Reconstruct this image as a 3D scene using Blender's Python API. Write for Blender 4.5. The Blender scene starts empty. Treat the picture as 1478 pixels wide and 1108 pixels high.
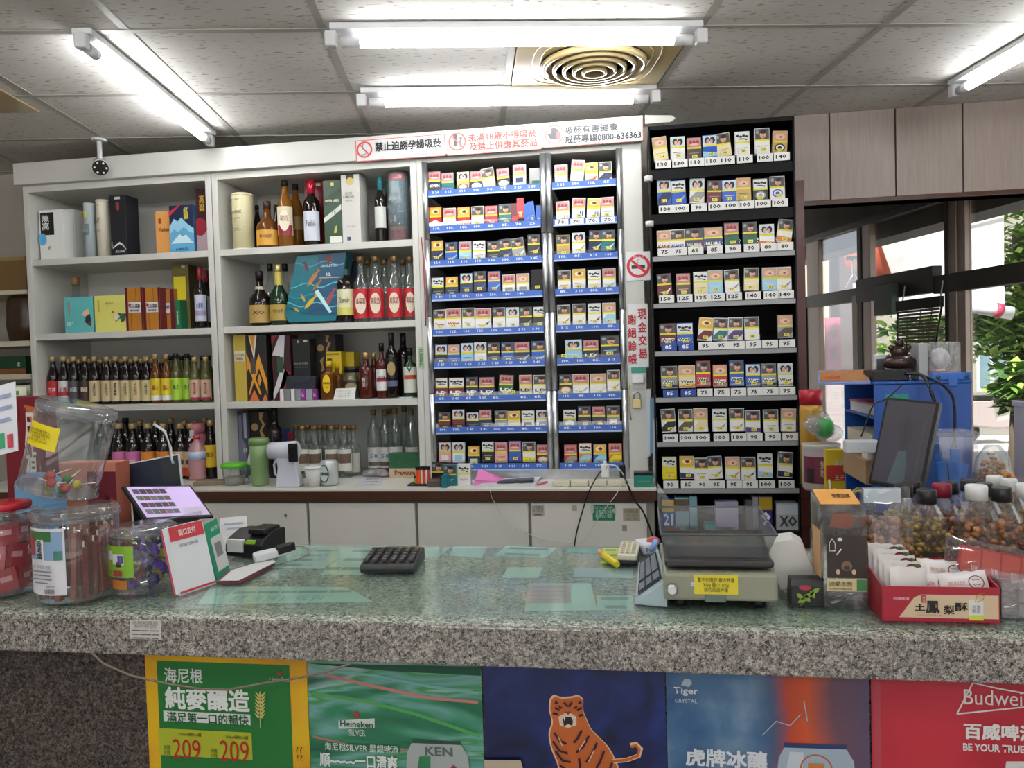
import bpy, math, random
from math import sin, cos, pi, radians as rad
from mathutils import Vector, Matrix
random.seed(7)
SC = bpy.context.scene
COL = SC.collection
# ------------------------------------------------------------------ camera
FPX, YAW, PITCH, ROLL, EYE = 1139.0, 0.158853, 0.033176, 0.029426, 1.5
def cam_rot():
    cy, sy = cos(YAW), sin(YAW); cp, sp = cos(PITCH), sin(PITCH); cr, sr = cos(ROLL), sin(ROLL)
    M = Matrix(((cy, sy, 0), (0, 0, -1), (-sy, cy, 0)))
    P = Matrix(((1, 0, 0), (0, cp, -sp), (0, sp, cp)))
    Q = Matrix(((cr, sr, 0), (-sr, cr, 0), (0, 0, 1)))
    return Q @ P @ M
RM = cam_rot()
cam_data = bpy.data.cameras.new('camera')
cam_data.sensor_width = 36.0
cam_data.lens = FPX / 1478.0 * 36.0
cam_data.clip_start = 0.02
cam = bpy.data.objects.new('camera', cam_data)
COL.objects.link(cam)
r0, r1, r2 = RM[0], RM[1], RM[2]
cam.matrix_world = Matrix(((r0[0], -r1[0], -r2[0], 0), (r0[1], -r1[1], -r2[1], 0), (r0[2], -r1[2], -r2[2], EYE), (0, 0, 0, 1)))
SC.camera = cam
SC.view_settings.view_transform = 'Standard'
SC.view_settings.look = 'None'
SC.view_settings.gamma = 1
SC.view_settings.use_curve_mapping = False
SC.view_settings.exposure = 0.6
SC.cycles.max_bounces = 8
SC.cycles.transparent_max_bounces = 24
SC.cycles.sample_clamp_indirect = 6
SC.cycles.caustics_reflective = False
SC.cycles.caustics_refractive = False
# ------------------------------------------------------------------ sky and sun
wd = bpy.data.worlds.new('daylight'); SC.world = wd; wd.use_nodes = True
wn = wd.node_tree.nodes; wl = wd.node_tree.links; wn.clear()
wo = wn.new('ShaderNodeOutputWorld'); wb = wn.new('ShaderNodeBackground'); ws = wn.new('ShaderNodeTexSky')
ws.sky_type = 'HOSEK_WILKIE'; ws.turbidity = 6.0; ws.sun_direction = (-0.35, -0.5, 0.8)
wb.inputs[1].default_value = 3.8
wh = wn.new('ShaderNodeHueSaturation'); wh.inputs['Saturation'].default_value = 0.3
wl.new(ws.outputs[0], wh.inputs['Color']); wl.new(wh.outputs[0], wb.inputs[0]); wl.new(wb.outputs[0], wo.inputs[0])
sun = bpy.data.lights.new('sun', 'SUN'); sun.energy = 9.0; sun.angle = rad(3); sun.color = (1, .96, .9)
so = bpy.data.objects.new('sun', sun); COL.objects.link(so)
so.rotation_euler = Vector((0.35, 0.5, -0.8)).to_track_quat('-Z', 'Y').to_euler()
TUBE_STRENGTH = 26.0
# ------------------------------------------------------------------ photograph pixel -> place in the room
def ray(x, y):
    return RM.transposed() @ Vector(((x - 739) / FPX, (y - 554) / FPX, 1))
def onY(x, y, Y): d = ray(x, y); return d * (Y / d.y) + Vector((0, 0, EYE))
def onZ(x, y, Z): d = ray(x, y); return d * ((Z - EYE) / d.z) + Vector((0, 0, EYE))
def fX(x, Y, Z):       # world X of a point on depth Y, height Z seen at pixel column x
    k = (x - 739) / FPX
    a = r0[0] - k * r2[0]; b = (r0[1] - k * r2[1]) * Y + (r0[2] - k * r2[2]) * (Z - EYE)
    return -b / a
def fZ(y, X, Y):
    k = (y - 554) / FPX
    a = r1[2] - k * r2[2]; b = (r1[0] - k * r2[0]) * X + (r1[1] - k * r2[1]) * Y
    return EYE - b / a
# ------------------------------------------------------------------ materials
MATS = {}
def mat(name, col=(.8, .8, .8), rough=.5, metal=0, spec=.5, emit=None, es=1, vary=0, vscale=20, bump=0, bscale=60, trans=0, ior=1.45, sheen=0):
    if name in MATS: return MATS[name]
    m = bpy.data.materials.new(name); m.use_nodes = True; nt = m.node_tree; b = nt.nodes['Principled BSDF']
    c = (*col, 1)
    b.inputs['Base Color'].default_value = c; b.inputs['Roughness'].default_value = rough; b.inputs['Metallic'].default_value = metal
    b.inputs['Specular IOR Level'].default_value = spec; b.inputs['IOR'].default_value = ior
    b.inputs['Transmission Weight'].default_value = trans
    if emit: b.inputs['Emission Color'].default_value = (*emit, 1); b.inputs['Emission Strength'].default_value = es
    if vary or bump:
        tc = nt.nodes.new('ShaderNodeTexCoord'); n = nt.nodes.new('ShaderNodeTexNoise'); n.inputs['Scale'].default_value = vscale; n.inputs['Detail'].default_value = 5
        nt.links.new(tc.outputs['Object'], n.inputs['Vector'])
        if vary:
            mx = nt.nodes.new('ShaderNodeMix'); mx.data_type = 'RGBA'
            mx.inputs['A'].default_value = (*[max(0, v * (1 - vary)) for v in col], 1); mx.inputs['B'].default_value = (*[min(1, v * (1 + vary)) for v in col], 1)
            nt.links.new(n.outputs['Fac'], mx.inputs['Factor']); nt.links.new(mx.outputs['Result'], b.inputs['Base Color'])
        if bump:
            n2 = nt.nodes.new('ShaderNodeTexNoise'); n2.inputs['Scale'].default_value = bscale; n2.inputs['Detail'].default_value = 3
            nt.links.new(tc.outputs['Object'], n2.inputs['Vector'])
            bp = nt.nodes.new('ShaderNodeBump'); bp.inputs['Strength'].default_value = bump; bp.inputs['Distance'].default_value = .01
            nt.links.new(n2.outputs['Fac'], bp.inputs['Height']); nt.links.new(bp.outputs['Normal'], b.inputs['Normal'])
    MATS[name] = m
    return m
def clear(name, tint=(1, 1, 1), gloss=.75, base=.06, rough=.04, haze=0, hcol=(.85, .87, .9)):
    """thin clear plastic or pane: see-through with a facing-dependent gloss"""
    if name in MATS: return MATS[name]
    m = bpy.data.materials.new(name); m.use_nodes = True; nt = m.node_tree; nt.nodes.clear()
    o = nt.nodes.new('ShaderNodeOutputMaterial'); t = nt.nodes.new('ShaderNodeBsdfTransparent'); g = nt.nodes.new('ShaderNodeBsdfGlossy')
    t.inputs[0].default_value = (*tint, 1); g.inputs['Roughness'].default_value = rough
    lw = nt.nodes.new('ShaderNodeLayerWeight'); lw.inputs['Blend'].default_value = .25
    mr = nt.nodes.new('ShaderNodeMapRange'); mr.inputs['To Min'].default_value = base; mr.inputs['To Max'].default_value = gloss
    nt.links.new(lw.outputs['Facing'], mr.inputs['Value'])
    x = nt.nodes.new('ShaderNodeMixShader'); nt.links.new(mr.outputs[0], x.inputs[0]); nt.links.new(t.outputs[0], x.inputs[1]); nt.links.new(g.outputs[0], x.inputs[2])
    last = x
    if haze > .1:
        tc = nt.nodes.new('ShaderNodeTexCoord'); nz = nt.nodes.new('ShaderNodeTexNoise'); nz.inputs['Scale'].default_value = 28; nz.inputs['Detail'].default_value = 3; nz.inputs['Distortion'].default_value = 1.2
        bp = nt.nodes.new('ShaderNodeBump'); bp.inputs['Strength'].default_value = .8; bp.inputs['Distance'].default_value = .02
        nt.links.new(tc.outputs['Object'], nz.inputs['Vector']); nt.links.new(nz.outputs['Fac'], bp.inputs['Height']); nt.links.new(bp.outputs['Normal'], g.inputs['Normal']); nt.links.new(bp.outputs['Normal'], lw.inputs['Normal'])
    if haze:
        d = nt.nodes.new('ShaderNodeBsdfDiffuse'); d.inputs[0].default_value = (*hcol, 1)
        y = nt.nodes.new('ShaderNodeMixShader'); y.inputs[0].default_value = haze
        nt.links.new(x.outputs[0], y.inputs[1]); nt.links.new(d.outputs[0], y.inputs[2]); last = y
    nt.links.new(last.outputs[0], o.inputs[0]); MATS[name] = m
    return m
def cloth(name, hexc, tr=.5):
    if name in MATS: return MATS[name]
    m = bpy.data.materials.new(name); m.use_nodes = True; nt = m.node_tree; nt.nodes.clear(); o = nt.nodes.new('ShaderNodeOutputMaterial'); d = nt.nodes.new('ShaderNodeBsdfDiffuse'); t = nt.nodes.new('ShaderNodeBsdfTranslucent'); x = nt.nodes.new('ShaderNodeMixShader'); x.inputs[0].default_value = tr
    c = srgb(hexc); d.inputs[0].default_value = (*c, 1); t.inputs[0].default_value = (*c, 1)
    tc = nt.nodes.new('ShaderNodeTexCoord'); n = nt.nodes.new('ShaderNodeTexNoise'); n.inputs['Scale'].default_value = 3; bp = nt.nodes.new('ShaderNodeBump'); bp.inputs['Strength'].default_value = .6; bp.inputs['Distance'].default_value = .1
    nt.links.new(tc.outputs['Object'], n.inputs['Vector']); nt.links.new(n.outputs['Fac'], bp.inputs['Height']); nt.links.new(bp.outputs[0], d.inputs['Normal'])
    nt.links.new(d.outputs[0], x.inputs[1]); nt.links.new(t.outputs[0], x.inputs[2]); nt.links.new(x.outputs[0], o.inputs[0]); MATS[name] = m; return m
def nodes_mat(name, rough=.5):
    m = bpy.data.materials.new(name); m.use_nodes = True; nt = m.node_tree; b = nt.nodes['Principled BSDF']; b.inputs['Roughness'].default_value = rough
    tc = nt.nodes.new('ShaderNodeTexCoord'); MATS[name] = m
    return m, nt, b, tc
def ramp(nt, stops, interp='LINEAR'):
    r = nt.nodes.new('ShaderNodeValToRGB'); r.color_ramp.interpolation = interp; e = r.color_ramp.elements
    e[0].position, e[0].color = stops[0][0], (*stops[0][1], 1); e[1].position, e[1].color = stops[-1][0], (*stops[-1][1], 1)
    for p, c in stops[1:-1]:
        q = e.new(p); q.color = (*c, 1)
    return r
def srgb(h):
    h = h.lstrip('#'); out = []
    for i in (0, 2, 4):
        v = int(h[i:i + 2], 16) / 255; out.append(v / 12.92 if v <= .04045 else ((v + .055) / 1.055) ** 2.4)
    return tuple(out)
def C(h, rough=.45, **k):      # plain painted / printed colour by hex
    return mat('print_' + h + ('' if rough == .45 else '_%d' % (rough * 100)), srgb(h), rough, **k)
def granite(name, dark, scale):
    m, nt, b, tc = nodes_mat(name, .18)
    mp = nt.nodes.new('ShaderNodeMapping'); mp.inputs['Rotation'].default_value = (.5, .4, .3); nt.links.new(tc.outputs['Object'], mp.inputs[0])
    n0 = nt.nodes.new('ShaderNodeTexNoise'); n0.inputs['Scale'].default_value = scale * 1.4; n0.inputs['Detail'].default_value = 2
    nt.links.new(mp.outputs[0], n0.inputs['Vector'])
    ml = nt.nodes.new('ShaderNodeMix'); ml.data_type = 'RGBA'; ml.inputs['Factor'].default_value = .012
    nt.links.new(mp.outputs[0], ml.inputs['A']); nt.links.new(n0.outputs['Color'], ml.inputs['B'])
    v = nt.nodes.new('ShaderNodeTexVoronoi'); v.inputs['Scale'].default_value = scale * 1.5; nt.links.new(ml.outputs['Result'], v.inputs['Vector'])
    v2 = nt.nodes.new('ShaderNodeTexVoronoi'); v2.inputs['Scale'].default_value = scale * .7; nt.links.new(ml.outputs['Result'], v2.inputs['Vector'])
    n3 = nt.nodes.new('ShaderNodeTexNoise'); n3.inputs['Scale'].default_value = 9; n3.inputs['Detail'].default_value = 4; nt.links.new(tc.outputs['Object'], n3.inputs['Vector'])
    sp = nt.nodes.new('ShaderNodeSeparateColor'); nt.links.new(v.outputs['Color'], sp.inputs[0])
    sp2 = nt.nodes.new('ShaderNodeSeparateColor'); nt.links.new(v2.outputs['Color'], sp2.inputs[0])
    av = nt.nodes.new('ShaderNodeMath'); av.operation = 'MULTIPLY_ADD'; nt.links.new(sp2.outputs[0], av.inputs[0]); av.inputs[1].default_value = .35
    h = nt.nodes.new('ShaderNodeMath'); h.operation = 'MULTIPLY'; h.inputs[1].default_value = .65; nt.links.new(sp.outputs[0], h.inputs[0]); nt.links.new(h.outputs[0], av.inputs[2])
    r = ramp(nt, [(.12, (.03, .028, .028)), (.3, (.13, .12, .115)), (.5, (.3, .28, .265)), (.68, (.42, .4, .38)), (.85, (.66, .63, .6))])
    nt.links.new(av.outputs[0], r.inputs[0])
    m2 = nt.nodes.new('ShaderNodeMix'); m2.data_type = 'RGBA'; m2.blend_type = 'MULTIPLY'; m2.inputs['Factor'].default_value = 1
    r3 = ramp(nt, [(.3, tuple(d * .8 for d in dark)), (.7, dark)]); nt.links.new(n3.outputs['Fac'], r3.inputs[0])
    nt.links.new(r.outputs[0], m2.inputs['A']); nt.links.new(r3.outputs[0], m2.inputs['B'])
    nt.links.new(m2.outputs['Result'], b.inputs['Base Color'])
    return m
# ------------------------------------------------------------------ mesh building
class MB:
    def __init__(s): s.v = []; s.f = []; s.mi = []; s.sm = []; s.mats = []
    def m(s, mt):
        if mt not in s.mats: s.mats.append(mt)
        return s.mats.index(mt)
    def face(s, idx, mt, smooth=False): s.f.append(tuple(idx)); s.mi.append(s.m(mt)); s.sm.append(smooth)
    def box(s, x0, x1, y0, y1, z0, z1, mt, M=None, mats=None):
        n = len(s.v); P = [(x0, y0, z0), (x1, y0, z0), (x1, y1, z0), (x0, y1, z0), (x0, y0, z1), (x1, y0, z1), (x1, y1, z1), (x0, y1, z1)]
        s.v += [tuple(M @ Vector(p)) if M else p for p in P]
        for k, q in enumerate(((0, 1, 5, 4), (1, 2, 6, 5), (2, 3, 7, 6), (3, 0, 4, 7), (4, 5, 6, 7), (3, 2, 1, 0))):
            s.face([n + i for i in q], (mats or {}).get(k, mt))      # 0 front,1 right,2 back,3 left,4 top,5 bottom
        return s
    def prism(s, pts, a, b, mt, axis='y', M=None, smooth=False):     # pts (u,v) polygon; extruded from a to b
        n = len(s.v); k = len(pts)
        def mk(u, v, w):
            p = {'y': (u, w, v), 'z': (u, v, w), 'x': (w, u, v)}[axis]
            return tuple(M @ Vector(p)) if M else p
        s.v += [mk(u, v, a) for u, v in pts] + [mk(u, v, b) for u, v in pts]
        s.face([n + i for i in range(k)], mt); s.face([n + k + i for i in reversed(range(k))], mt)
        for i in range(k):
            j = (i + 1) % k; s.face((n + i, n + k + i, n + k + j, n + j), mt, smooth)
        return s
    def lathe(s, prof, seg, mt, M=None, smooth=True, a0=0, a1=2 * pi, bands=None, sy=1):
        full = abs(a1 - a0 - 2 * pi) < 1e-6; n = len(s.v); cnt = seg if full else seg + 1
        for r, z in prof:
            for i in range(cnt):
                a = a0 + (a1 - a0) * i / seg; p = (r * cos(a), r * sin(a) * sy, z); s.v.append(tuple(M @ Vector(p)) if M else p)
        for j in range(len(prof) - 1):
            mm = bands[j] if bands else mt
            for i in range(seg):
                i2 = (i + 1) % cnt; a, b, c, d = n + j * cnt + i, n + j * cnt + i2, n + (j + 1) * cnt + i2, n + (j + 1) * cnt + i
                s.face((a, b, c, d), mm, smooth)
        if full:
            if prof[0][0] > 1e-5: s.face([n + i for i in reversed(range(cnt))], mt)
            if prof[-1][0] > 1e-5: s.face([n + (len(prof) - 1) * cnt + i for i in range(cnt)], mt)
        return s
    def tube(s, pts, r, mt, seg=6):
        pts = [Vector(p) for p in pts]; n = len(s.v)
        for i, p in enumerate(pts):
            t = (pts[min(i + 1, len(pts) - 1)] - pts[max(i - 1, 0)]).normalized(); up = Vector((0, 0, 1)) if abs(t.z) < .9 else Vector((0, 1, 0))
            a = t.cross(up).normalized(); b = t.cross(a)
            rr = r[i] if isinstance(r, (list, tuple)) else r
            for k in range(seg): s.v.append(tuple(p + a * rr * cos(2 * pi * k / seg) + b * rr * sin(2 * pi * k / seg)))
        for i in range(len(pts) - 1):
            for k in range(seg):
                k2 = (k + 1) % seg; s.face((n + i * seg + k, n + i * seg + k2, n + (i + 1) * seg + k2, n + (i + 1) * seg + k), mt, True)
        s.face([n + k for k in reversed(range(seg))], mt); s.face([n + (len(pts) - 1) * seg + k for k in range(seg)], mt)
        return s
    def ball(s, c, r, mt, seg=10, rings=6, M=None):
        if not isinstance(r, (tuple, list)): r = (r, r, r)
        n = len(s.v); T = M or Matrix()
        s.v.append(tuple(Vector(c) + T @ Vector((0, 0, -r[2]))))
        for j in range(1, rings):
            ph = -pi / 2 + pi * j / rings
            for i in range(seg):
                a = 2 * pi * i / seg; s.v.append(tuple(Vector(c) + T @ Vector((r[0] * cos(ph) * cos(a), r[1] * cos(ph) * sin(a), r[2] * sin(ph)))))
        s.v.append(tuple(Vector(c) + T @ Vector((0, 0, r[2])))); top = len(s.v) - 1
        for i in range(seg): s.face((n, n + 1 + (i + 1) % seg, n + 1 + i), mt, True)
        for j in range(rings - 2):
            for i in range(seg):
                a = n + 1 + j * seg; s.face((a + i, a + (i + 1) % seg, a + seg + (i + 1) % seg, a + seg + i), mt, True)
        a = n + 1 + (rings - 2) * seg
        for i in range(seg): s.face((a + i, a + (i + 1) % seg, top), mt, True)
        return s
    def quad(s, p, mt):
        n = len(s.v); s.v += [tuple(q) for q in p]; s.face(range(n, n + len(p)), mt); return s
    def mesh(s, name):
        me = bpy.data.meshes.new(name); me.from_pydata(s.v, [], s.f)
        for q in s.mats: me.materials.append(q)
        me.polygons.foreach_set('material_index', s.mi); me.polygons.foreach_set('use_smooth', s.sm); me.update()
        return me
    def build(s, name, parent=None, bevel=0, loc=None, rot=None):
        o = bpy.data.objects.new(name, s.mesh(name)); COL.objects.link(o)
        if parent: o.parent = parent
        if loc: o.location = loc
        if rot: o.rotation_euler = rot
        if bevel:
            md = o.modifiers.new('bevel', 'BEVEL'); md.width = bevel; md.segments = 2; md.limit_method = 'ANGLE'; md.angle_limit = rad(40)
        return o
def tag(o, label, cat, group=None, kind=None):
    if label: o['label'] = label
    if cat: o['category'] = cat
    if group: o['group'] = group
    if kind: o['kind'] = kind
    return o
def thing(name, label, cat, loc=(0, 0, 0), rz=0, group=None, rot=None):
    o = bpy.data.objects.new(name, None); COL.objects.link(o); o.location = loc; o.rotation_euler = rot or (0, 0, rz); o.empty_display_size = .05
    return tag(o, label, cat, group)
def struct(name, mb, bevel=0, parent=None):
    o = mb.build(name, parent, bevel)
    if not parent: o['kind'] = 'structure'
    return o
def inst(name, mesh, parent, loc=(0, 0, 0), rot=None, scale=None):
    o = bpy.data.objects.new(name, mesh); COL.objects.link(o); o.parent = parent; o.location = loc
    if rot: o.rotation_euler = rot
    if scale: o.scale = scale
    return o
TXT = {}
def text_mesh(body, bold, res, mt):
    key = (body, bold, res, mt.name)
    if key not in TXT:
        c = bpy.data.curves.new('lettering', 'FONT'); c.body = body; c.size = 1; c.resolution_u = res; c.align_x = 'CENTER'; c.align_y = 'CENTER'; cjk = any(ord(q) > 0x2000 for q in body); c.offset = 0 if cjk else bold
        c.space_line = .95
        o = bpy.data.objects.new('tmp', c); me = bpy.data.meshes.new_from_object(o)
        bpy.data.objects.remove(o); bpy.data.curves.remove(c)
        if cjk and bold > .005 and len(me.polygons):       # heavier strokes: the same glyphs laid four times, slightly apart
            b_ = bold * .8; vs = [v.co.copy() for v in me.vertices]; fs = [tuple(p.vertices) for p in me.polygons]; V, F = [], []
            for dx, dy in ((-b_, -b_), (b_, -b_), (b_, b_), (-b_, b_)):
                n = len(V); V += [(v.x + dx, v.y + dy, (n // max(1, len(vs))) * .00012) for v in vs]; F += [tuple(i + n for i in f) for f in fs]
            bpy.data.meshes.remove(me); me = bpy.data.meshes.new('lettering'); me.from_pydata(V, [], F)
        me.materials.clear(); me.materials.append(mt)
        xs = [v.co.x for v in me.vertices] or [0]; ys = [v.co.y for v in me.vertices] or [0]
        cx, cy = (max(xs) + min(xs)) / 2, (max(ys) + min(ys)) / 2
        for v in me.vertices: v.co.x -= cx; v.co.y -= cy
        TXT[key] = (me, max(xs) - min(xs), max(ys) - min(ys))
    return TXT[key]
def txt(parent, body, cx, cy, cz, w, h, mt, bold=.02, res=1, rot=(pi / 2, 0, 0), name='lettering'):
    """lettering fitted into a w x h rectangle; default faces local -y"""
    me, tw, th = text_mesh(body, bold, res, mt)
    if tw < 1e-6: return None
    return inst(name, me, parent, (cx, cy, cz), rot, (w / tw, h / th, 1))
# ================================================================== SETTING
YC, YB, ZC, ZW = 3.35, 3.75, 2.55, 0.975      # shelving front, back wall, ceiling height, worktop height
m_ceil, nt, b, tc = nodes_mat('ceiling_tile', .9)
mp = nt.nodes.new('ShaderNodeMapping'); mp.inputs['Scale'].default_value = (14, 60, 1); nt.links.new(tc.outputs['Object'], mp.inputs[0])
n = nt.nodes.new('ShaderNodeTexNoise'); n.inputs['Scale'].default_value = 1.6; n.inputs['Detail'].default_value = 1.5; nt.links.new(mp.outputs[0], n.inputs['Vector'])
rr_ = ramp(nt, [(.0, (.60, .575, .545)), (.635, (.60, .575, .545)), (.66, (.3, .27, .24)), (1, (.25, .23, .2))]); nt.links.new(n.outputs['Fac'], rr_.inputs[0])
n2 = nt.nodes.new('ShaderNodeTexNoise'); n2.inputs['Scale'].default_value = 2.2; n2.inputs['Detail'].default_value = 4; nt.links.new(tc.outputs['Object'], n2.inputs['Vector'])
r2_ = ramp(nt, [(.3, (.86, .85, .83)), (.7, (1, 1, 1))]); nt.links.new(n2.outputs['Fac'], r2_.inputs[0])
mx = nt.nodes.new('ShaderNodeMix'); mx.data_type = 'RGBA'; mx.blend_type = 'MULTIPLY'; mx.inputs['Factor'].default_value = 1
nt.links.new(rr_.outputs[0], mx.inputs['A']); nt.links.new(r2_.outputs[0], mx.inputs['B']); nt.links.new(mx.outputs['Result'], b.inputs['Base Color'])
M_grid = mat('grid_metal', srgb('9b9890'), .5, vary=.15, vscale=6)
M_white = mat('painted_white', srgb('c3c2bc'), .4, vary=.07, vscale=5)
M_wall = mat('wall_paint', srgb('a9a399'), .8, vary=.1, vscale=3)
M_black = mat('black_plastic', (.009, .009, .010), .35, spec=.35)
M_chrome = mat('brushed_metal', (.55, .56, .58), .3, .9, vary=.2, vscale=30)
M_alu = mat('window_alu_sunlit', srgb('b3a195'), .4, .35, vary=.1, vscale=9)  # colour lightened to carry the pinkish sunlight on the frames
M_aludark = mat('window_alu_dark', srgb('3a3631'), .5, .2, vary=.15, vscale=9)
M_glass = clear('window_glass', (.97, .99, .985), base=.03, rough=.01)
M_plast = clear('clear_plastic', (.95, .96, .97), base=.05, rough=.05, haze=.035)
M_film = clear('plastic_film', (.93, .94, .95), base=.08, rough=.12, haze=.105)
M_lit = mat('tube_light', (1, 1, 1), emit=(.97, .99, 1), es=TUBE_STRENGTH)
M_cap = mat('lamp_white', srgb('cfd0d2'), .4)

# ceiling: metal grid and separate mineral tiles, turned 12 degrees to the shelves
GA = .2095; RC = Matrix.Rotation(GA, 4, 'Z')
U0, DU, V0, DV = .170, .603, 2.546, .582
ceil = MB(); ceil.prism([(-4.3, -3.5), (3.85, -3.5), (1.17, 6.9), (-4.3, 6.9)], ZC + .12, ZC + .2, M_wall, 'z'); ceil_o = struct('ceiling', ceil)
tile = MB(); tile.box(-DU / 2 + .012, DU / 2 - .012, -DV / 2 + .012, DV / 2 - .012, 0, .015, m_ceil); tile_me = tile.mesh('ceiling_tile')
VENT = (1, 0)
def inside(x, y): return -4.0 < x and -3.2 < y < YB + .55 and (x - 1.3) * .9683 + (y - 6.336) * .2497 < -.3
cells = []
for i in range(-9, 10):
    for j in range(-12, 6):
        u, v = U0 + (i + .5) * DU, V0 + (j + .5) * DV; p = RC @ Vector((u, v, 0))
        if inside(p.x, p.y): cells.append((i, j, p))
for i, j, p in cells:
    if (i, j) == (0, 0): continue
    o = inst('ceiling_tile', tile_me, ceil_o, (p.x, p.y, ZC), (0, 0, GA + (pi / 2 if random.random() < .2 and abs(DU - DV) < 0 else 0)))
g = MB()
def roomy(u, v):
    p = RC @ Vector((u, v, 0)); return -4.15 < p.x and p.y < YB + .5 and p.y > -3.35 and (p.x - 1.3) * .9683 + (p.y - 6.336) * .2497 < -.12
for i in range(-9, 11):
    ok = [-4.6 + .05 * k for k in range(185) if roomy(U0 + i * DU, -4.6 + .05 * k)]
    if ok: g.box(U0 + i * DU - .0125, U0 + i * DU + .0125, ok[0], ok[-1], ZC - .002, ZC + .03, M_grid, RC)
o = g.build('ceiling_runner', ceil_o); o['kind'] = 'stuff'
g = MB()
for j in range(-12, 6):
    ok = [-5 + .05 * k for k in range(210) if roomy(-5 + .05 * k, V0 + j * DV)]
    if ok: g.box(ok[0], ok[-1], V0 + j * DV - .0125, V0 + j * DV + .0125, ZC - .003, ZC + .03, M_grid, RC)
o = g.build('ceiling_crossbar', ceil_o); o['kind'] = 'stuff'

# floor
m_floor, nt, b, tc = nodes_mat('terrazzo_floor', .35)
n = nt.nodes.new('ShaderNodeTexNoise'); n.inputs['Scale'].default_value = 60; nt.links.new(tc.outputs['Object'], n.inputs['Vector'])
q = ramp(nt, [(.35, (.2, .19, .18)), (.65, (.42, .4, .38))]); nt.links.new(n.outputs['Fac'], q.inputs[0]); nt.links.new(q.outputs[0], b.inputs['Base Color'])
struct('floor', MB().box(-4.2, 5.2, -3.4, 6.9, -.1, 0, m_floor))
# walls
struct('wall_back', MB().box(-4.1, .68, YB, YB + .12, 0, ZC + .12, M_wall))
struct('wall_left', MB().box(-4.2, -4.1, -3.4, YB, 0, ZC + .12, M_wall))
struct('wall_behind', MB().box(-4.2, 5.2, -3.4, -3.3, 2.35, ZC + .12, M_wall).box(-4.2, -3.4, -3.4, -3.3, 0, 2.35, M_wall).box(4.2, 5.2, -3.4, -3.3, 0, 2.35, M_wall).box(-3.4, 4.2, -3.4, -3.3, 0, .25, M_wall))  # unseen wall, given a wide opening so daylight fills in from behind
ZBH = fZ(297, .75, YB); M_tile = mat('red_tile', srgb('5c2f29'), .25, vary=.2, vscale=7)
M_conc = mat('old_concrete', srgb('4f4a43'), .9, vary=.35, vscale=5, bump=.3)
pil = struct('wall_passage', MB().box(.66, .70, YB + .12, 6.45, 0, ZC + .12, M_conc))
struct('trim_1', MB().box(.62, .75, YB - .03, YB + .02, 0, ZBH - .002, M_tile))
tl = MB().box(-.028, .028, -.006, 0, -.063, .063, M_tile).mesh('wall_tile')
t1 = bpy.data.objects['trim_1']
for k in range(14): inst('wall_tile', tl, t1, (.722, YB - .03, .5 + k * .13))
# bulkhead of panels over the passage
m_panel, nt, b, tc = nodes_mat('panel_laminate', .45)
mp = nt.nodes.new('ShaderNodeMapping'); mp.inputs['Scale'].default_value = (60, 60, 3); n = nt.nodes.new('ShaderNodeTexNoise'); n.inputs['Scale'].default_value = 2
nt.links.new(tc.outputs['Object'], mp.inputs[0]); nt.links.new(mp.outputs[0], n.inputs['Vector'])
q = ramp(nt, [(.3, srgb('8c7e77')), (.7, srgb('988a82'))]); nt.links.new(n.outputs['Fac'], q.inputs[0]); nt.links.new(q.outputs[0], b.inputs['Base Color'])
M_brown = mat('brown_edge', srgb('4a2c1f'), .4, vary=.2, vscale=12)
bh = struct('wall_bulkhead', MB().box(.3, 1.94, YB + .006, YB + .1, ZBH, ZC + .12, M_black))
seams = [.28, fX(1197.4, YB, 2.35), fX(1292, YB, 2.35), fX(1389, YB, 2.35)]; dp = seams[2] - seams[1]
seams += [seams[3] + dp * k for k in range(1, 3)]
for k in range(len(seams) - 1):
    o = MB().box(seams[k] + .003, seams[k + 1] - .003, YB - .008, YB + .006, ZBH + .018, ZC - .001, m_panel).build('wall_panel', bh, .002)
MB().box(.28, 1.94, YB - .012, YB + .1, ZBH, ZBH + .016, M_brown).build('edge_strip', bh)
struct('ceiling_passage', MB().prism([(.7, YB + .1), (1.96, YB + .1), (1.15, 6.9), (.7, 6.9)], ZC - .03, ZC + .1, M_conc, 'z'))
pp = MB(); pp.tube([(.75, 4.3, 2.42), (1.5, 4.3, 2.42), (2.2, 4.4, 2.44)], .035, M_conc, 8); pp.tube([(.8, 4.6, 2.3), (1.1, 4.5, 2.36), (1.3, 4.45, 2.4)], .05, M_conc, 8)
tag(pp.build('ceiling_pipe'), 'grimy pipes under the dark concrete ceiling behind the panelled bulkhead', 'pipe')

# ------------------------------------------------------------------ slanted window wall on the right
WO = Vector((1.3, 6.336, 0)); WDv = Vector((.2497, -.9683, 0)); WN = Vector((.9683, .2497, 0))   # origin, along, outwards
WM = Matrix(((WDv.x, WN.x, 0, WO.x), (WDv.y, WN.y, 0, WO.y), (0, 0, 1, 0), (0, 0, 0, 1)))
def wp(x, y):          # pixel on the window plane -> (s, z)
    d = ray(x, y); C0 = Vector((0, 0, EYE)); t = (WO - C0).dot(WN) / d.dot(WN); p = C0 + d * t; return (p - WO).dot(WDv), p.z
ZT = 1.9
def wbox(mb, s0, s1, n0, n1, z0, z1, m): mb.box(s0, s1, n0, n1, z0, z1, m, WM)
def sx(x, y=450): return wp(x, y)[0]
sL, sA0, sA1, sA2 = sx(1160), sx(1244), sx(1250), sx(1262)
sB0, sB1, sB2, sB3 = sx(1372), sx(1377), sx(1388), sx(1400)
SEND = 9.4
zt_top = wp(1172, 341)[1]
win = MB()
wbox(win, -.6, SEND, -.05, .06, zt_top, ZC + .1, M_conc)
win_head = struct('wall_right', win)
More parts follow.
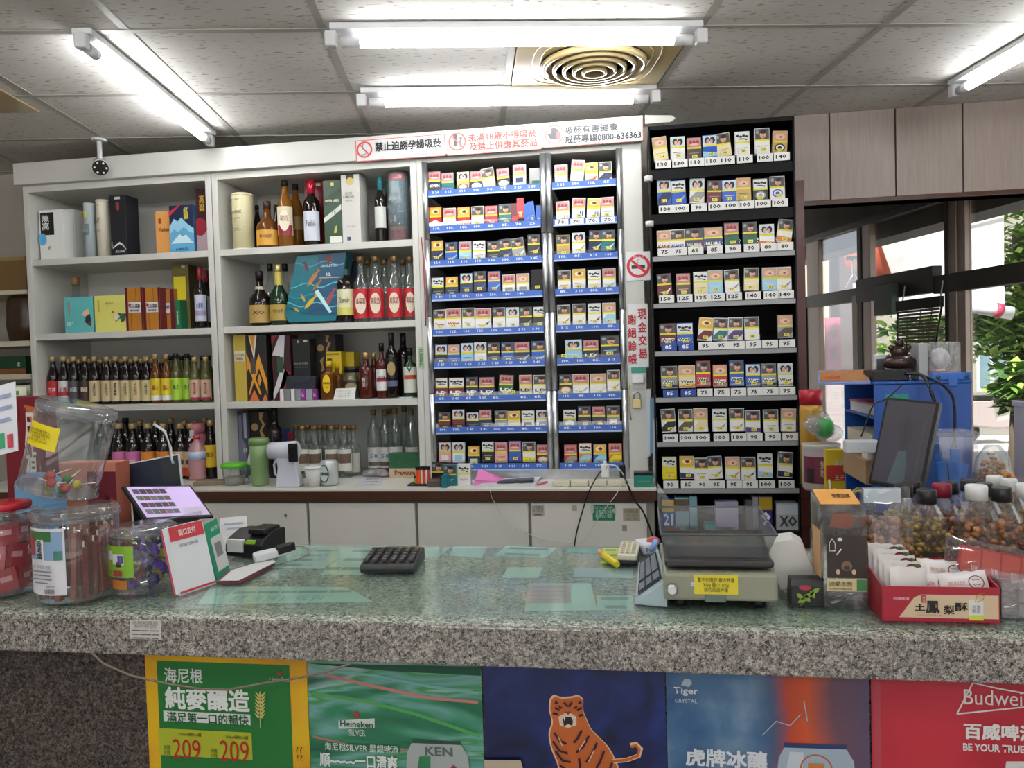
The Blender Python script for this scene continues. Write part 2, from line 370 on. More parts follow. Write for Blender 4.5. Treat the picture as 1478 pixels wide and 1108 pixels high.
wr = MB(); wbox(wr, sx(1478) + 2.3, SEND, -.04, .08, 0, ZC + .1, M_wall); struct('wall_right_solid', wr)
f = MB()
wbox(f, -.5, SEND, -.03, .02, zt_top - .05, zt_top, M_aludark)                 # head rail
wbox(f, -.5, SEND, -.05, .05, 0, .12, M_aludark)                               # sill
w1 = struct('window_1', f, .003)
fr = MB(); wbox(fr, -.5, sA0, -.025, .02, ZT - .09, ZT, M_aludark); fr.build('transom', w1, .003)
fr = MB(); wbox(fr, sA0, sB0 - .1, -.04, .02, ZT - .10, ZT + .05, M_aludark); fr.build('transom', w1, .003)
fr = MB(); wbox(fr, sB0 - .1, SEND, -.035, .02, ZT - .11, ZT - .01, M_aludark); fr.build('transom', w1, .003)
for (a, bb, m, n0) in ((sA0, sA1, M_aludark, -.03), (sA1, sA2, M_alu, -.025), (sB0, sB1, M_aludark, -.035), (sB1, sB2, M_alu, -.03), (sB2 + .008, sB3, M_alu, -.025), (sx(1169), sx(1186), mat('cream_frame', srgb('b9a898'), .5), -.02)):
    p = MB(); wbox(p, a, bb, n0, .015, .1, zt_top - .04, m); p.build('mullion', w1, .003)
p = MB(); wbox(p, sx(1150), sx(1168), -.03, .015, .1, ZT, M_aludark); p.build('mullion', w1)
p = MB(); wbox(p, sx(1236), sx(1243), -.03, .015, .1, ZT - .05, mat('cream_frame')); p.build('door_stile', w1)
s = sB3 + 1.25
while s < sx(1478) + 2.3:
    p = MB(); wbox(p, s, s + .1, -.08, .06, .1, zt_top - .04, M_alu); p.build('mullion', w1); s += 1.3
for a, bb in ((sx(1186), sA0), (sA2, sB0), (sB3, sB3 + 1.25), (sB3 + 1.35, sB3 + 2.55)):
    for z0, z1 in ((.12, ZT - .09), (ZT, zt_top - .04)):
        p = MB(); wbox(p, a, bb, 0, .006, z0, z1, M_glass); p.build('pane', w1)

# ------------------------------------------------------------------ ceiling fixtures
def lamp_between(pa, pb, label, group=None, name='tube_lamp'):
    """batten lamp along the ceiling from pa to pb (x,y)"""
    a, b_ = Vector((*pa, ZC)), Vector((*pb, ZC)); L = (b_ - a).length; ang = math.atan2(b_.y - a.y, b_.x - a.x); mid = (a + b_) / 2
    t = thing(name, label, 'ceiling lamp', mid, ang, group)
    MB().box(-L / 2, L / 2, -.03, .03, -.022, -.002, M_cap).build('batten', t, .003)
    for s in (-1, 1):
        MB().box(s * L / 2 - .018, s * L / 2 + .018, -.018, .018, -.068, -.02, M_cap).build('lamp_holder', t, .006)
    r = .0165; seg = MB(); R = Matrix.Translation((0, 0, -.052)) @ Matrix.Rotation(pi / 2, 4, 'Y')
    seg.lathe([(r, -L / 2 + .09), (r, L / 2 - .09)], 12, M_lit, R); seg.build('glowing_tube', t)
    for s in (-1, 1): MB().lathe([(r * 1.05, s * (L / 2 - .06) - .03), (r * 1.05, s * (L / 2 - .06) + .03)], 12, M_cap, R).build('tube_end', t)
    return t
def zc(x, y): p = onZ(x, y, ZC - .05); return (p.x, p.y)
lamp_between(zc(478, 60), zc(1012, 56), 'long lit tube lamp crossing the ceiling, nearer of the two above the square vent')
lamp_between(zc(522, 148), zc(946, 142), 'lit tube lamp across the ceiling just above the red and white warning signs')
lamp_between(zc(118, 62), zc(303, 205), 'lit tube lamp running away from us over the left liquor shelves')
pr = zc(1378, 134); pr2 = zc(1478, 78); dv = (Vector(pr2) - Vector(pr)).normalized() * 1.25
lamp_between(pr, (pr[0] + dv.x, pr[1] + dv.y), 'lit tube lamp at the right edge, above the panelled bulkhead')
for kk, (u, v) in enumerate(((-1.6, .4), (0.2, .4), (-1.6, -1.3), (.2, -1.3), (-1.45, 1.35), (.35, 1.3), (-2.9, 1.2))):  # unseen lamps, added to brighten the counter and the goods
    p = RC @ Vector((u, v, 0)); q = RC @ Vector((u + 1.2, v, 0))
    lamp_between((p.x, p.y), (q.x, q.y), 'lit tube lamp over the shop floor behind the viewer, %s' % ['left of centre', 'right of centre', 'rear left', 'rear right', 'above the counter edge at left', 'above the counter edge at right', 'far left'][kk], 'tube lamps over the shop floor')
# air vent (cream square diffuser with a round grille)
M_vent = mat('cream_vent', srgb('9c8a62'), .2, vary=.08, vscale=6)
M_ventd = mat('vent_dark', srgb('2b2620'), .6)
p = RC @ Vector((U0 + .5 * DU, V0 + .5 * DV, 0))
vt = thing('air_vent', 'cream square ceiling air vent with round ringed grille between two tube lamps', 'vent', (p.x, p.y, ZC), GA)
MB().box(-.285, .285, -.275, .275, -.006, .012, M_vent).build('face_plate', vt, .004)
MB().lathe([(.0, -.0075), (.19, -.0075)], 32, M_ventd).build('duct_opening', vt)
for k, r in enumerate((.19, .155, .12, .085, .05)):
    MB().lathe([(r, -.012), (r - .006, -.03 - .004 * k), (r - .016, -.03 - .004 * k), (r - .008, -.01)], 32, M_vent).build('grille_ring', vt)
for w in (.235, .205):
    rr = MB(); N = 32
    pts = []
    for k in range(N):
        a = 2 * pi * k / N; q = (abs(cos(a)) ** 4 + abs(sin(a)) ** 4) ** -.25; pts.append((w * q * cos(a) * .95, w * q * sin(a) * .92, -.008))
    rr.tube(pts + [pts[0]], .0022, mat('vent_line', srgb('d8cba0'), .3), 4); rr.build('raised_line', vt)
# second cream vent at far left
p = RC @ Vector((U0 - 3.5 * DU + .0, V0 + .5 * DV - .58, 0))
p2 = onZ(0, 126, ZC)
v2 = thing('air_vent', 'corner of a second cream ceiling vent at the left picture edge', 'vent', (p2.x - .28, p2.y - .06, ZC), GA)
MB().box(-.285, .285, -.275, .275, -.008, .0, M_vent).build('face_plate', v2, .004)
# security camera
pc = onZ(143, 200, ZC)
sc_ = thing('security_camera', 'small white bullet security camera hanging from ceiling before left shelves', 'camera', (pc.x, pc.y, ZC))
MB().lathe([(.034, -.012), (.034, 0)], 16, M_cap).build('ceiling_mount', sc_)
MB().lathe([(.011, -.1), (.011, -.01)], 10, M_cap).build('stem', sc_)
hd = thing_dir = Vector((0, 0, EYE)) - Vector((pc.x, pc.y, ZC - .14)); hd = Vector((.55, -.75, -.35)).normalized()
T = Matrix.Translation((0, 0, -.125)) @ hd.to_track_quat('Z', 'Y').to_matrix().to_4x4()
MB().lathe([(.02, -.1), (.031, -.085), (.034, .035), (.036, .045)], 16, M_cap, T).build('housing', sc_)
MB().lathe([(.0, .046), (.034, .046), (.034, .048)], 16, M_black, T).build('lens_face', sc_)
for k in range(6):
    a = k * pi / 3; MB().lathe([(.0, .0505), (.0045, .0505), (.0045, .048)], 8, C('e8e0c8'), T @ Matrix.Translation((.024 * cos(a), .024 * sin(a), 0))).build('infrared_lamp', sc_)
MB().ball((0, 0, -.1), .014, M_chrome).build('ball_joint', sc_)

# ================================================================== SHELVING
def shelf_unit(name, label, x0, x1, shelves, z0, z1):
    t = thing(name, label, 'shelving', ((x0 + x1) / 2, YC, z0)); w = (x1 - x0) / 2; H = z1 - z0; D = YB - YC - .004
    MB().box(-w, w, D - .012, D, 0, H, M_white).build('back_panel', t)
    for s in (-1, 1): MB().box(s * w - (.028 if s > 0 else 0), s * w + (.028 if s < 0 else 0), 0, D - .012, 0, H, M_white).build('side_panel', t, .002)
    MB().box(-w + .028, w - .028, 0, D - .012, H - .03, H, M_white).build('top_panel', t)
    for z in shelves: MB().box(-w + .028, w - .028, .004, D - .012, z - z0 - .03, z - z0, M_white).build('shelf', t, .002)
    return t
ZS = (2.03, 1.678, 1.335); ZH = 2.375
shelf_unit('shelving_unit', 'left white shelving unit holding boxed liquor and rows of dark bottles', -2.85, -1.893, ZS, ZW, ZH)
shelf_unit('shelving_unit', 'middle white shelving unit holding whisky and clear spirit bottles', -1.889, -.93, ZS, ZW, ZH)
hb = MB().box(-2.87, .045, YC - .03, YC - .005, ZH + .002, 2.478, M_white).build('header_board', None, .002)
tag(hb, 'long white header board along the top of the shelves, below the ceiling', 'board')
tc_ = MB().box(-2.85, .035, YC, YB - .004, ZH + .001, ZH + .03, M_white).build('cabinet_roof'); tag(tc_, 'white top boards roofing the shelving behind the header board', 'board')
# housing for the cigarette racks
rk = thing('rack_surround', 'white surround with pillar enclosing the two blue-lipped cigarette racks', 'cabinet', (-.42, YC, ZW))
MB().box(-.508, -.485, 0, .39, 0, ZH - ZW, M_white).build('side_panel', rk)
MB().box(.375, .455, 0, .39, 0, ZH - ZW, M_white).build('pillar', rk, .003)
MB().box(-.485, .375, .37, .39, 0, ZH - ZW, M_black).build('back_panel', rk)
MB().box(-.485, .375, .003, .37, ZH - ZW - .02, ZH - ZW, M_white).build('top_panel', rk)
MB().box(-.485, .375, .003, .03, .0, .045, M_chrome).build('plinth', rk)
M_blue = mat('blue_strip', srgb('3a63b4'), .35); M_bluel = mat('strip_rim', srgb('a9b9d6'), .3)
M_acr = clear('acrylic', (.97, .98, .99), base=.06, rough=.03)
RZ = (2.204, 2.049, 1.902, 1.755, 1.602, 1.461, 1.312, 1.176, 1.015)
def rack(label, x0, x1, n):
    t = thing('cigarette_rack', label, 'rack', ((x0 + x1) / 2, YC, ZW + .045)); w = (x1 - x0) / 2
    for s in (-1, 1):
        for k in range(4):
            MB().lathe([(.013, k * .335 + .001), (.013, k * .335 + .333)], 10, M_chrome, Matrix.Translation((s * (w - .012), .002, 0))).build('upright', t)
    for z in RZ:
        zz = z - ZW - .045
        MB().box(-w + .026, w - .026, .015, .34, zz + .006, zz + .012, M_black).build('shelf', t)
        MB().box(-w + .026, w - .026, -.004, .002, zz + .006, zz + .03, M_blue).build('price_strip', t)
        MB().box(-w + .026, w - .026, -.006, .002, zz, zz + .006, M_bluel).build('strip_rim', t)
        MB().box(-w + .026, w - .026, .0, .001, zz + .03, zz + .045, M_acr).build('acrylic_lip', t)
        for k in range(n + 1):
            x = -w + .03 + (2 * w - .06) * k / n; MB().box(x - .0006, x + .0006, .01, .3, zz + .012, zz + .05, M_acr).build('divider', t)
    return t
rackA = rack('wide blue-lipped cigarette rack with eight packs to a shelf, beside the clear spirit bottles', -.905, -.3665, 8)
rackB = rack('narrow blue-lipped cigarette rack with four packs to a shelf, beside the white pillar', -.3655, -.046, 4)
# black rack on the right
YK = 3.15
bk = thing('black_rack', 'tall black cigarette rack with eight packs to a shelf, right of white pillar', 'rack', (.333, YK, 0))
KX0, KX1 = .066 - .333, .598 - .333
M_bk = mat('black_rack', (.004, .004, .005), .5, spec=.18)
for s, x in ((-1, KX0), (1, KX1)): MB().box(x - (.006 if s < 0 else 0), x + (0 if s < 0 else .006), -.01, .35, 0, 2.375, M_bk).build('side_panel', bk)
MB().box(KX0, KX1, .34, .35, 0, 2.375, M_bk).build('back_panel', bk)
MB().box(KX0 - .006, KX1 + .006, -.01, .35, 2.365, 2.38, M_bk).build('top_panel', bk)
KZ = (2.218, 2.045, 1.88, 1.698, 1.511, 1.33, 1.155, .972)
for k, z in enumerate(KZ):
    MB().box(KX0, KX1, 0, .34, z - .012 - (.03 if k < 2 else 0), z - .004, M_bk).build('shelf', bk)
    if k > 1: MB().box(KX0, KX1, -.008, .0, z - .022, z - .004, mat('lip_grey', srgb('8f9091'), .4)).build('shelf_lip', bk)
    for j in range(9):
        x = KX0 + (KX1 - KX0) * j / 8; MB().box(x - .0006, x + .0006, .0, .3, z, z + .05, M_acr).build('divider', bk)
for z in (.80, .66): MB().box(KX0, KX1, 0, .34, z - .012, z, M_bk).build('shelf', bk)
for zz in (2.17, 1.995):
    MB().lathe([(.016, 0), (.016, .02)], 8, mat('bright_clip', srgb('c8c8c8'), .3), Matrix.Translation((KX0 - .008, -.005, zz))).build('clip', bk)

# worktop and drawer fronts behind the counter
YWT = onZ(600, 706, ZW).y
wt = MB().box(-3.05, .06, YWT, YB - .002, ZW - .008, ZW, mat('worktop_laminate', srgb('cfccc2'), .35, vary=.06, vscale=8)).build('worktop')
tag(wt, 'long cream worktop under the liquor shelves and cigarette racks', 'worktop')
MB().box(-3.05, .06, YWT, YWT + .02, ZW - .048, ZW - .008, M_brown).build('brown_edge', wt, .002)
MB().box(-3.05, .05, YWT + .03, YB - .002, 0, ZW - .008, mat('carcass', srgb('8f8b82'), .6)).build('carcass', wt)
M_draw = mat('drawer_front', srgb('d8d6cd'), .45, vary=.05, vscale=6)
xs = [fX(px, YWT, .85) for px in (140, 270, 443, 600, 764, 936)]
xs[0] = -3.03
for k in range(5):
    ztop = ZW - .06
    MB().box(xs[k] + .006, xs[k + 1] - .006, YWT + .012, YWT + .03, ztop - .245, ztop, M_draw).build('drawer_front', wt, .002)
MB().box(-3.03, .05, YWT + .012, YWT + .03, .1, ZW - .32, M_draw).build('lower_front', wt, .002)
lk = fX(411, YWT, .85); MB().lathe([(.0, 0), (.005, 0), (.006, .003)], 10, M_chrome, Matrix.Translation((lk, YWT + .012, fZ(744, lk, YWT))) @ Matrix.Rotation(pi / 2, 4, 'X')).build('lock', wt)

# ================================================================== COUNTER
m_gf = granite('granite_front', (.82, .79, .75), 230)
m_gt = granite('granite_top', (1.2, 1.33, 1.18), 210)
m_gd = granite('granite_base_shaded', (.25, .215, .2), 220)  # shade under the counter edge is put into this darker granite
YF, YK2 = 1.462, 2.055
ct = thing('service_counter', 'speckled granite service counter running across the foreground', 'counter', (0, YF, 0))
MB().box(-2.4, 2.2, 0, .598, .975, .992, m_gt).build('countertop', ct)
MB().box(-2.4, 2.2, -.004, .02, .912, .990, m_gf).build('apron', ct, .004)
MB().box(-2.4, 2.2, .575, .598, .86, .975, m_gf).build('apron', ct)
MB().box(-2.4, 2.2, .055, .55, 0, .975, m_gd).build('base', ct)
tp = MB(); tp.box(-2.4, 2.2, .03, .596, .9945, 1.0, clear('counter_glass', (.955, .99, .972), gloss=.5, base=.03, rough=.1, haze=.05, hcol=(.62, .8, .7))); tp.build('glass_top', ct)  # greenish haze in the glass stands for milky light on it
# return of the counter on the right, going back
cw = thing('side_counter', 'granite side counter going back on the right under the blue cabinet', 'counter', (.62, YK2, 0))
MB().box(0, 1.2, .008, 1.02, .97, .99, m_gf).build('countertop', cw, .003)
MB().box(.03, 1.1, .008, .98, 0, .97, m_gf).build('base', cw)
# ================================================================== CIGARETTE PACKS
ORD = ['first', 'second', 'third', 'fourth', 'fifth', 'sixth', 'seventh', 'eighth', 'ninth', 'tenth', 'eleventh', 'twelfth', 'thirteenth', 'fourteenth', 'fifteenth', 'sixteenth', 'seventeenth', 'eighteenth']
PK = dict(W='dddcd8', K='191a1e', N='1e2748', B='1f55b0', C='8fc0d8', R='b82a34', M='641f26', G='1f5a42', T='1b6a74', S='8d8f8e', Y='e3cf1e', O='d77a2a', P='dba0a4', D='b99a5c', E='d9cba4', U='4b3a78', A='54463f')
CN = dict(W='white', K='black', N='navy', B='blue', C='pale blue', R='red', M='dark red', G='green', T='teal', S='grey', Y='yellow', O='orange', P='pink', D='gold', E='cream', U='purple', A='brown')
SK = C('c9987f'); HR = C('241c1a'); WP_ = C('dfe3e6')
def ell(mb, cx, cz, rx, rz, y, m, n=8):
    mb.quad([(cx + rx * cos(2 * pi * i / n), y, cz + rz * sin(2 * pi * i / n)) for i in range(n)], m)
def warn_mesh(k):          # health warning picture 1 x 1 (x -.5...5, z 0..1) facing -y
    b = MB(); bg = {'A': 'b87f7c', 'B': 'bccad6', 'C': 'd8a63a', 'D': 'd5d6d4', 'E': '4b4a4c', 'F': 'c29a7c'}[k]
    b.quad([(-.5, 0, 0), (.5, 0, 0), (.5, 0, 1), (-.5, 0, 1)], C(bg))
    if k == 'A':
        for dx in (-.25, 0, .25): ell(b, dx, .5, .12, .28, -.004, C('8f3c42'))
        ell(b, 0, .3, .35, .1, -.008, C('d8b0a8'))
    if k == 'B': ell(b, -.18, .5, .2, .36, -.004, HR); ell(b, -.13, .4, .13, .28, -.008, SK); ell(b, .2, .5, .2, .38, -.004, HR); ell(b, .13, .38, .1, .25, -.008, SK)
    if k == 'C': ell(b, 0, .5, .36, .26, -.004, C('f0dcae')); ell(b, .05, .5, .2, .2, -.008, C('7a4a1e')); ell(b, .05, .5, .08, .1, -.012, HR)
    if k == 'D':
        for i in range(4): ell(b, -.33 + .22 * i, .62 - .08 * (i % 2), .12, .13, -.004, C('2a2a2b'))
        ell(b, -.05, .3, .3, .07, -.006, C('555250')); ell(b, .28, .22, .1, .08, -.008, C('3a3434'))
    if k == 'E': ell(b, .05, .42, .22, .36, -.004, SK); ell(b, .08, .7, .24, .2, -.008, HR); ell(b, .08, .22, .12, .07, -.01, C('a8463c')); ell(b, -.35, .7, .12, .2, -.004, C('8f9492'))
    if k == 'F': ell(b, 0, .45, .36, .3, -.004, C('d6b49a')); ell(b, .04, .42, .1, .1, -.008, C('8a4a42'))
    return b.mesh('health_warning')
WARN = {k: warn_mesh(k) for k in 'ABCDEF'}
def unit_plate(hexc, name='printed_panel', y=-.0):
    return MB().quad([(-.5, 0, 0), (.5, 0, 0), (.5, 0, 1), (-.5, 0, 1)], C(hexc)).mesh(name)
BAND = unit_plate('d9cf1c', 'warning_band'); STK = unit_plate('e6dc5a', 'number_sticker')
CART = {}; ART = {}
def cart_mesh(c):
    if c not in CART:
        b = MB(); m = C(PK[c], .3); b.box(-.5, .5, -.5, .5, 0, 1, m); CART[c] = b.mesh('carton')
    return CART[c]
def art_mesh(kind, c2):
    key = kind + c2
    if key in ART: return ART[key]
    b = MB(); m = C(PK[c2]); y = -.002
    # art fills x -.5...5, z 0..1 of the lower half
    if kind == 'r': b.quad([(-.5, y, 0), (.5, y, 0), (.5, y, .35), (0, y, .75), (-.5, y, .35)], m)
    elif kind == 's': b.quad([(-.4, y, .35), (.1, y, .4), (.48, y, .8), (.3, y, .35), (-.05, y, .25)], m)
    elif kind == 'd': b.quad([(-.5, y, 0), (.1, y, 0), (.5, y, .55), (.5, y, .95), (-.1, y, .95), (-.5, y, .4)], m)
    elif kind == 'o': ell(b, 0, .5, .42, .36, y, m, 12); ell(b, 0, .5, .33, .25, -.004, C('d8d2c0'), 12)
    elif kind == 'c': ell(b, 0, .5, .36, .42, y, m, 14); ell(b, 0, .5, .27, .3, -.004, C('e2e2e0'), 14); ell(b, 0, .48, .16, .18, -.006, m, 10)
    elif kind == 'w': b.quad([(-.4, y, .38), (.4, y, .38), (.42, y, .68), (-.4, y, .72)], C('e8e8e6')); b.quad([(-.5, y, 0), (.5, y, 0), (.5, y, .3), (-.5, y, .1)], m)
    elif kind == 'b': b.quad([(-.3, y, .2), (.3, y, .2), (.3, y, .75), (-.3, y, .75)], m)
    elif kind == 'h': b.quad([(-.5, y, 0), (.5, y, 0), (.5, y, .4), (-.5, y, .55)], m)
    elif kind == 'v': b.quad([(.1, y, .25), (.22, y, .25), (.22, y, .75), (.1, y, .75)], m); b.quad([(.28, y, .25), (.4, y, .25), (.4, y, .75), (.28, y, .75)], m)
    else: b.quad([(-.34, y, .55), (.34, y, .57), (.34, y, .63), (-.34, y, .61)], m); b.quad([(-.2, y, .42), (.2, y, .44), (.2, y, .47), (-.2, y, .45)], m)
    ART[key] = b.mesh('brand_mark'); return ART[key]
M_ink = C('1c1c1c'); M_wtxt = C('e4e8f0')
PACK_N = 0
def pack(x, ytop, body, art, warn, Y, zshelf, label, num=None, wide=1.0, tilt=0, word=None, wcol=None, group='cigarette packs on the racks', behind=True):
    X = fX(x, Y, zshelf + .06); zt = fZ(ytop, X, Y)
    h = .088; zb = zt - h * cos(rad(tilt))
    if zb < zshelf + .001: h = max(.06, zt - zshelf - .001); zb = zshelf + .001
    if zb > zshelf + .03: h = min(.1, h + zb - zshelf - .03)
    zb = zt - h
    w = .0545 * wide; d = .022
    t = thing('cigarette_pack', label, 'cigarette pack', (X, Y, zb), 0, group, rot=(rad(-4), rad(tilt), 0))
    inst('carton', cart_mesh(body), t, (0, d / 2, 0), None, (w, d, h))
    if warn:
        inst('health_warning', WARN[warn], t, (0, -.0006, h * .56), None, (w * .94, .03, h * .41))
        inst('warning_band', BAND, t, (0, -.0006, h * .49), None, (w * .98, 1, h * .075))
    a = inst('brand_mark', art_mesh(art[0], art[1]), t, (0, -.0004, h * .04), None, (w * .98, .3, h * .43))
    if word: txt(t, word, 0, -.0022, h * .27, w * .8, h * .14, C(wcol or ('e8e8e8' if body in 'KNBRMGTUA' else '2c2c2c')), .03)
    if num:
        sk = inst('number_sticker', STK, t, (random.uniform(-.05, .1) * w, -.0026, h * .08), None, (w * .36, 1, h * .13))
        txt(sk, str(num), 0, -.0006, .5, .66, .66, M_ink, .02)
    return t
def row(rackname, ri, zshelf, Y, ents, word_pos, zlift):
    for k, e in enumerate(ents):
        x, yt, body, art, warn = e[:5]; o = e[5] if len(e) > 5 else {}
        lab = '%s cigarette pack%s, %s from left on %s shelf of %s' % (CN[body], ' tilted' if abs(o.get('tilt', 0)) > 4 else '', ORD[k], word_pos, rackname)
        pack(x, yt, body, art, warn, Y, zshelf + zlift, lab, o.get('n'), o.get('w', 1), o.get('tilt', 0), o.get('t'), o.get('c'), 'cigarette packs in the %s' % rackname)
RA = [
 [(626.8, 246.8, 'N', 'hA', 'A', dict(t='SEVEN')), (645.5, 248.5, 'T', 'hS', 'A'), (668, 247.3, 'D', 'oM', 'B'), (687.4, 246, 'N', 'oW', 'A'), (706.4, 241.5, 'E', 'pD', 'E', dict(tilt=-8)), (726.7, 242, 'K', 'oE', 'A', dict(tilt=-3)), (749.5, 237, 'W', 'bN', 'A'), (773, 242, 'S', 'bG', None)],
 [(628, 298.3, 'R', 'rW', 'C', dict(n=9)), (648.4, 299.6, 'W', 'pE', 'A', dict(n=10)), (669, 298, 'R', 'rP', 'C', dict(n=11)), (689, 297, 'W', 'sE', 'E', dict(n=12)), (709, 296.4, 'R', 'pW', 'A', dict(n=13)), (728.7, 294, 'T', 'pW', 'E', dict(n=14)), (742.5, 293, 'M', 'bR', None, dict(w=.62)), (751, 285, 'R', 'pW', None, dict(w=.55, n=15)), (761.5, 293, 'B', 'pC', None, dict(w=.5, tilt=-6)), (768.5, 290, 'B', 'pC', None, dict(w=.5, tilt=-6, n=16)), (778, 296, 'B', 'pW', None, dict(w=.5))],
 [(631, 346.4, 'N', 'sW', 'C', dict(n=17)), (651, 349, 'B', 'sC', 'E', dict(n=18)), (671, 348, 'C', 'pW', 'A', dict(n=19)), (691, 347, 'W', 'pS', 'D', dict(n=20)), (712, 347.5, 'K', 'pS', 'E', dict(n=21)), (730.8, 344, 'N', 'sB', 'E', dict(n=22, tilt=-5)), (749.5, 342.7, 'S', 'sW', 'E', dict(n=23, tilt=-7)), (770.6, 337.8, 'K', 'sS', 'E', dict(n=24))],
 [(631.7, 399.8, 'K', 'pS', 'D', dict(n=25)), (652, 398.7, 'N', 'pS', 'C', dict(n=26)), (673, 393.8, 'N', 'pB', 'B', dict(n=27)), (692.6, 391, 'N', 'sB', 'E', dict(n=28)), (713, 391, 'B', 'sC', 'A', dict(n=29)), (734, 396, 'W', 'bS', 'A', dict(n=30)), (754.3, 394.3, 'W', 'bS', 'F', dict(n=31))],
 [(634.4, 446.6, 'W', 'hW', 'E', dict(n=33, t='Yonex', c='b02c34')), (654.4, 445, 'W', 'hW', 'A', dict(n=34, w=1.25, t='Winx', c='b02c34')), (675.9, 444, 'W', 'pN', 'E', dict(n=35)), (697, 444.7, 'W', 'sN', 'A', dict(n=36, w=1.25)), (720, 443.7, 'W', 'pS', 'E', dict(n=37)), (739.7, 443.4, 'W', 'pC', 'B', dict(n=38)), (759, 442.5, 'K', 'sS', 'E', dict(n=39)), (778.7, 441.7, 'K', 'sG', 'D', dict(n=40))],
 [(636.5, 497, 'N', 'pS', 'B', dict(n=41)), (654.7, 496.7, 'B', 'pS', 'F', dict(n=42)), (674, 495, 'C', 'pB', 'B', dict(n=43)), (693, 494, 'W', 'pC', 'B', dict(n=44)), (712.4, 494, 'N', 'pS', 'E', dict(n=45)), (732.4, 493.7, 'B', 'pC', 'E', dict(n=46)), (753.2, 493, 'N', 'sC', 'A', dict(n=47, w=1.25)), (778.2, 492, 'B', 'sC', 'E', dict(n=48, w=1.2))],
 [(637, 545, 'M', 'pW', 'D', dict(n=49, t='LD')), (658.5, 544.6, 'M', 'pW', 'D', dict(n=50, w=1.25, t='LD')), (680.7, 543.8, 'N', 'pW', 'E', dict(n=51, t='LD')), (702.4, 543.8, 'N', 'sW', 'A', dict(n=52, w=1.25, t='LD')), (729.2, 540.6, 'G', 'sW', 'A', dict(n=53, w=1.15, tilt=4, t='LD')), (758.4, 541, 'E', 'sS', 'A', dict(t='LD')), (780.3, 541, 'W', 'sE', 'E', dict(n=55, w=1.15, t='LD'))],
 [(641, 594.7, 'M', 'pA', 'E', dict(n=56)), (661.4, 590.4, 'M', 'pA', 'B', dict(n=57)), (681.7, 594.7, 'N', 'pS', 'B', dict(n=58)), (700.2, 591, 'N', 'pS', 'A', dict(n=59)), (722.7, 592.6, 'S', 'pW', 'E', dict(n=60)), (741.3, 593, 'E', 'pW', 'C', dict(n=61)), (761.7, 592.6, 'W', 'bK', 'D', dict(n=62)), (782.8, 591.7, 'W', 'bB', 'B', dict(n=63))],
 [(642, 638.5, 'P', 'bW', 'B'), (661.7, 638.5, 'W', 'bC', 'B'), (683.7, 643.4, 'N', 'bW', 'C', dict(n=66)), (704, 637, 'K', 'pS', 'D', dict(n=67)), (723, 638.5, 'P', 'pA', 'A', dict(n=68)), (743, 636.4, 'B', 'sR', 'A', dict(n=69)), (763.3, 637.6, 'W', 'hY', 'E', dict(n=70)), (783.6, 641.3, 'M', 'oP', 'A', dict(n=71))]]
RB = [
 [(809.7, 237, 'W', 'sP', 'A'), (832, 230.4, 'W', 'pB', 'A', dict(tilt=6)), (853.2, 234, 'E', 'sR', 'C'), (873.5, 232.6, 'W', 'dN', 'E')],
 [(812, 290, 'W', 'vP', 'A', dict(n=73)), (834, 285, 'W', 'vB', 'A', dict(n=74, tilt=4)), (855.8, 285.6, 'W', 'vS', 'C', dict(n=75, tilt=3)), (876.3, 283.9, 'W', 'pS', 'A', dict(n=76))],
 [(812.5, 338.6, 'D', 'pS', 'E', dict(n=76)), (835.2, 335, 'W', 'sS', 'B', dict(n=77)), (858.4, 332, 'N', 'sC', 'E', dict(n=78, tilt=3)), (877.4, 331.5, 'T', 'sW', 'E', dict(n=79, tilt=2))],
 [(814.2, 390, 'W', 'pO', 'E', dict(n=80)), (835.6, 387.7, 'W', 'pR', 'C', dict(n=81)), (857.5, 388.8, 'W', 'pY', 'D', dict(n=82)), (879, 387, 'W', 'sC', 'A', dict(n=83))],
 [(813.5, 439.7, 'W', 'sO', 'E', dict(n=84)), (835.8, 438, 'W', 'sE', 'E', dict(n=85)), (858, 437.5, 'W', 'sA', 'D', dict(n=86)), (879, 436.5, 'W', 'dC', 'F', dict(n=87))],
 [(827.7, 490, 'C', 'pW', 'B', dict(n=89, w=1.3)), (852.8, 490, 'K', 'sU', 'A', dict(n=90, w=1.2, t='LD')), (880.5, 484, 'N', 'pC', 'E', dict(n=91, w=1.45))],
 [(816.4, 540, 'N', 'oO', 'E', dict(n=92)), (838, 539.5, 'W', 'sS', 'A', dict(n=93, w=1.25)), (863.3, 539, 'W', 'sE', 'F', dict(n=94, w=1.25)), (885.6, 533.8, 'W', 'sD', 'E', dict(n=95))],
 [(822, 591, 'S', 'cW', 'D', dict(n=96)), (843.4, 586, 'N', 'pD', 'E', dict(n=97)), (864, 586, 'N', 'pD', 'A', dict(n=98)), (885, 585.7, 'S', 'bW', 'E', dict(n=99))],
 [(823.4, 641.8, 'R', 'dS', 'A', dict(n=100)), (844.5, 639.7, 'O', 'dC', 'D', dict(n=101)), (865.7, 640.6, 'B', 'dC', 'C', dict(n=102)), (888, 640, 'O', 'dY', 'A', dict(n=103))]]
for r_, ents in enumerate(RA):
    row('wide blue rack', r_, RZ[r_], YC + .012, ents, ORD[r_], .016)
for r_, ents in enumerate(RB):
    row('narrow blue rack', r_, RZ[r_], YC + .012, ents, ORD[r_], .016)
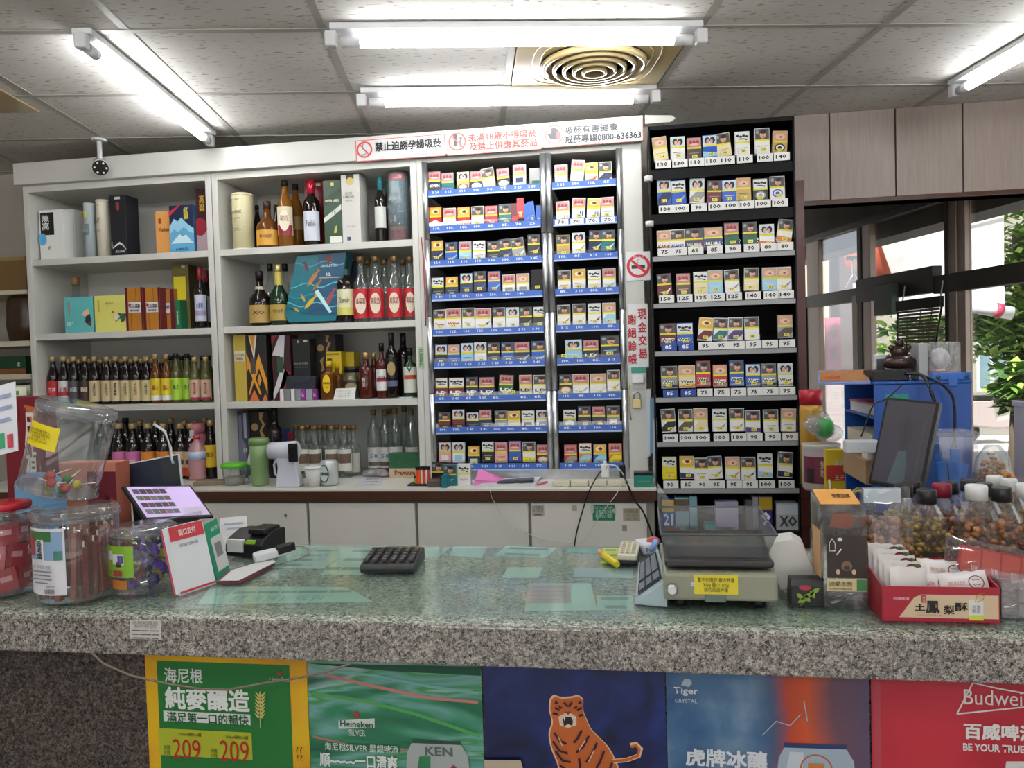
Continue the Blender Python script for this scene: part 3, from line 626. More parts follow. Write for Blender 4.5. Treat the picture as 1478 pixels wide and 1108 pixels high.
# prices on the blue strips
PA = [['3 20', '115.', '310.', '90.', '90.', '75.', '3 20', '3 20'], ['110.', '110.', '100.', '100.', '85.', '85.', '70.', '25.'], ['110.', '110.', '110.', '110.', '130.', '130.', '130.', '3 45'], ['3 20', '3 20', '110.', '130.', '130.', '140.', '140.', ''],
      ['100.', '125.', '100.', '125.', '100.', '100.', '3 90', '3 90'], ['3 25', '3 25', '3 25', '3 25', '3 20', '3 20', '3 40', '3 40'], ['85.', '3 85', '85.', '3 85', '85.', '', '85.', '85.'], ['100.', '100.', '3 85', '3 85', '100.', '100.', '80.', '80.'], ['', '', '75.', '3 30', '3 15', '3 20', '3 50', '75.']]
for r_, L_ in enumerate(PA):
    for k, s_ in enumerate(L_):
        if s_: txt(rackA, s_, -.24 + .48 * (k + .5) / 8, -.0046, RZ[r_] + .019 - ZW - .045, .03, .0105, M_wtxt, .015)
for r_ in range(9):
    for k in range(4):
        zz = RZ[r_] - ZW - .045
        if r_ == 1:
            MB().box(-.13 + .26 * (k + .5) / 4 - .028, -.13 + .26 * (k + .5) / 4 + .028, -.007, -.0045, zz + .004, zz + .028, C('d6d8dc')).build('price_tag', rackB)
            txt(rackB, '70.', -.13 + .26 * (k + .5) / 4, -.0075, zz + .016, .036, .015, M_ink, .02)
        else: txt(rackB, ['3 15', '100.', '110.', '85.'][(r_ + k) % 4], -.13 + .26 * (k + .5) / 4, -.0046, zz + .019, .03, .0105, M_wtxt, .015)
for (px_, z_, n_) in ((776, RZ[3], 32), (862 - 122, RZ[6], 54), (814, RZ[5], 88)):
    X = fX(px_, YC, z_ + .05); par = rackA if px_ < 790 else rackB
    inst('number_sticker', STK, par, (X - par.location.x, -.003, z_ - ZW - .045 + .036), None, (.022, 1, .013))
    txt(par, str(n_), X - par.location.x, -.0036, z_ - ZW - .045 + .0425, .013, .008, M_ink)
bp_ = onY(776, 400, YC + .02)
MB().box(bp_.x - rackA.location.x - .028, bp_.x - rackA.location.x + .028, .02, .03, RZ[3] - ZW - .045 + .03, RZ[3] - ZW - .045 + .12, M_black).build('empty_slot_card', rackA)
# black rack
Q = lambda s: dict(n=s)
RKB = [
 [(954.3, 196.5, 'E', 'pD', 'F', dict(tilt=-5, n=104), '130'), (978.3, 196.5, 'W', 'pU', 'B', dict(n=105), '130'), (1002, 197.5, 'A', 'pS', 'A', dict(n=106), '110'), (1024.7, 194, 'B', 'hC', 'B', dict(n=107), '110'), (1046, 191, 'E', 'pS', 'E', dict(tilt=-6, n=108), '110'), (1071.7, 189, 'W', 'pS', 'D', dict(n=109), '110'), (1100.5, 184, 'W', 'pS', 'E', dict(n=110), '100'), (1124.8, 188, 'D', 'cK', 'F', dict(tilt=4, n=111), '140')],
 [(958.8, 258, 'B', 'dN', 'B', dict(n=112), '100'), (980.2, 259, 'B', 'sS', 'D', dict(n=113, tilt=-2), '100'), (1005.8, 256.8, 'W', 'dS', 'B', dict(n=114, tilt=2), '90'), (1030.4, 260, 'M', 'pS', 'E', dict(n=115, tilt=3), '100'), (1052.8, 258.7, 'B', 'pW', 'B', dict(n=116), '100'), (1073.6, 255.6, 'D', 'pA', 'F', dict(n=117), '100'), (1097.7, 256.8, 'K', 'cS', 'D', dict(n=118), '100'), (1122.3, 253.7, 'W', 'cB', 'E', dict(n=119), '100')],
 [(958.4, 332, 'W', 'hM', 'F', dict(n=120, t='KANE', c='8a2028'), '75'), (978.3, 330.7, 'W', 'hB', 'E', dict(t='KANE', c='28509a'), '75'), (1002, 329, 'N', 'vR', 'E', dict(n=121, w=1.3, t='PALL MALL'), '85'), (1029.5, 327, 'N', 'vB', 'F', dict(n=122, w=1.3, t='PALL MALL'), '85'), (1056, 321, 'K', 'dG', 'A', dict(n=123), '90'), (1082.5, 319.7, 'K', 'dG', 'E', dict(n=124), '90'), (1107, 323, 'W', 'hO', 'B', dict(n=125), '80'), (1131, 316, 'W', 'hO', 'E', dict(n=126, tilt=8), '80')],
 [(960, 394.6, 'M', 'sW', 'E', dict(n=127, tilt=-3), '150'), (986.3, 394, 'A', 'pP', 'A', dict(n=128), '125'), (1011.5, 391.8, 'E', 'pS', 'D', dict(n=129), '125'), (1032.7, 389.5, 'C', 'pW', 'F', dict(n=130), '125'), (1057.3, 388.6, 'W', 'sS', 'E', dict(n=131, tilt=-2), '125'), (1084.4, 386, 'E', 'pW', 'E', dict(n=132, tilt=2), '140'), (1111, 385.5, 'C', 'pW', 'F', dict(n=133), '140'), (1131.8, 384.8, 'W', 'sS', 'F', dict(n=134), '140')],
 [(963.7, 466.6, 'M', 'wB', 'E', dict(n=135, w=1.15, t='West', c='2a2a2a'), '85'), (988.4, 465.7, 'B', 'wS', 'D', dict(n=136, w=1.15, t='West', c='2a2a2a'), '85'), (1017, 458, 'W', 'dM', 'C', dict(n=137, tilt=6), '95'), (1039.5, 458.5, 'W', 'dT', 'E', dict(n=138, tilt=4), '95'), (1061.3, 458, 'W', 'dU', 'E', dict(n=139, tilt=2), '95'), (1085.4, 457, 'W', 'pE', 'E', dict(n=140), '95'), (1109, 0, None, None, None, {}, '95'), (1133.7, 454.3, 'S', 'dA', 'F', dict(n=142), '95')],
 [(966, 528, 'S', 'wK', 'E', dict(n=143, w=1.15, t='West', c='2a2a2a'), '85'), (991.6, 527, 'E', 'wO', 'F', dict(n=144, w=1.15, t='West', c='2a2a2a'), '85'), (1015.3, 520.6, 'R', 'wS', 'E', dict(n=145, t='West', c='2a2a2a'), '75'), (1039.5, 526, 'R', 'wS', 'F', dict(n=146, t='West', c='2a2a2a'), '75'), (1063.6, 519.7, 'B', 'wS', 'E', dict(n=147, t='West', c='2a2a2a'), '75'), (1087.3, 525, 'B', 'wS', 'B', dict(n=148, t='West', c='2a2a2a'), '75'), (1110, 524.4, 'S', 'wK', 'E', dict(n=149, t='West', c='2a2a2a'), '75'), (1134, 524, 'W', 'wS', 'B', dict(n=150, t='West', c='2a2a2a'), '75')],
 [(965.7, 590, 'W', 'dK', 'E', dict(n=151, tilt=-3), '100'), (989.6, 590.5, 'W', 'dA', 'E', dict(n=152), '100'), (1011.4, 589, 'W', 'dE', 'F', dict(n=153), '100'), (1038.8, 590, 'W', 'sS', 'D', dict(n=154), '100'), (1064, 588.9, 'W', 'sS', 'E', dict(n=155), '100'), (1087, 592, 'W', 'hU', 'E', dict(n=156), '90'), (1113, 590.9, 'W', 'pS', 'E', dict(n=157), '90'), (1138, 589.5, 'W', 'pS', 'F', dict(n=158, tilt=2), '90')],
 [(966.3, 659.4, 'Y', 'pD', 'D', dict(n=159), '90'), (991.6, 658.4, 'W', 'hN', 'C', dict(n=160), '85'), (1012.4, 661, 'W', 'pS', 'E', dict(n=161), '90'), (1033, 658.4, 'W', 'sS', 'E', dict(n=162, tilt=-3), '95'), (1057.7, 659.4, 'W', 'sO', 'F', dict(n=163), '95'), (1080.3, 659.8, 'W', 'sB', 'E', dict(n=164), '95'), (1104.8, 654.4, 'W', 'hC', 'D', dict(n=165), '100'), (1132.6, 652.4, 'W', 'hN', 'E', dict(n=166, tilt=4), '100')]]
TAG = MB().box(-.5, .5, -.0008, 0, 0, 1, C('dcdcd8')).mesh('price_tag')
for r_, ents in enumerate(RKB):
    k_ = 0
    for j, e in enumerate(ents):
        x, yt, body, art, warn, o, price = e
        if body:
            lab = '%s cigarette pack%s, %s from left on %s shelf of black rack' % (CN[body], ' tilted' if abs(o.get('tilt', 0)) > 4 else '', ORD[k_], ORD[r_]); k_ += 1
            pack(x, yt, body, art, warn, YK + .012, KZ[r_] + .004, lab, o.get('n'), o.get('w', 1), o.get('tilt', 0), o.get('t'), o.get('c'), 'cigarette packs in the black rack')
        blue = (r_ in (4, 5) and j < 2)
        X = fX(x + (3 if r_ < 2 else 2), YK, KZ[r_]) - .333; z0 = KZ[r_] - .002
        tg = inst('price_tag', TAG if not blue else MB().box(-.5, .5, -.0008, 0, 0, 1, C('25458f')).mesh('price_tag'), bk, (X, -.0095, z0), None, (.058, 1, .03))
        txt(tg, price, -.05, -.0017, .5, .66 if len(price) == 3 else .45, .52, M_ink if not blue else M_wtxt, .03)
# boxes on the lowest shelves of the black rack
def low_box(x0, x1, y0, y1, hexc, label, z, word=None, wc='f0f0f0', art=None):
    Y = YK + .02; X0, X1 = fX(x0, Y, z), fX(x1, Y, z); zt = fZ(y0, X0, Y); zt = max(zt, z + .03)
    t = thing('cigarette_box', label, 'box', ((X0 + X1) / 2, Y, z + .0005), 0, 'boxes at the foot of the black rack')
    w = (X1 - X0) / 2; MB().box(-w, w, 0, .06, 0, zt - z, C(hexc)).build('carton', t, .001)
    if art: MB().box(-w, w, -.001, 0, (zt - z) * .58, (zt - z) * .95, C(art)).build('printed_panel', t)
    if word: txt(t, word, 0, -.0022, (zt - z) * .33, w * 1.5, (zt - z) * .4, C(wc), .03)
low_box(956, 974, 720, 750, '2f63b0', 'blue and white box with number 21 at foot of black rack', .80, '21', art='c8a83c')
low_box(975, 995, 718, 750, '8db4bf', 'pale blue carton beside the box numbered 21 in black rack', .80, art='6a5a4a')
low_box(996, 1007, 716, 750, '7fa9b8', 'narrow pale blue carton, third from left at foot of black rack', .80)
low_box(1033, 1066, 724, 745, 'a9a3c0', 'lilac flat box standing alone at foot of black rack', .80)
low_box(1077, 1086, 722, 748, '55565a', 'slim dark grey carton left of purple box in black rack', .80)
low_box(1087, 1095, 717, 748, '9a98a0', 'slim light grey carton touching the purple box in black rack', .80)
low_box(1096, 1115, 715, 749, '40307a', 'purple and yellow box with a white 9 in black rack', .80, '9', art='b79b2c')
low_box(1121, 1155, 726, 770, 'b4b8bb', 'tall white and grey carton lettered in black at right foot of black rack', .80, 'XO', '3a3a3e', art='c9d2d8')
low_box(957, 983, 759, 780, 'b9b0a0', 'pale carton on lowest visible shelf of black rack, left end', .66, art='8a4a40')
low_box(990, 1007, 759, 780, '39506a', 'dark blue carton, second on lowest visible shelf of black rack', .66)
low_box(1018, 1038, 756, 780, '2f9a94', 'turquoise carton on lowest visible shelf of black rack', .66)
low_box(1041, 1060, 760, 780, '6fae2a', 'lime green carton on lowest visible shelf of black rack', .66)
# ================================================================== GOODS ON THE LIQUOR SHELVES
def clampH(z, H):
    for a, b in ((ZS[0], 2.338), (ZS[1], ZS[0] - .034), (ZS[2], ZS[1] - .034), (ZW, ZS[2] - .034)):
        if abs(z - a) < .001: return min(H, b - z)
    return H
YI = YC + .045            # front line of the goods
def bx(name, label, cat, x0, x1, yt, z, hexc, depth=.09, Y=None, group=None, art=(), texts=(), side=None, lid=None, rough=.4, rz=0, top=None):
    Y = YI if Y is None else Y
    X0, X1 = fX(x0, Y, z + .1), fX(x1, Y, z + .1); H = clampH(z, fZ(yt, (X0 + X1) / 2, Y) - z); W = X1 - X0
    t = thing(name, label, cat, ((X0 + X1) / 2, Y + .0, z + .0005), rz, group)
    mats = {1: C(side), 3: C(side)} if side else None
    if top: mats = dict(mats or {}); mats[4] = C(top)
    MB().box(-W / 2, W / 2, 0, depth, 0, H, C(hexc, rough), mats=mats).build('carton', t, .0012)
    for k, a in enumerate(art):          # (u0,v0,u1,v1,hex) or ('poly',[(u,v)..],hex)
        y = -.0012 - .0005 * k
        if a[0] == 'poly': MB().quad([((u - .5) * W, y, v * H) for u, v in a[1]], C(a[2], rough)).build('printed_shape', t)
        elif a[0] == 'ell':
            b_ = MB(); ell(b_, (a[1] - .5) * W, a[2] * H, a[3] * W, a[4] * H, y, C(a[5], rough), 14); b_.build('printed_shape', t)
        else: MB().quad([((a[0] - .5) * W, y, a[1] * H), ((a[2] - .5) * W, y, a[1] * H), ((a[2] - .5) * W, y, a[3] * H), ((a[0] - .5) * W, y, a[3] * H)], C(a[4], rough)).build('printed_panel', t)
    for (s_, u, v, w, h, c) in texts: txt(t, s_, (u - .5) * W, -.0045, v * H, w * W, h * H, C(c), .015)
    return t
# --- bottles -----------------------------------------------------------------
PROF = dict(   # (radius, height) normalised: radius 1 = body, height 1 = top of the cap; last entries are the neck; cap from 'cap'
 soy=([(.0, 0), (.93, .004), (1, .02), (1, .52), (.93, .60), (.62, .72), (.42, .82), (.38, .90), (.40, .915)], .90, .46, .06, .50),
 clear=([(.0, 0), (.93, .005), (1, .02), (1, .56), (.9, .62), (.5, .72), (.36, .80), (.34, .9)], .885, .42, .10, .50),
 kao=([(.0, 0), (.94, .005), (1, .02), (1, .52), (.92, .58), (.6, .66), (.44, .74), (.36, .84), (.36, .92)], .91, .44, .08, .46),
 wine=([(.0, 0), (.94, .005), (1, .02), (1, .62), (.93, .68), (.55, .75), (.42, .80), (.40, .98)], .76, .43, .12, .55),
 slim=([(.0, 0), (.92, .005), (1, .02), (1, .60), (.85, .69), (.45, .79), (.36, .86), (.36, .93)], .91, .41, .1, .5),
 round=([(.0, 0), (.85, .005), (1, .05), (1, .42), (.9, .52), (.5, .62), (.33, .70), (.31, .86)], .85, .36, .06, .38),
 shoulder=([(.0, 0), (.96, .005), (1, .02), (1, .60), (.88, .67), (.40, .72), (.36, .78), (.36, .86)], .85, .42, .1, .5),
 jar=([(.0, 0), (.95, .005), (1, .03), (1, .72), (.85, .8), (.8, .86)], .82, .88, .1, .7))
G_clear = clear('bottle_glass_clear', (.86, .90, .88), gloss=.7, base=.07, rough=.03, haze=.04, hcol=(.6, .68, .64))
G_dark = mat('bottle_glass_dark', (.010, .006, .005), .06)
G_amber = mat('bottle_amber', (.16, .055, .012), .05, trans=.25, ior=1.36)
G_whisky = mat('bottle_whisky', (.26, .10, .015), .05, trans=.3, ior=1.36)
G_green = mat('bottle_green', (.012, .03, .012), .05)
G_yell = mat('bottle_olive', (.12, .12, .04), .05, trans=.25, ior=1.35)
G_red = mat('bottle_redbrown', (.07, .012, .008), .06)
G_gold = mat('cap_gold', (.45, .30, .12), .35, .6)
BM = {}
def bottle_meshes(kind, r, H, gm, cm, sq):
    key = (kind, round(r, 3), round(H, 3), gm.name, cm.name, sq)
    if key in BM: return BM[key]
    prof, capz, capr, l0, l1 = PROF[kind]
    seg = 4 if sq else 18
    T = Matrix.Rotation(pi / 4, 4, 'Z') if sq else None
    b = MB().lathe([(a * r * (1.3 if sq else 1), z * H) for a, z in prof], seg, gm, T, smooth=not sq)
    cr = max(capr * r, .3 * r)
    c = MB().lathe([(cr, capz * H), (cr, H * .995), (cr * .9, H)], 14, cm)
    BM[key] = (b.mesh('bottle_body'), c.mesh('cap')); return BM[key]
def bottle(label, x, w, yt, z, kind='soy', gm=None, cm=None, lab=None, Y=None, group=None, word=None, wc='1c1c1c', name='bottle', sq=False, label_v=None, neck=None, roundel=None, vert=False, art2=None, cat='bottle'):
    Y = YI + .03 if Y is None else Y
    gm = gm or G_dark; cm = cm or G_gold
    X = fX(x, Y, z + .12); r = abs(fX(x + w / 2, Y, z) - fX(x, Y, z)); H = clampH(z, fZ(yt, X, Y) - z)
    face = math.atan2(-X, Y)        # turn the label towards the shop side
    t = thing(name, label, cat, (X, Y, z + .0005), -face * .6 if False else 0, group)
    bm_, cm_ = bottle_meshes(kind, r, H, gm, cm, sq)
    inst('glass_body' if kind != 'jar' else 'jar_body', bm_, t); inst('cap', cm_, t)
    l0, l1 = label_v or PROF[kind][3:5]
    a = math.atan2(-Y, -X) * .6 + (-pi / 2) * .4      # partly turned to the viewer's side of the shop
    def strip(nm, m, v0, v1, rr, half):
        b_ = MB().lathe([(rr, v0 * H), (rr, v1 * H)], 8, m, a0=a - half, a1=a + half); return b_.build(nm, t)
    lo = None
    if lab:
        if sq: lo = MB().box(-r * .75, r * .75, -r * .93, -r * .92 + .0005, l0 * H, l1 * H, C(lab)).build('paper_label', t)
        else: lo = strip('paper_label', C(lab), l0, l1, r * 1.012, 1.15)
        if art2: strip('label_band', C(art2[2]), l0 + (l1 - l0) * art2[0], l0 + (l1 - l0) * art2[1], r * 1.02, 1.0) if not sq else MB().box(-r * .7, r * .7, -r * .95, -r * .93, (l0 + (l1 - l0) * art2[0]) * H, (l0 + (l1 - l0) * art2[1]) * H, C(art2[2])).build('label_band', t)
        if roundel:
            rr_m = MB(); ell(rr_m, 0, 0, r * .62, (l1 - l0) * H * .36, 0, C(roundel), 14)
            o = rr_m.build('label_medallion', lo or t); d = r * 1.03; o.location = (d * cos(a), d * sin(a), (l0 + l1) / 2 * H); o.rotation_euler = (0, 0, a + pi / 2)
        if word:
            d = r * 1.05; o = txt(lo or t, word, d * cos(a), d * sin(a), (l0 + (l1 - l0) * .58) * H, r * (.45 if vert else 1.05), (l1 - l0) * H * (.62 if vert else .22), C(wc), .015, rot=(pi / 2, 0, a + pi / 2))
    if neck: strip('neck_label', C(neck[2]), neck[0], neck[1], PROF[kind][2] * r * 1.05 + .002, pi * .95)
    return t
# ---------- left unit, top shelf
z = ZS[0]
bx('gift_box', 'white gift box with black calligraphy square, at left end of top left shelf', 'box', 57.6, 92, 303, z, 'dfe0dc', .07, art=[(.06, .50, .62, .95, '1f1f20'), ('ell', .12, .42, .18, .12, '59a9d6')], texts=[('陳\n高', .3, .75, .3, .3, 'e8e8e8'), ('金門', .42, .24, .1, .07, '5a5a5a')])
bx('gift_box', 'white gift box directly behind the one with the black square', 'box', 74, 108, 303, z, 'd6d6d0', .1, Y=YI + .075)
bx('tin_tube', 'pale blue whisky tube with yellow round sticker, on top left shelf', 'tube', 122.6, 139.5, 293.8, z, 'a9b4b9').name = 'whisky_tube_tmp'
def tube_tin(label, x, w, yt, z, hexc, lid, arts, Y=None, texts=(), name='whisky_tube'):
    Y = YI + .04 if Y is None else Y
    X = fX(x, Y, z + .1); r = abs(fX(x + w / 2, Y, z) - X); H = clampH(z, fZ(yt, X, Y) - z); a = -pi / 2 + math.atan2(-X, Y) * -.6
    t = thing(name, label, 'tube', (X, Y, z + .0005))
    MB().lathe([(0, 0), (r, 0), (r, H * .985), (r * .97, H)], 22, C(hexc)).build('tube_body', t)
    MB().lathe([(r * 1.02, 0), (r * 1.02, H * .03)], 22, C(lid)).build('rim', t); MB().lathe([(r * 1.02, H * .96), (r * 1.02, H * .985)], 22, C(lid)).build('rim', t)
    for (v0, v1, hx, half) in arts: MB().lathe([(r * 1.01, v0 * H), (r * 1.01, v1 * H)], 8, C(hx), a0=a - half, a1=a + half).build('printed_panel', t)
    for (s_, v, w_, h_, c) in texts: txt(t, s_, r * 1.04 * cos(a), r * 1.04 * sin(a), v * H, w_ * r * 2, h_ * H, C(c), .01, rot=(pi / 2, 0, a + pi / 2))
    return t
for o in [o for o in COL.objects if o.name == 'whisky_tube_tmp']:
    for ch in list(o.children): bpy.data.objects.remove(ch)
    bpy.data.objects.remove(o)
tube_tin('pale blue-grey whisky tube with yellow round sticker, on top left shelf', 131, 17, 293.8, z, 'a5b1b6', 'c4c8c8', [(.74, .86, 'e6dc4a', .45), (.42, .62, '6f7f88', .8)], texts=[('PORT\nCHARLOTTE', .54, .8, .12, 'd8dcdc')])
tube_tin('cream whisky tube touching the pale blue one on top left shelf', 150, 19, 289, z, 'd3cdb9', 'd9d5c6', [], texts=[('Bruich', .9, .4, .03, '5b5348'), ('ISLAY', .64, .75, .1, '6a6258'), ('single malt', .46, .8, .04, '8a8070')])
bx('gift_box', 'tall black box with white mountain outline and number 6, top left shelf', 'box', 160, 182.5, 281.6, z, '202126', .1, art=[('poly', [(.1, .13), (.35, .17), (.55, .2), (.75, .17), (.95, .1), (.95, .12), (.75, .2), (.55, .235), (.35, .2), (.1, .15)], 'd8d8d8'), (.42, .75, .62, .88, '8a3a34'), (.35, .93, .7, .97, 'c8c8c8')], texts=[('6', .1, .2, .14, .09, 'b7a16a'), ('玉山高粱', .6, .08, .6, .04, 'd8d8d8')])
bx('gift_box', 'small orange box half behind the blue mountain box, top left shelf', 'box', 225, 248, 305, z, 'd99a55', .08, Y=YI + .03, art=[(.2, .72, .36, .84, '9a3a2a')], texts=[('Yushan', .55, .58, .65, .09, '8a3a22')])
bx('gift_box', 'navy box printed with pale blue snowy mountains, top left shelf', 'box', 245, 280, 296, z, '1d2547', .07, side='2a6080', art=[(0, 0, 1, .2, '5aa0c4'), ('poly', [(0, .2), (0, .55), (.2, .72), (.35, .66), (.5, .74), (.75, .6), (1, .5), (1, .2)], '8ec2d8'), ('poly', [(0, .2), (0, .4), (.2, .5), (.35, .44), (.6, .54), (.8, .44), (1, .4), (1, .2)], '5f9fc2'), ('poly', [(.05, .2), (.2, .28), (.42, .4), (.52, .34), (.68, .38), (.9, .24), (1, .2)], 'c4dde6'), ('poly', [(0, .76), (0, .86), (.42, 1), (.5, 1)], 'b8323a')], texts=[('紅\n韻', .72, .82, .2, .25, 'd8cb3a'), ('台灣高粱', .5, .08, .5, .05, '2a4a6a')])
bx('gift_box', 'tall dark red box with gold writing beside the mountain box', 'box', 284, 303, 271.5, z, '3a1420', .1, Y=YI + .02, art=[(0, 0, 1, .34, 'a08a90'), ('ell', .3, .4, .5, .14, '8a1f30')], texts=[('高\n粱', .5, .76, .4, .26, 'b79a35')])
# ---------- left unit, second shelf
z = ZS[1]
bottle('clear bottle with wooden cap behind the turquoise box on second left shelf', 111, 27, 399, z, 'round', G_clear, mat('wood_cap', srgb('a07a50'), .5), Y=YI + .16)
bx('gift_box', 'turquoise box with bird drawing on second shelf of left unit', 'box', 93, 134, 428.5, z, '5fb3b4', .09, top='d6c88a', art=[(.15, .5, .2, .88, 'c06a4a'), ('poly', [(.6, .5), (.72, .62), (.86, .66), (.9, .5), (.75, .44)], 'd9b89a'), ('poly', [(.75, .45), (.9, .52), (.95, .3), (.85, .2), (.72, .3)], '2b3340'), ('poly', [(.82, .3), (.95, .32), (.92, .18), (.84, .2)], '8a2a34')], texts=[('58°', .2, .26, .25, .1, 'd8e8e8')])
bx('gift_box', 'pale yellow box with bird drawing, right of the turquoise box', 'box', 136.5, 182, 426, z, 'd3cf6c', .09, art=[('poly', [(.6, .4), (.72, .52), (.9, .48), (1, .5), (.97, .3), (.85, .24), (.8, .36), (.66, .26)], '3a5a44'), ('poly', [(.6, .4), (.72, .52), (.8, .4), (.66, .28)], 'd8d0c0'), ('poly', [(.52, .5), (.58, .58), (.64, .52)], 'c0522a'), (.12, .55, .17, .88, 'c0a050')], texts=[('金門高粱', .5, .78, .25, .06, 'a89a48')])
for k, (a, b_) in enumerate(((181.5, 206.5), (207.5, 231))):
    t = bx('gift_box', ['left of the two wood-patterned maroon and amber boxes', 'right of the two wood-patterned maroon and amber boxes'][k] + ' on second left shelf', 'box', a, b_, 415, z, 'b0742a', .08 if k == 0 else .13, side='6a2430', art=[(0, 0, .14, 1, '5a1a2c'), (.9, 0, 1, 1, '5a1a2c'), (.18, .42, .9, .66, 'd6d2d4'), (.3, 0, .34, .4, '8e5a1c'), (.62, .66, .66, 1, '8e5a1c'), (.2, .56, .32, .64, 'b02c3a')], texts=[('玉山 高粱', .56, .57, .6, .1, '2a2024'), ('陳年特級', .55, .47, .5, .05, '4a4044')], rough=.2)
bx('gift_box', 'amber box with white label behind the maroon pair, its side shown', 'box', 232, 252, 417, z, 'a96c26', .1, Y=YI + .05, art=[(0, 0, .12, 1, '5a1a2c'), (.72, 0, 1, 1, '5a1a2c'), (.12, .42, .7, .66, 'd2cecf')], texts=[('純釀 高粱', .42, .56, .5, .09, '2a2024')])
bx('gift_box', 'slim green box between the amber boxes and tall olive box', 'box', 253, 260, 433, z, '1f6b46', .06, Y=YI + .02, texts=[('台灣菸酒', .5, .4, .3, .5, 'cfe0d0')])
bx('gift_box', 'tall olive-gold box with shiny yellow foil plate, second left shelf', 'box', 250, 274, 382, z, '6f6232', .08, Y=YI + .08, side='4a3f22', art=[(.1, .46, .82, .82, 'd9cb2e'), (.6, .95, .82, .985, 'c8c8c8')])
bottle('red-capped dark wine bottle with pale illustrated label, second left shelf', 290, 16, 386, z, 'wine', G_dark, C('9a2430', .25), 'c3c6d8', word='山葡萄', wc='4a5a9a', art2=(.2, .4, '9a8fb4'))
bottle('dark wine bottle at right end of second left shelf, half behind post', 300, 16, 389, z, 'wine', G_dark, C('86202a', .25), 'b9c4d6', Y=YI + .06, word='紅酒', wc='334')if False else None
bottle('dark wine bottle at right end of second left shelf, behind the illustrated one', 299, 15, 390, z, 'wine', G_dark, C('86202a', .25), 'b9c4d6', Y=YI + .11)
# ---------- left unit, third shelf: sauce bottles
z = ZS[2]
spec = [(77.5, 'b4252e', 'd8', 'black bottle with red label, leftmost on third left shelf', '三杯', 'e8d8d8'), (93, 'cfc8c8', 0, 'black bottle with white and red label, second on third left shelf', '紅標', 'a02030'), (107.5, '4a4448', 0, 'black bottle with narrow dark label, third on third left shelf', '米酒', 'c8c8c8'), (123.5, '3a2c26', 0, 'clear-necked bottle with dark photo label, fourth on third left shelf', '醋', 'd8c8a8'),
        (137.5, 'c9b48c', 0, '', '小吃黑', '2a2018'), (155, 'c9b48c', 0, '', '小吃黑', '2a2018'), (168, 'c9b48c', 0, '', '醬', '2a2018'), (182, 'c4b586', 0, '', '小公黃', '2a2018'), (197, 'c4b586', 0, '', '純黃', '8a2a20'), (212, 'c4b586', 0, '', '水食', '2a2018')]
names10 = {4: 'first', 5: 'second', 6: 'third', 7: 'fourth', 8: 'fifth', 9: 'sixth'}
capc = mat('cap_tan', srgb('b39a6a'), .4, .2)
for k, (x, lc, _, lb, w_, wc) in enumerate(spec):
    if not lb: lb = 'dark sauce bottle with tan label, %s of the six on third left shelf' % names10[k]
    bottle(lb, x, 15.5, 514.5, z, 'soy', G_dark, capc, lc, word=w_, wc=wc, vert=k > 3, group='sauce bottles on third left shelf', art2=(.3, .5, 'b03040') if k == 1 else None)
for k, x in enumerate((225.5, 241)): bottle('clear sauce bottle with bright yellow label, %s of two on third left shelf' % ORD[k], x, 15, 511, z, 'soy', G_amber, capc, 'd8c22a', word='薑汁', wc='a8481a', art2=(0, .22, 'e0e0d8'), group='sauce bottles on third left shelf')
for k, x in enumerate((255, 271)): bottle('olive bottle with lime green label and black cap, %s of two on third left shelf' % ORD[k], x, 15, 510, z, 'soy', G_yell, M_black, '9dc43a', Y=YI + .03 + .02 * k, word='梅子', wc='2a4a1a', group='sauce bottles on third left shelf')
for k, x in enumerate((281.5, 297.5)): bottle('clear bottle with pinkish beige label, %s of two at right of third left shelf' % ORD[k], x, 15, 515, z, 'soy', G_yell, capc, 'c7a88e', Y=YI + .02, word='紅麴', wc='8a1a2a', vert=True, art2=(0, .12, '9a2a4a'), group='sauce bottles on third left shelf')
for k, x in enumerate((85, 100, 115, 130, 146, 161, 176, 190, 205, 219, 234)):
    bottle('dark sauce bottle in back row of third left shelf, %s from left' % ORD[k], x, 15, 518, z, 'soy', G_dark, capc, None, Y=YI + .13, group='back row of sauce bottles on third left shelf')
for k, x in enumerate((248, 263, 278, 293, 302)):
    bottle('black-capped bottle in back row at right of third left shelf, %s from left' % ORD[k], x, 14, 513, z, 'soy', G_yell, M_black, None, Y=YI + .14, group='back row of sauce bottles on third left shelf')
# ---------- left unit, on the worktop
z = ZW
lab4 = [(173.5, 'c0689a', 'left'), (193, 'c0689a', 'right'), (215, 'c8782a', 'left'), (237, 'c8782a', 'right'), (261.6, 'b9a080', 'left'), (276, 'b9a080', 'right')]
desc = {'c0689a': 'dark bottle with pink label', 'c8782a': 'dark bottle with orange and red label', 'b9a080': 'dark bottle with brown and cream label'}
for x, lc, sd in lab4:
    bottle('%s, %s of its pair on left worktop' % (desc[lc], sd), x, 20, 610.5, z, 'soy', G_dark, capc, lc, word='素蠔' if lc != 'c0689a' else '桂花', wc='3a1a10' if lc != 'c0689a' else 'e8c8d8', art2=(0, .4, 'a82a24') if lc == 'c8782a' else ((0, .35, 'b8482a') if lc == 'b9a080' else None), group='dark bottles on the left worktop', vert=False)
bottle('dark bottle with bright yellow flower label, beside the middle post on left worktop', 305, 17, 606, z, 'soy', G_dark, capc, 'd6b52a', word='蔭油', wc='6a2a10', group='dark bottles on the left worktop', label_v=(.2, .58))
for k, x in enumerate((147, 160, 168, 183, 204, 226, 248, 268, 284, 297)):
    bottle('dark bottle in back row on left worktop, %s from left' % ORD[k], x, 18, 606 if k % 3 else 603, z, 'soy', G_dark, capc if k not in (1, 3) else M_black, None, Y=YI + .14, group='back row of dark bottles on the left worktop')
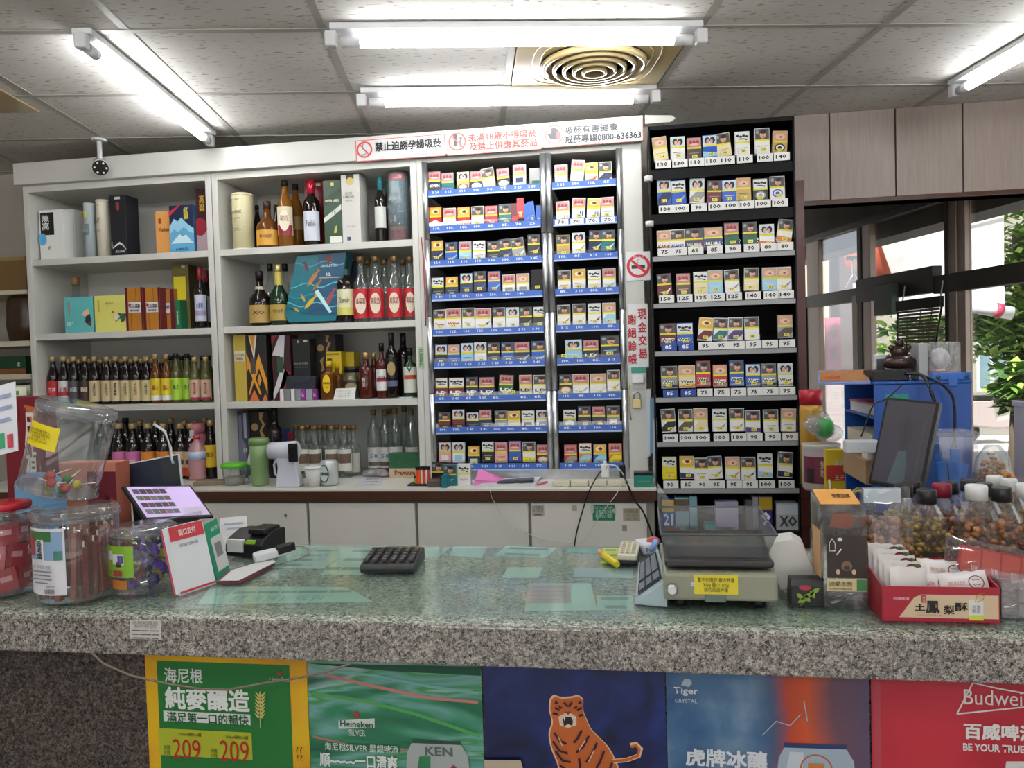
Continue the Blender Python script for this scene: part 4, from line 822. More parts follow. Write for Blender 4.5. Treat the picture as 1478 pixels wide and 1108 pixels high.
# ---------- middle unit, top shelf
z = ZS[0]
tube_tin('cream printed whisky tube at left end of middle top shelf', 351.5, 30.5, 280.5, z, 'd8d0a8', 'd6cfb0', [], texts=[('BALVENIE', .66, .8, .05, '5a4a3a'), ('DOUBLEWOOD', .55, .6, .03, '5a4a3a'), ('12', .5, .12, .04, '5a4a3a'), ('matured in\ntwo distinct casks', .36, .7, .06, '8a7a60'), ('SINGLE MALT', .88, .6, .03, '8a7a60')])
bottle('small dark black-capped bottle behind the yellow-labelled whisky, middle top shelf', 372, 12, 296.5, z, 'soy', G_dark, M_black, None, Y=YI + .14)
bottle('round amber whisky bottle with yellow label and brown cap, middle top shelf', 386, 30, 291, z, 'round', G_amber, C('3a2218'), 'cf9a3a', word='MONKEY', wc='4a2a10', name='whisky_bottle')
bottle('small black-capped bottle behind the tall amber one, middle top shelf', 399, 12, 296, z, 'soy', G_dark, M_black, None, Y=YI + .14)
bottle('tall amber bottle with white roundel label and black cap, middle top shelf', 412.5, 22, 254, z, 'slim', G_whisky, M_black, 'd6ccae', word='GROUSE', wc='7a2a20', name='whisky_bottle', art2=(0, .35, '8a2030'), label_v=(.18, .6), roundel='e0d8c0')
bottle('tall amber bottle with emblem label behind the white-roundel one', 428, 20, 259, z, 'slim', G_whisky, M_black, '9a8050', Y=YI + .12, name='whisky_bottle', label_v=(.3, .5))
bottle('black wine bottle with white label and red neck, middle top shelf', 450.5, 23, 260.5, z, 'wine', G_dark, C('b0142c', .25), 'c9ccd8', word='Penfold', wc='5a5a6a', name='wine_bottle', label_v=(.08, .52))
bx('gift_box', 'crimson box standing behind the red-necked wine bottle', 'box', 441, 470, 260.5, z, '7a1424', .08, Y=YI + .09, art=[(.6, .93, .82, .97, 'c8c8c8')])
bx('gift_box', 'dark green whisky box with slanted silver bands, middle top shelf', 'box', 468, 493.5, 260, z, '24432c', .09, side='1a3322', art=[('poly', [(0, .34), (0, .42), (1, .62), (1, .54)], 'c4c8c0'), ('poly', [(0, .58), (0, .7), (1, .88), (1, .8)], '16301e'), (.3, .03, 1, .13, 'd6d8cc'), (.45, .91, .62, .96, 'c2b45a'), ('poly', [(.55, .18), (.6, .26), (.7, .3), (.75, .24), (.68, .18)], 'b9a24a')], texts=[('GREEN LABEL', .5, .68, .8, .04, 'd8d8b0'), ('15', .6, .5, .2, .05, '3a3a34')])
bx('gift_box', 'tall silver-white whisky box with gold crest, middle top shelf', 'box', 494, 520.5, 249.7, z, 'c3c1bb', .09, side='b9b8b3', art=[(.3, .93, .7, 1, '3a3228'), ('ell', .5, .9, .2, .055, 'bda55a'), (.25, .05, .45, .1, '2a3a5a')], texts=[('LOCH\nLOMOND', .42, .7, .6, .09, '55524c'), ('ORIGINAL', .42, .62, .4, .02, '77746c'), ('SINGLE MALT', .5, .25, .5, .02, '8a8780')])
t = bx('gift_box', 'second silver-white whisky box just behind the crested one', 'box', 497, 523, 251, z, 'b8b6b0', .09, Y=YI + .095)
bottle('dark wine bottle with teal neck and white label, middle top shelf', 549.5, 17, 255.4, z, 'wine', G_dark, C('1a6a74', .3), 'bfc2bc', name='wine_bottle', label_v=(.22, .54))
bottle('dark bottle behind the teal-necked wine, middle top shelf', 560, 13, 262, z, 'wine', G_dark, C('1a4a4a'), None, Y=YI + .11, name='wine_bottle')
tube_tin('teal and maroon tin wrapped in clear film, right end of middle top shelf', 577, 29, 243, z, '2c6270', '8a2a34', [(0, .2, '7a2634', 1.3), (.16, .21, 'c08a6a', 1.3), (.88, .97, 'a8303a', 1.1), (.7, .86, '6a9098', .5)], texts=[('Ambré', .62, .7, .07, 'b8c4c4'), ('8', .32, .2, .1, 'c8a090')], name='whisky_tin')
X = fX(577, YI + .04, 2.1); fl = MB().lathe([(.05, 0), (.051, .2), (.047, .28), (.05, .3)], 14, M_film); tag(fl.build('plastic_wrap', None, 0, (X, YI + .04, z + .001)), 'clear crinkled film around the teal and maroon tin', 'plastic wrap')
# ---------- middle unit, second shelf
z = ZS[1]
bottle('squat dark brandy bottle with gold label, left of middle second shelf', 375.5, 30, 391.6, z, 'round', G_dark, M_black, 'a98a4a', word='XO', wc='2a2010', name='brandy_bottle', neck=(.62, .72, 'b0a890'))
for k, x in enumerate((391.5, 413)): bottle('clear black-capped bottle behind the brandy bottles, %s of two' % ('left' if k == 0 else 'right'), x, 18, 381, z, 'clear', G_clear, M_black, None, Y=YI + .14, group='clear bottles behind the brandy')
bottle('green-black brandy bottle with gold neck and gold label, middle second shelf', 403, 26, 382, z, 'round', G_green, mat('gold_foil', (.6, .5, .2), .35, .7), 'a89044', word='VSOP', wc='2a2010', name='brandy_bottle', neck=(.6, .88, 'b9a94e'), label_v=(.08, .34))
# leaning turquoise gift box with fish
Yg = YI; pts = [(411, 452), (428, 368), (500, 366), (486, 456), (484, 463.5), (417, 464)]
P2 = [(fX(a, Yg, fZ(b_, -1.4, Yg)), fZ(b_, -1.4, Yg)) for a, b_ in pts]; cx0 = sum(p[0] for p in P2) / 6; zb = z + .001
P2 = [(a - cx0, max(b_ - z, 0)) for a, b_ in P2]
gb = thing('gift_box', 'large teal gift box printed with swimming fish, middle second shelf', 'box', (cx0, Yg, zb))
MB().prism(list(reversed(P2)), 0, .09, C('1f6d7c', .25)).build('carton', gb, .0015)
def gp(u, v): 
    a = Vector(P2[0]).lerp(Vector(P2[1]), v); b_ = Vector(P2[3]).lerp(Vector(P2[2]), v); q = a.lerp(b_, u); return (q.x, -.0015, q.y)
def gsh(pl, hx, y=-.0015, nm='printed_shape'): MB().quad([(gp(u, v)[0], y, gp(u, v)[2]) for u, v in pl], C(hx, .3)).build(nm, gb)
def wave(v0, amp, th, hx, y):
    N = 12; up = [(k / N, v0 + amp * sin(k * .9 + v0 * 9)) for k in range(N + 1)]; gsh(up + [(u, v - th) for u, v in reversed(up)], hx, y)
gsh([(.45, 0), (.45, 1), (1, 1), (1, 0)], '24506e', -.001)
for v0, hx in ((.85, '4aa0a8'), (.7, '185a68'), (.5, '5fb9bd'), (.32, '2e8794'), (.18, '58aeb8'), (.07, '174a58')): wave(v0, .04, .018, hx, -.0014)
def fish(u, v, L_, ang, hx):
    ca, sa = cos(ang), sin(ang); sh = [(-.5, 0), (-.2, .14), (.15, .16), (.4, .05), (.6, .16), (.55, 0), (.6, -.14), (.4, -.05), (.15, -.14), (-.2, -.12)]
    gsh([(u + L_ * (a * ca - b_ * sa), v + L_ * (a * sa + b_ * ca)) for a, b_ in sh], hx, -.002, 'printed_fish')
fish(.42, .6, .32, 1.0, 'a5713c'); fish(.52, .48, .2, .9, '9c6d44'); fish(.82, .27, .3, 1.2, '9a4a58'); fish(.45, .2, .28, .9, 'c9a53a'); fish(.3, .28, .16, 2.3, 'b99a40'); fish(.25, .8, .2, 2.2, '5c2f3c'); fish(.22, .08, .14, 2.6, 'b99a40')
gsh([(.5, .38), (.56, .42), (.9, .06), (.86, .03)], 'bfe6ea', -.0022)
txt(gb, 'SINGLETON', gp(.7, .8)[0], -.0025, gp(.7, .8)[2], .08, .011, C('c0d4d8')); txt(gb, '12', gp(.72, .66)[0], -.0025, gp(.72, .66)[2], .02, .014, C('d8e4e4')); MB().quad([(gp(u, v)[0], -.0024, gp(u, v)[2]) for u, v in ((.55, .6), (.95, .6), (.95, .615), (.55, .615))], C('b8a888')).build('printed_line', gb)
b_ = MB(); ell(b_, gp(.68, .9)[0], gp(.68, .9)[2], .014, .014, -.0024, C('8a3a2a'), 12); b_.build('printed_emblem', gb)
bottle('black bottle with cream label in front of the teal gift box', 499, 26, 373.8, z, 'shoulder', G_dark, C('22201f'), 'd0cda8', word='Savoir', wc='4a4a3a', name='whisky_bottle', neck=(.74, .84, '2a4a44'), art2=(0, .3, 'c0bd60'), label_v=(.12, .52))
bx('gift_box', 'dark navy box just behind the cream-labelled black bottle', 'box', 505, 517, 376, z, '1a2330', .08, Y=YI + .12)
capk = mat('cap_bronze', srgb('8a6a44'), .4, .5)
for k, x in enumerate((522, 543, 570, 593)):
    bottle('clear spirit bottle with red framed label, %s from left on middle second shelf' % ORD[k], x, 23.5 if k < 3 else 20, 369.5, z, 'kao', G_clear, capk, 'b3242e', word='高粱酒', wc='8a3a30', roundel='d8c9b4', name='spirit_bottle', group='red-labelled spirit bottles', label_v=(.06, .5))
for k, x in enumerate((532, 556, 583)): bottle('clear spirit bottle in back row behind red-labelled ones, %s from left' % ORD[k], x, 22, 374, z, 'kao', G_clear, capk, None, Y=YI + .15, name='spirit_bottle', group='back row of spirit bottles')
# ---------- middle unit, third shelf
z = ZS[2]
bx('gift_box', 'flat gold whisky box at left end of middle third shelf', 'box', 339, 356, 483, z, 'b79f45', .09, rough=.25, art=[(.05, .6, .95, .76, 'c9c0a4')], texts=[('SCOTTISH\nLEADER', .5, .67, .8, .09, '5a5040')])
bx('gift_box', 'box with black, orange and white zigzag print, middle third shelf', 'box', 357, 386, 484, z, '23211f', .09, side='2a2622', art=[('poly', [(.15, 1), (.38, .62), (.55, 1), (.45, 1), (.38, .75), (.25, 1)], 'd7d2c8'), ('poly', [(.2, 1), (.37, .72), (.47, 1)], 'cf8f2c'), ('poly', [(0, .45), (0, .75), (.35, .45), (.62, .72), (1, .3), (1, .1), (.62, .5), (.35, .28), (.1, .5)], 'd2902e'), ('poly', [(.05, .1), (.35, .42), (.7, .1), (.6, .1), (.35, .3), (.12, .1)], 'd2902e'), ('poly', [(.45, .32), (.62, .48), (.8, .32), (.62, .18)], '23211f'), ('poly', [(.52, .32), (.62, .42), (.73, .32), (.62, .22)], 'd2902e'), ('poly', [(.1, 0), (.35, .18), (.6, 0)], 'c4663c'), ('poly', [(.72, 0), (.9, .12), (1, 0)], 'c4663c'), (.22, .42, .46, .66, '4a4540')])
bx('gift_box', 'box with white, dark red and black slashes, middle third shelf', 'box', 394, 420, 484, z, '33161c', .09, side='5a1a26', art=[('poly', [(0, .7), (.45, 1), (.75, 1), (.6, .5), (.75, .4), (0, 0), (0, .12), (.4, .45), (.45, .68)], 'c3bfc4'), ('poly', [(.7, .5), (1, .42), (.6, .3), (.2, .0), (.4, 0), (1, .34)], '8e2030'), ('poly', [(0, .85), (.3, 1), (0, 1)], '8e2030'), (.28, .43, .62, .67, '2c4a38')])
bx('gift_box', 'matt black whisky box with slanted silver writing, middle third shelf', 'box', 424, 448.5, 488.6, z, '15171b', .09, side='101115', art=[(.28, .93, .4, .97, 'a89a5a'), (.66, .94, .88, .975, 'bcbcbc')], texts=[('BLACK LABEL', .5, .6, .8, .04, '8a8678'), ('blended scotch', .5, .54, .7, .025, '6a675c')])
bx('gift_box', 'dark carton half hidden between two black boxes, middle third shelf', 'box', 446, 458, 489, z, '1d1a1c', .08, Y=YI + .1)
bx('gift_box', 'tall black box with gold dragon and gold round seal, middle third shelf', 'box', 457, 486, 482.5, z, '14110f', .1, Y=YI + .07, side='0f0d0c', art=[('ell', .25, .79, .17, .055, 'a08050'), ('poly', [(.48, .98), (.72, .98), (.62, .9), (.78, .86), (.6, .76), (.8, .7), (.66, .66), (.5, .76), (.66, .86), (.5, .9), (.58, .95)], 'a5834a'), ('poly', [(.2, .6), (.4, .66), (.35, .55), (.42, .45), (.25, .42), (.3, .5)], '8f6f3e')])
t = thing('pouch_box', 'low navy gift pouch with curved flap, middle third shelf', 'box', (fX(435, YI, z + .05), YI - .005, z + .052)); W_ = abs(fX(458, YI, z) - fX(413, YI, z)); 
MB().prism([(-W_ / 2, 0), (W_ / 2 - .008, 0), (W_ / 2, .055), (-W_ / 2 + .008, .06)], 0, .03, C('20262f')).build('pouch', t, .001); MB().prism([(-W_ / 2 + .008, .06), (-.04, .035), (0, .029), (.04, .035), (W_ / 2, .055)], -.003, 0, C('2a313b')).build('flap', t)
for k, (a, b_, hx, lb) in enumerate(((403, 408.5, 'd6d6d4', 'white'), (409.5, 418, '7c7d80', 'grey'), (419, 424, 'd9d9d8', 'bright white'), (425, 433, '808286', 'silver'), (434, 439.5, '8a2a8c', 'purple'), (440.5, 450, '9a9aa2', 'pale grey'), (450.5, 456.5, '7a2a80', 'dark purple'))):
    bx('small_packet', '%s small packet, %s of seven in front of the navy pouch' % (lb, ORD[k]), 'packet', a, b_, 561.5, z, hx, .02, Y=YI - .03, group='small packets on middle third shelf', texts=[('hola', .5, .5, .5, .4, 'e8e8e8')] if 'urple' in lb else ())
bx('gift_box', 'bright yellow whisky box behind the yellow-oval bottle, middle third shelf', 'box', 471.5, 493.5, 507.7, z, 'd0b41c', .08, Y=YI + .06, side='b79d18', art=[(.08, .62, .4, .86, '2c2824'), (.05, .93, .9, .97, '8a7a18')])
bx('gift_box', 'second yellow whisky box, right of and behind the first', 'box', 497, 512, 508, z, 'c4a81a', .08, Y=YI + .12)
bottle('square amber bourbon bottle with yellow oval label and yellow cap', 475, 19, 521, z, 'shoulder', G_amber, C('d8a81c'), None, Y=YI + .005, sq=True, name='bourbon_bottle')
t = COL.objects[-1] if False else [o for o in COL.objects if o.get('label', '').startswith('square amber bourbon')][0]
q = MB(); ell(q, 0, .072, .019, .042, -.0345, C('e0b81e'), 16); q.build('oval_label', t); txt(t, 'KAKUBIN', 0, -.036, .075, .03, .009, C('3a2a10'), .03); txt(t, '43', 0, -.036, .055, .012, .006, C('3a2a10'), .02)
bottle('second amber bourbon bottle right behind the yellow-oval one', 487, 16, 524, z, 'shoulder', G_amber, C('d8a81c'), None, Y=YI + .06, name='bourbon_bottle')
bottle('squat clear jar of spirit with black ribbed cap behind the price card', 508, 26, 529, z, 'jar', G_clear, M_black, '3c362e', Y=YI + .06, name='liquor_jar', label_v=(.2, .55), roundel='8a7a50')
t = thing('price_card', 'white ruled price card leaning in front of the squat jar', 'card', (fX(500, YI, z), YI - .03, z + .001), rot=(rad(-12), 0, 0))
W_ = .1; MB().prism([(-W_ / 2, 0), (W_ / 2, 0), (W_ / 2 + .004, .052), (-W_ / 2 + .01, .05)], 0, .001, C('dcdcd6')).build('card', t)
txt(t, '台酒 玉山 58°\n500 620 480\n價目 參考', 0, -.001, .027, .075, .036, C('9a9a94'), .0)
bottle('dark red square-shouldered bottle with gold cap, middle third shelf', 528.5, 21, 508.5, z, 'shoulder', G_red, G_gold, None, name='plum_liquor_bottle')
t = [o for o in COL.objects if o.get('label', '').startswith('dark red square-shouldered')][0]; txt(t, '梅\n酒', .0, -.037, .075, .014, .04, C('c8c0b0'), .02); 
bottle('second gold-capped dark red bottle beside the first one', 540, 17, 509, z, 'shoulder', G_red, G_gold, None, Y=YI + .08, name='plum_liquor_bottle')
bottle('bourbon bottle with white label and red seal, black cap, middle third shelf', 551.5, 17, 495, z, 'shoulder', G_red, M_black, 'd2d2cf', word='JIM BEAM', wc='1a1a1a', roundel=None, art2=(.42, .6, 'a02a38'), name='bourbon_bottle', label_v=(.14, .52))
bottle('tall black bottle with gold round medallion label, middle third shelf', 566, 18, 480, z, 'wine', G_dark, M_black, '15131a', roundel='9a8050', name='whisky_bottle', label_v=(.3, .6), art2=(-.4, -.1, '5a5880'))
bottle('tall black bottle behind the green herbal liqueur, middle third shelf', 583, 20, 480.5, z, 'wine', G_dark, M_black, None, Y=YI + .1, name='wine_bottle')
bottle('dark green herbal liqueur with green and red framed label, right end', 592, 19, 502, z, 'shoulder', G_green, M_black, 'd3d6c9', sq=False, name='liqueur_bottle', art2=(.52, .68, 'b8432c'), label_v=(.1, .62))
t = [o for o in COL.objects if o.get('label', '').startswith('dark green herbal')][0]; aa = math.atan2(-(YI + .03), -t.location.x) * .6 - pi / 2 * .4
o = txt(t, 'V', .034 * cos(aa), .034 * sin(aa), .125, .022, .022, C('2a4a2a'), .05, rot=(pi / 2, 0, aa + pi / 2))
tag(MB().box(-.03, .03, -.02, .02, 0, .004, C('b4ccd0')).build('flat_packet', None, 0, (fX(588, YI, z), YI - .01, z + .001)), 'flat pale blue packet lying before the herbal liqueur', 'packet')
# ---------- middle unit, on the worktop
z = ZW; Yw = YI + .05
bx('gift_box', 'grey-violet box printed with a tall bottle, left of the gold dragon box', 'box', 337, 360, 594.5, z, '3c3c4a', .09, Y=Yw, art=[('poly', [(.2, .1), (.2, .5), (.4, .6), (.42, .95), (.6, .95), (.6, .6), (.82, .5), (.82, .1)], '6f7084'), (.72, .6, .9, .98, '9a96a8')], texts=[('58', .8, .42, .25, .07, 'c8c8d0')])
bx('gift_box', 'black box with gold dragon and gold seal, on middle worktop', 'box', 362, 387, 593.5, z, '14110f', .09, Y=Yw + .02, art=[('ell', .3, .76, .2, .06, 'a08050'), ('poly', [(.58, .98), (.85, .98), (.72, .88), (.9, .8), (.7, .7), (.88, .62), (.66, .6), (.58, .7), (.76, .8), (.58, .88)], 'a5834a'), (.1, .5, .55, .56, '8f6f3e')])
bottle('large black bottle with white label behind the green tumbler', 398, 21, 588, z, 'wine', G_dark, M_black, 'c2c2bc', Y=Yw, word='CARDO', wc='1c1c1c', name='wine_bottle', label_v=(.3, .46))
bx('gift_box', 'blue carton partly hidden behind the black bottle on worktop', 'box', 409, 414, 620, z, '2a4a8a', .05, Y=Yw + .08); bx('gift_box', 'small dark red carton beside the blue one on worktop', 'box', 415, 424, 624, z, '7a2430', .05, Y=Yw + .08)
for k, x in enumerate((438, 455, 479.5, 498)):
    bottle('clear spirit bottle with white tree label, %s of front row on worktop' % ORD[k], x, 20, 614, z, 'kao', G_clear, capk, 'd0cec4', Y=Yw - .01, word='金門', wc='7a5a40', name='spirit_bottle', group='tree-label spirit bottles', roundel=None, label_v=(.14, .55), art2=(.35, .8, '6a5a50'))
for k, x in enumerate((428, 446, 463, 470, 487, 505, 511)):
    bottle('clear spirit bottle, %s of the row behind the tree-label ones' % ORD[k], x, 18, 613, z, 'kao', G_clear, capk, None if k < 5 else 'b8b4aa', Y=Yw + .1 - (.06 if k > 4 else 0), name='spirit_bottle', group='tree-label spirit bottles, back row')
for k, (x, yt) in enumerate(((540.7, 591), (557, 591), (571.4, 588.6), (595, 590))):
    bottle('taller clear spirit bottle with white label, %s in right-hand front row' % ORD[k], x, 20, yt, z, 'slim', G_clear, capk, 'c9c8c2', Y=YC + .2 - (.02 if k > 1 else 0), word='58', wc='5a7a9a', name='spirit_bottle', group='tall spirit bottles', label_v=(.1, .42), art2=(.1, .3, '6a5a50'))
for k, (x, yt) in enumerate(((564, 590), (585, 586.5))): bottle('taller clear spirit bottle, %s in right-hand back row' % ORD[k], x, 18, yt, z, 'slim', G_clear, capk, None, Y=YC + .3, name='spirit_bottle', group='tall spirit bottles back row')
# ---------- shelf at the far left, beyond the white unit
fl = thing('side_shelf', 'narrow cream shelf at the left picture edge beside the white unit', 'shelving', (-3.2, YC, 0))
zl = [fZ(492, -2.95, YC), fZ(540, -2.95, YC)]
for zz in zl: MB().box(-.6, .33, .02, .38, zz - .025, zz, mat('cream_shelf', srgb('b9b09a'), .5)).build('shelf', fl)
MB().box(-.62, -.6, 0, .38, 0, 2.0, mat('cream_shelf')).build('side_panel', fl)
wbx = bx('wooden_crate', 'wooden box on top at the left picture edge', 'crate', -30, 37, 372, fZ(418, -2.95, YC), '6e5533', .25, Y=YC + .05, art=[(0, .9, 1, 1, '8a7244')])
shb = MB().box(-3.8, -2.87, YC + .02, YC + .36, fZ(418, -2.95, YC) - .02, fZ(418, -2.95, YC), mat('cream_shelf')).build('shelf_board'); tag(shb, 'dark shelf board under the wooden box at left edge', 'shelf')
bg = MB(); bg.lathe([(0, 0), (.07, 0), (.085, .08), (.075, .2), (.06, .225)], 14, mat('brown_bag', srgb('3b2a1c'), .3, vary=.4, vscale=18), sy=.6)
tag(bg.build('snack_bag', None, 0, (fX(12, YC, 1.6), YC + .1, zl[0] + .001)), 'glossy dark brown bag with yellow print on left edge shelf', 'bag')
bx('carton', 'dark green flat carton on the left edge lower shelf', 'box', -8, 36, 514, zl[1], '173a26', .2, Y=YC + .06, art=[(0, 0, 1, .3, '7a4a2a')], texts=[('宏', .8, .55, .1, .25, 'c8d8c8')])
# ================================================================== SIGNS AND PRINTED MATTER
class Px:
    """flat print on the plane y=Y; shapes are given where the photograph shows them, kept in the thing's own coordinates"""
    def __init__(s, t, Y): s.t = t; s.Y = Y; s.k = 0; s.o = t.location
    def p(s, x, y): q = onY(x, y, s.Y); return (q.x - s.o.x, q.z - s.o.z)
    def poly(s, pts, m, lift=None, name='printed_shape'):
        s.k += 1; y = s.Y - s.o.y - (lift if lift is not None else .0002 * s.k)
        m = C(m) if isinstance(m, str) else m
        return MB().quad([(s.p(*q)[0], y, s.p(*q)[1]) for q in pts], m).build(name, s.t)
    def rect(s, x0, y0, x1, y1, m, name='printed_panel'):       # upright rectangle in the room from two opposite corners
        a, b = s.p(x0, y0), s.p(x1, y1); s.k += 1; y = s.Y - s.o.y - .0002 * s.k; m = C(m) if isinstance(m, str) else m
        return MB().quad([(a[0], y, b[1]), (b[0], y, b[1]), (b[0], y, a[1]), (a[0], y, a[1])], m).build(name, s.t)
    def circ(s, x, y, rpx, m, ring=0, n=24, name='printed_ring'):
        c = s.p(x, y); r = abs(s.p(x + rpx, y)[0] - c[0]); s.k += 1; yy = s.Y - s.o.y - .0002 * s.k; m = C(m) if isinstance(m, str) else m; b = MB()
        for i in range(n):
            a0, a1 = 2 * pi * i / n, 2 * pi * (i + 1) / n; q = ring or 0
            P = [(c[0] + r * cos(a) * f, yy, c[1] + r * sin(a) * f) for a, f in ((a0, q), (a1, q), (a1, 1), (a0, 1))]
            b.quad(P if q else P[1:], m)
        return b.build(name, s.t)
    def text(s, body, cx, cy, w, h, m, bold=.02, res=2):
        c = s.p(cx, cy); sc = abs(s.p(cx + 10, cy)[0] - c[0]) / 10; s.k += 1; m = C(m) if isinstance(m, str) else m
        return txt(s.t, body, c[0], s.Y - s.o.y - .0002 * s.k - .0006, c[1], w * sc, h * sc, m, bold, res)
    def line(s, pts, wpx, m, name='printed_line'):
        P = [Vector(s.p(*q)) for q in pts]; w = abs(s.p(740 + wpx, 700)[0] - s.p(740, 700)[0]) / 2; s.k += 1; y = s.Y - s.o.y - .0002 * s.k; b = MB(); m = C(m) if isinstance(m, str) else m
        L_, R_ = [], []
        for i, p in enumerate(P):
            t = (P[min(i + 1, len(P) - 1)] - P[max(i - 1, 0)]).normalized(); n = Vector((-t.y, t.x)) * w; L_.append(p + n); R_.append(p - n)
        for i in range(len(P) - 1): b.quad([(L_[i].x, y, L_[i].y), (R_[i].x, y, R_[i].y), (R_[i + 1].x, y, R_[i + 1].y), (L_[i + 1].x, y, L_[i + 1].y)], m)
        return b.build(name, s.t)
def panel(name, label, cat, x0, y0, x1, y1, Y, m, th=.003, group=None):
    a, b = onY(x0, y0, Y), onY(x1, y1, Y); t = thing(name, label, cat, ((a.x + b.x) / 2, Y, (a.z + b.z) / 2), 0, group)
    w, h = abs(b.x - a.x) / 2, abs(a.z - b.z) / 2; MB().box(-w, w, 0, th, -h, h, C(m) if isinstance(m, str) else m).build('board', t, .0008)
    return t, Px(t, Y - .0003), w, h
def border(P, t, w, h, c, bw=.003):
    y = P.Y - t.location.y - .0006
    for (a, b, c0, d) in ((-w, w, h - bw, h), (-w, w, -h, -h + bw), (-w, -w + bw, -h, h), (w - bw, w, -h, h)):
        MB().quad([(a, y, c0), (b, y, c0), (b, y, d), (a, y, d)], C(c)).build('printed_border', t)
YHB = YC - .0335
SW = 'c4c4c4'
t, P, w, h = panel('warning_sign', 'white sign with black characters about pregnant women, leftmost on header board', 'sign', 513, 203, 643, 224.5, YHB, SW); border(P, t, w, h, 'c8504e')
P.circ(526, 216, 11.5, 'c8504e', .78); P.line([(524, 207), (523, 214), (529, 219), (527, 223), (520, 224)], 2.2, '8a8a8a'); P.line([(519, 208), (533, 224)], 1.8, 'c8504e')
P.text('禁止迫誘孕婦吸菸', 589, 209, 96, 13, '1c1c1e', .035); P.text('衛生福利部國民健康署 關心您', 618, 221.5, 42, 3.6, 'a8888a', .0)
t, P, w, h = panel('warning_sign', 'white sign with red characters forbidding smoking under 18, middle of three', 'sign', 644.5, 193, 782, 215, YHB, SW); border(P, t, w, h, 'c8705e')
P.circ(660, 204.5, 13, 'c8564e', .8); P.rect(655, 198, 660, 211, '3a3a3c'); P.circ(657, 196, 3, '3a3a3c', 0, 10); P.rect(663, 202, 667, 212, '5a5a5c'); P.circ(665, 199.5, 2.4, '5a5a5c', 0, 10); P.line([(651, 196), (669, 213)], 2, 'c8564e')
P.text('未滿18歲不得吸菸', 725, 195.5, 100, 11.5, 'c23c30', .03); P.text('及禁止供應其菸品', 726, 208.5, 99, 12, 'c23c30', .03)
t, P, w, h = panel('warning_sign', 'white sign with smoking harm text and helpline number, rightmost of three', 'sign', 784, 181.5, 928.5, 203, YHB, SW); border(P, t, w, h, 'c8705e')
P.circ(800, 194, 14, 'b85a52', .84); P.circ(799, 193, 8.5, '3a3436', 0, 14); P.rect(803, 190, 809, 200, 'c8504e'); P.circ(793, 190, 3, 'b8b0b0', 0, 10)
P.text('吸菸有害健康', 853, 185.5, 77, 11, '242428', .03); P.text('戒菸專線0800-636363', 870, 197.5, 110, 12, '242428', .03)
# pillar signs
YP = YC - .004
t, P, w, h = panel('no_smoking_sign', 'square white no-smoking sign with red ring on the white pillar', 'sign', 903.5, 364, 940.5, 404, YP, 'd8d9da')
P.circ(921.5, 384, 17, 'c22a3a', .76, 32); P.rect(911.5, 383, 931, 387, '2a2a2a'); P.line([(912, 376), (933, 394)], 3.6, 'c22a3a'); P.line([(921, 380), (919, 376), (922, 374)], 1, '6a6a6a'); P.text('室 內 禁 菸', 921, 370.5, 16, 2.5, 'e0d0d0', 0, 1)
t, P, w, h = panel('payment_sign', 'white vertical sign with two columns of red characters on the pillar', 'sign', 905.5, 439, 937, 530, YP, 'dcdcdc', .004)
for k, ch in enumerate('現金交易'): P.text(ch, 926.5 + .4 * k, 453 + 19 * k, 12.5, 15, 'b3202e', .03)
for k, ch in enumerate('謝絕賒帳'): P.text(ch, 912 + .4 * k, 461 + 19 * k, 12, 15, 'b3202e', .03)
t, P, w, h = panel('wall_switch_box', 'small white holder with teal top under the red-lettered sign', 'holder', 911, 530, 933, 561, YP, 'c3c5c4', .002)
P.rect(911, 530, 933, 538, '3a8a7a'); MB().box(-.027, .02, -.022, 0, -.02, .014, C('e2e2e2')).build('switch', t, .003)
t = thing('padlock', 'brass padlock hanging by a chain on the pillar', 'padlock', (*onY(919, 575, YP - .005)[0:2], onY(919, 575, YP).z))
MB().box(-.018, .018, -.006, .006, -.04, 0, mat('brass', (.5, .38, .18), .35, .8)).build('lock_body', t, .003)
MB().tube([(-.012, 0, 0), (-.012, 0, .02), (0, 0, .03), (.012, 0, .02), (.012, 0, 0)], .003, M_chrome, 6).build('shackle', t)
MB().tube([(-.03, .0, .06), (-.035, 0, .02), (-.03, 0, -.02), (-.032, 0, -.05), (-.026, 0, -.09)], .003, mat('brass'), 5).build('chain', t)
t, P, w, h = panel('small_notice', 'narrow green vertical notice stuck on the post left of the racks', 'notice', 603, 500.5, 612.5, 531, YC - .003, '9fb894', .001)
P.text('大\n吉\n昌\n利', 608, 515.5, 6, 26, '2a4a36', .01)
rb = MB().tube([onY(608, 342, YC - .008), onY(611, 370, YC - .008), onY(612, 400, YC - .008), onY(614, 440, YC - .008), onY(614, 470, YC - .008)], .0025, C('a02c38'), 5).build('red_ribbon'); tag(rb, 'thin red ribbon hanging down the post left of the blue racks', 'ribbon')
for k, (x, y0, y1, hx, lb) in enumerate(((938, 562, 660, 'c8ccd0', 'white paper folder hanging at right edge of the pillar'), (942.5, 575, 655, '6f93ad', 'blue paper folder hanging beside the pillar'), (947, 605, 690, 'bfc3c6', 'grey-white folder hanging between pillar and black rack'))):
    a, b_ = onY(x, y0, 3.3 - .03 * k), onY(x, y1, 3.3 - .03 * k)
    o = MB().prism([(-.012, 0), (.004, .01), (.01, a.z - b_.z), (-.008, a.z - b_.z)], 0, .12, C(hx)).build('paper_folder', None, .001, (b_.x, b_.y - .02, b_.z)); tag(o, lb, 'folder')
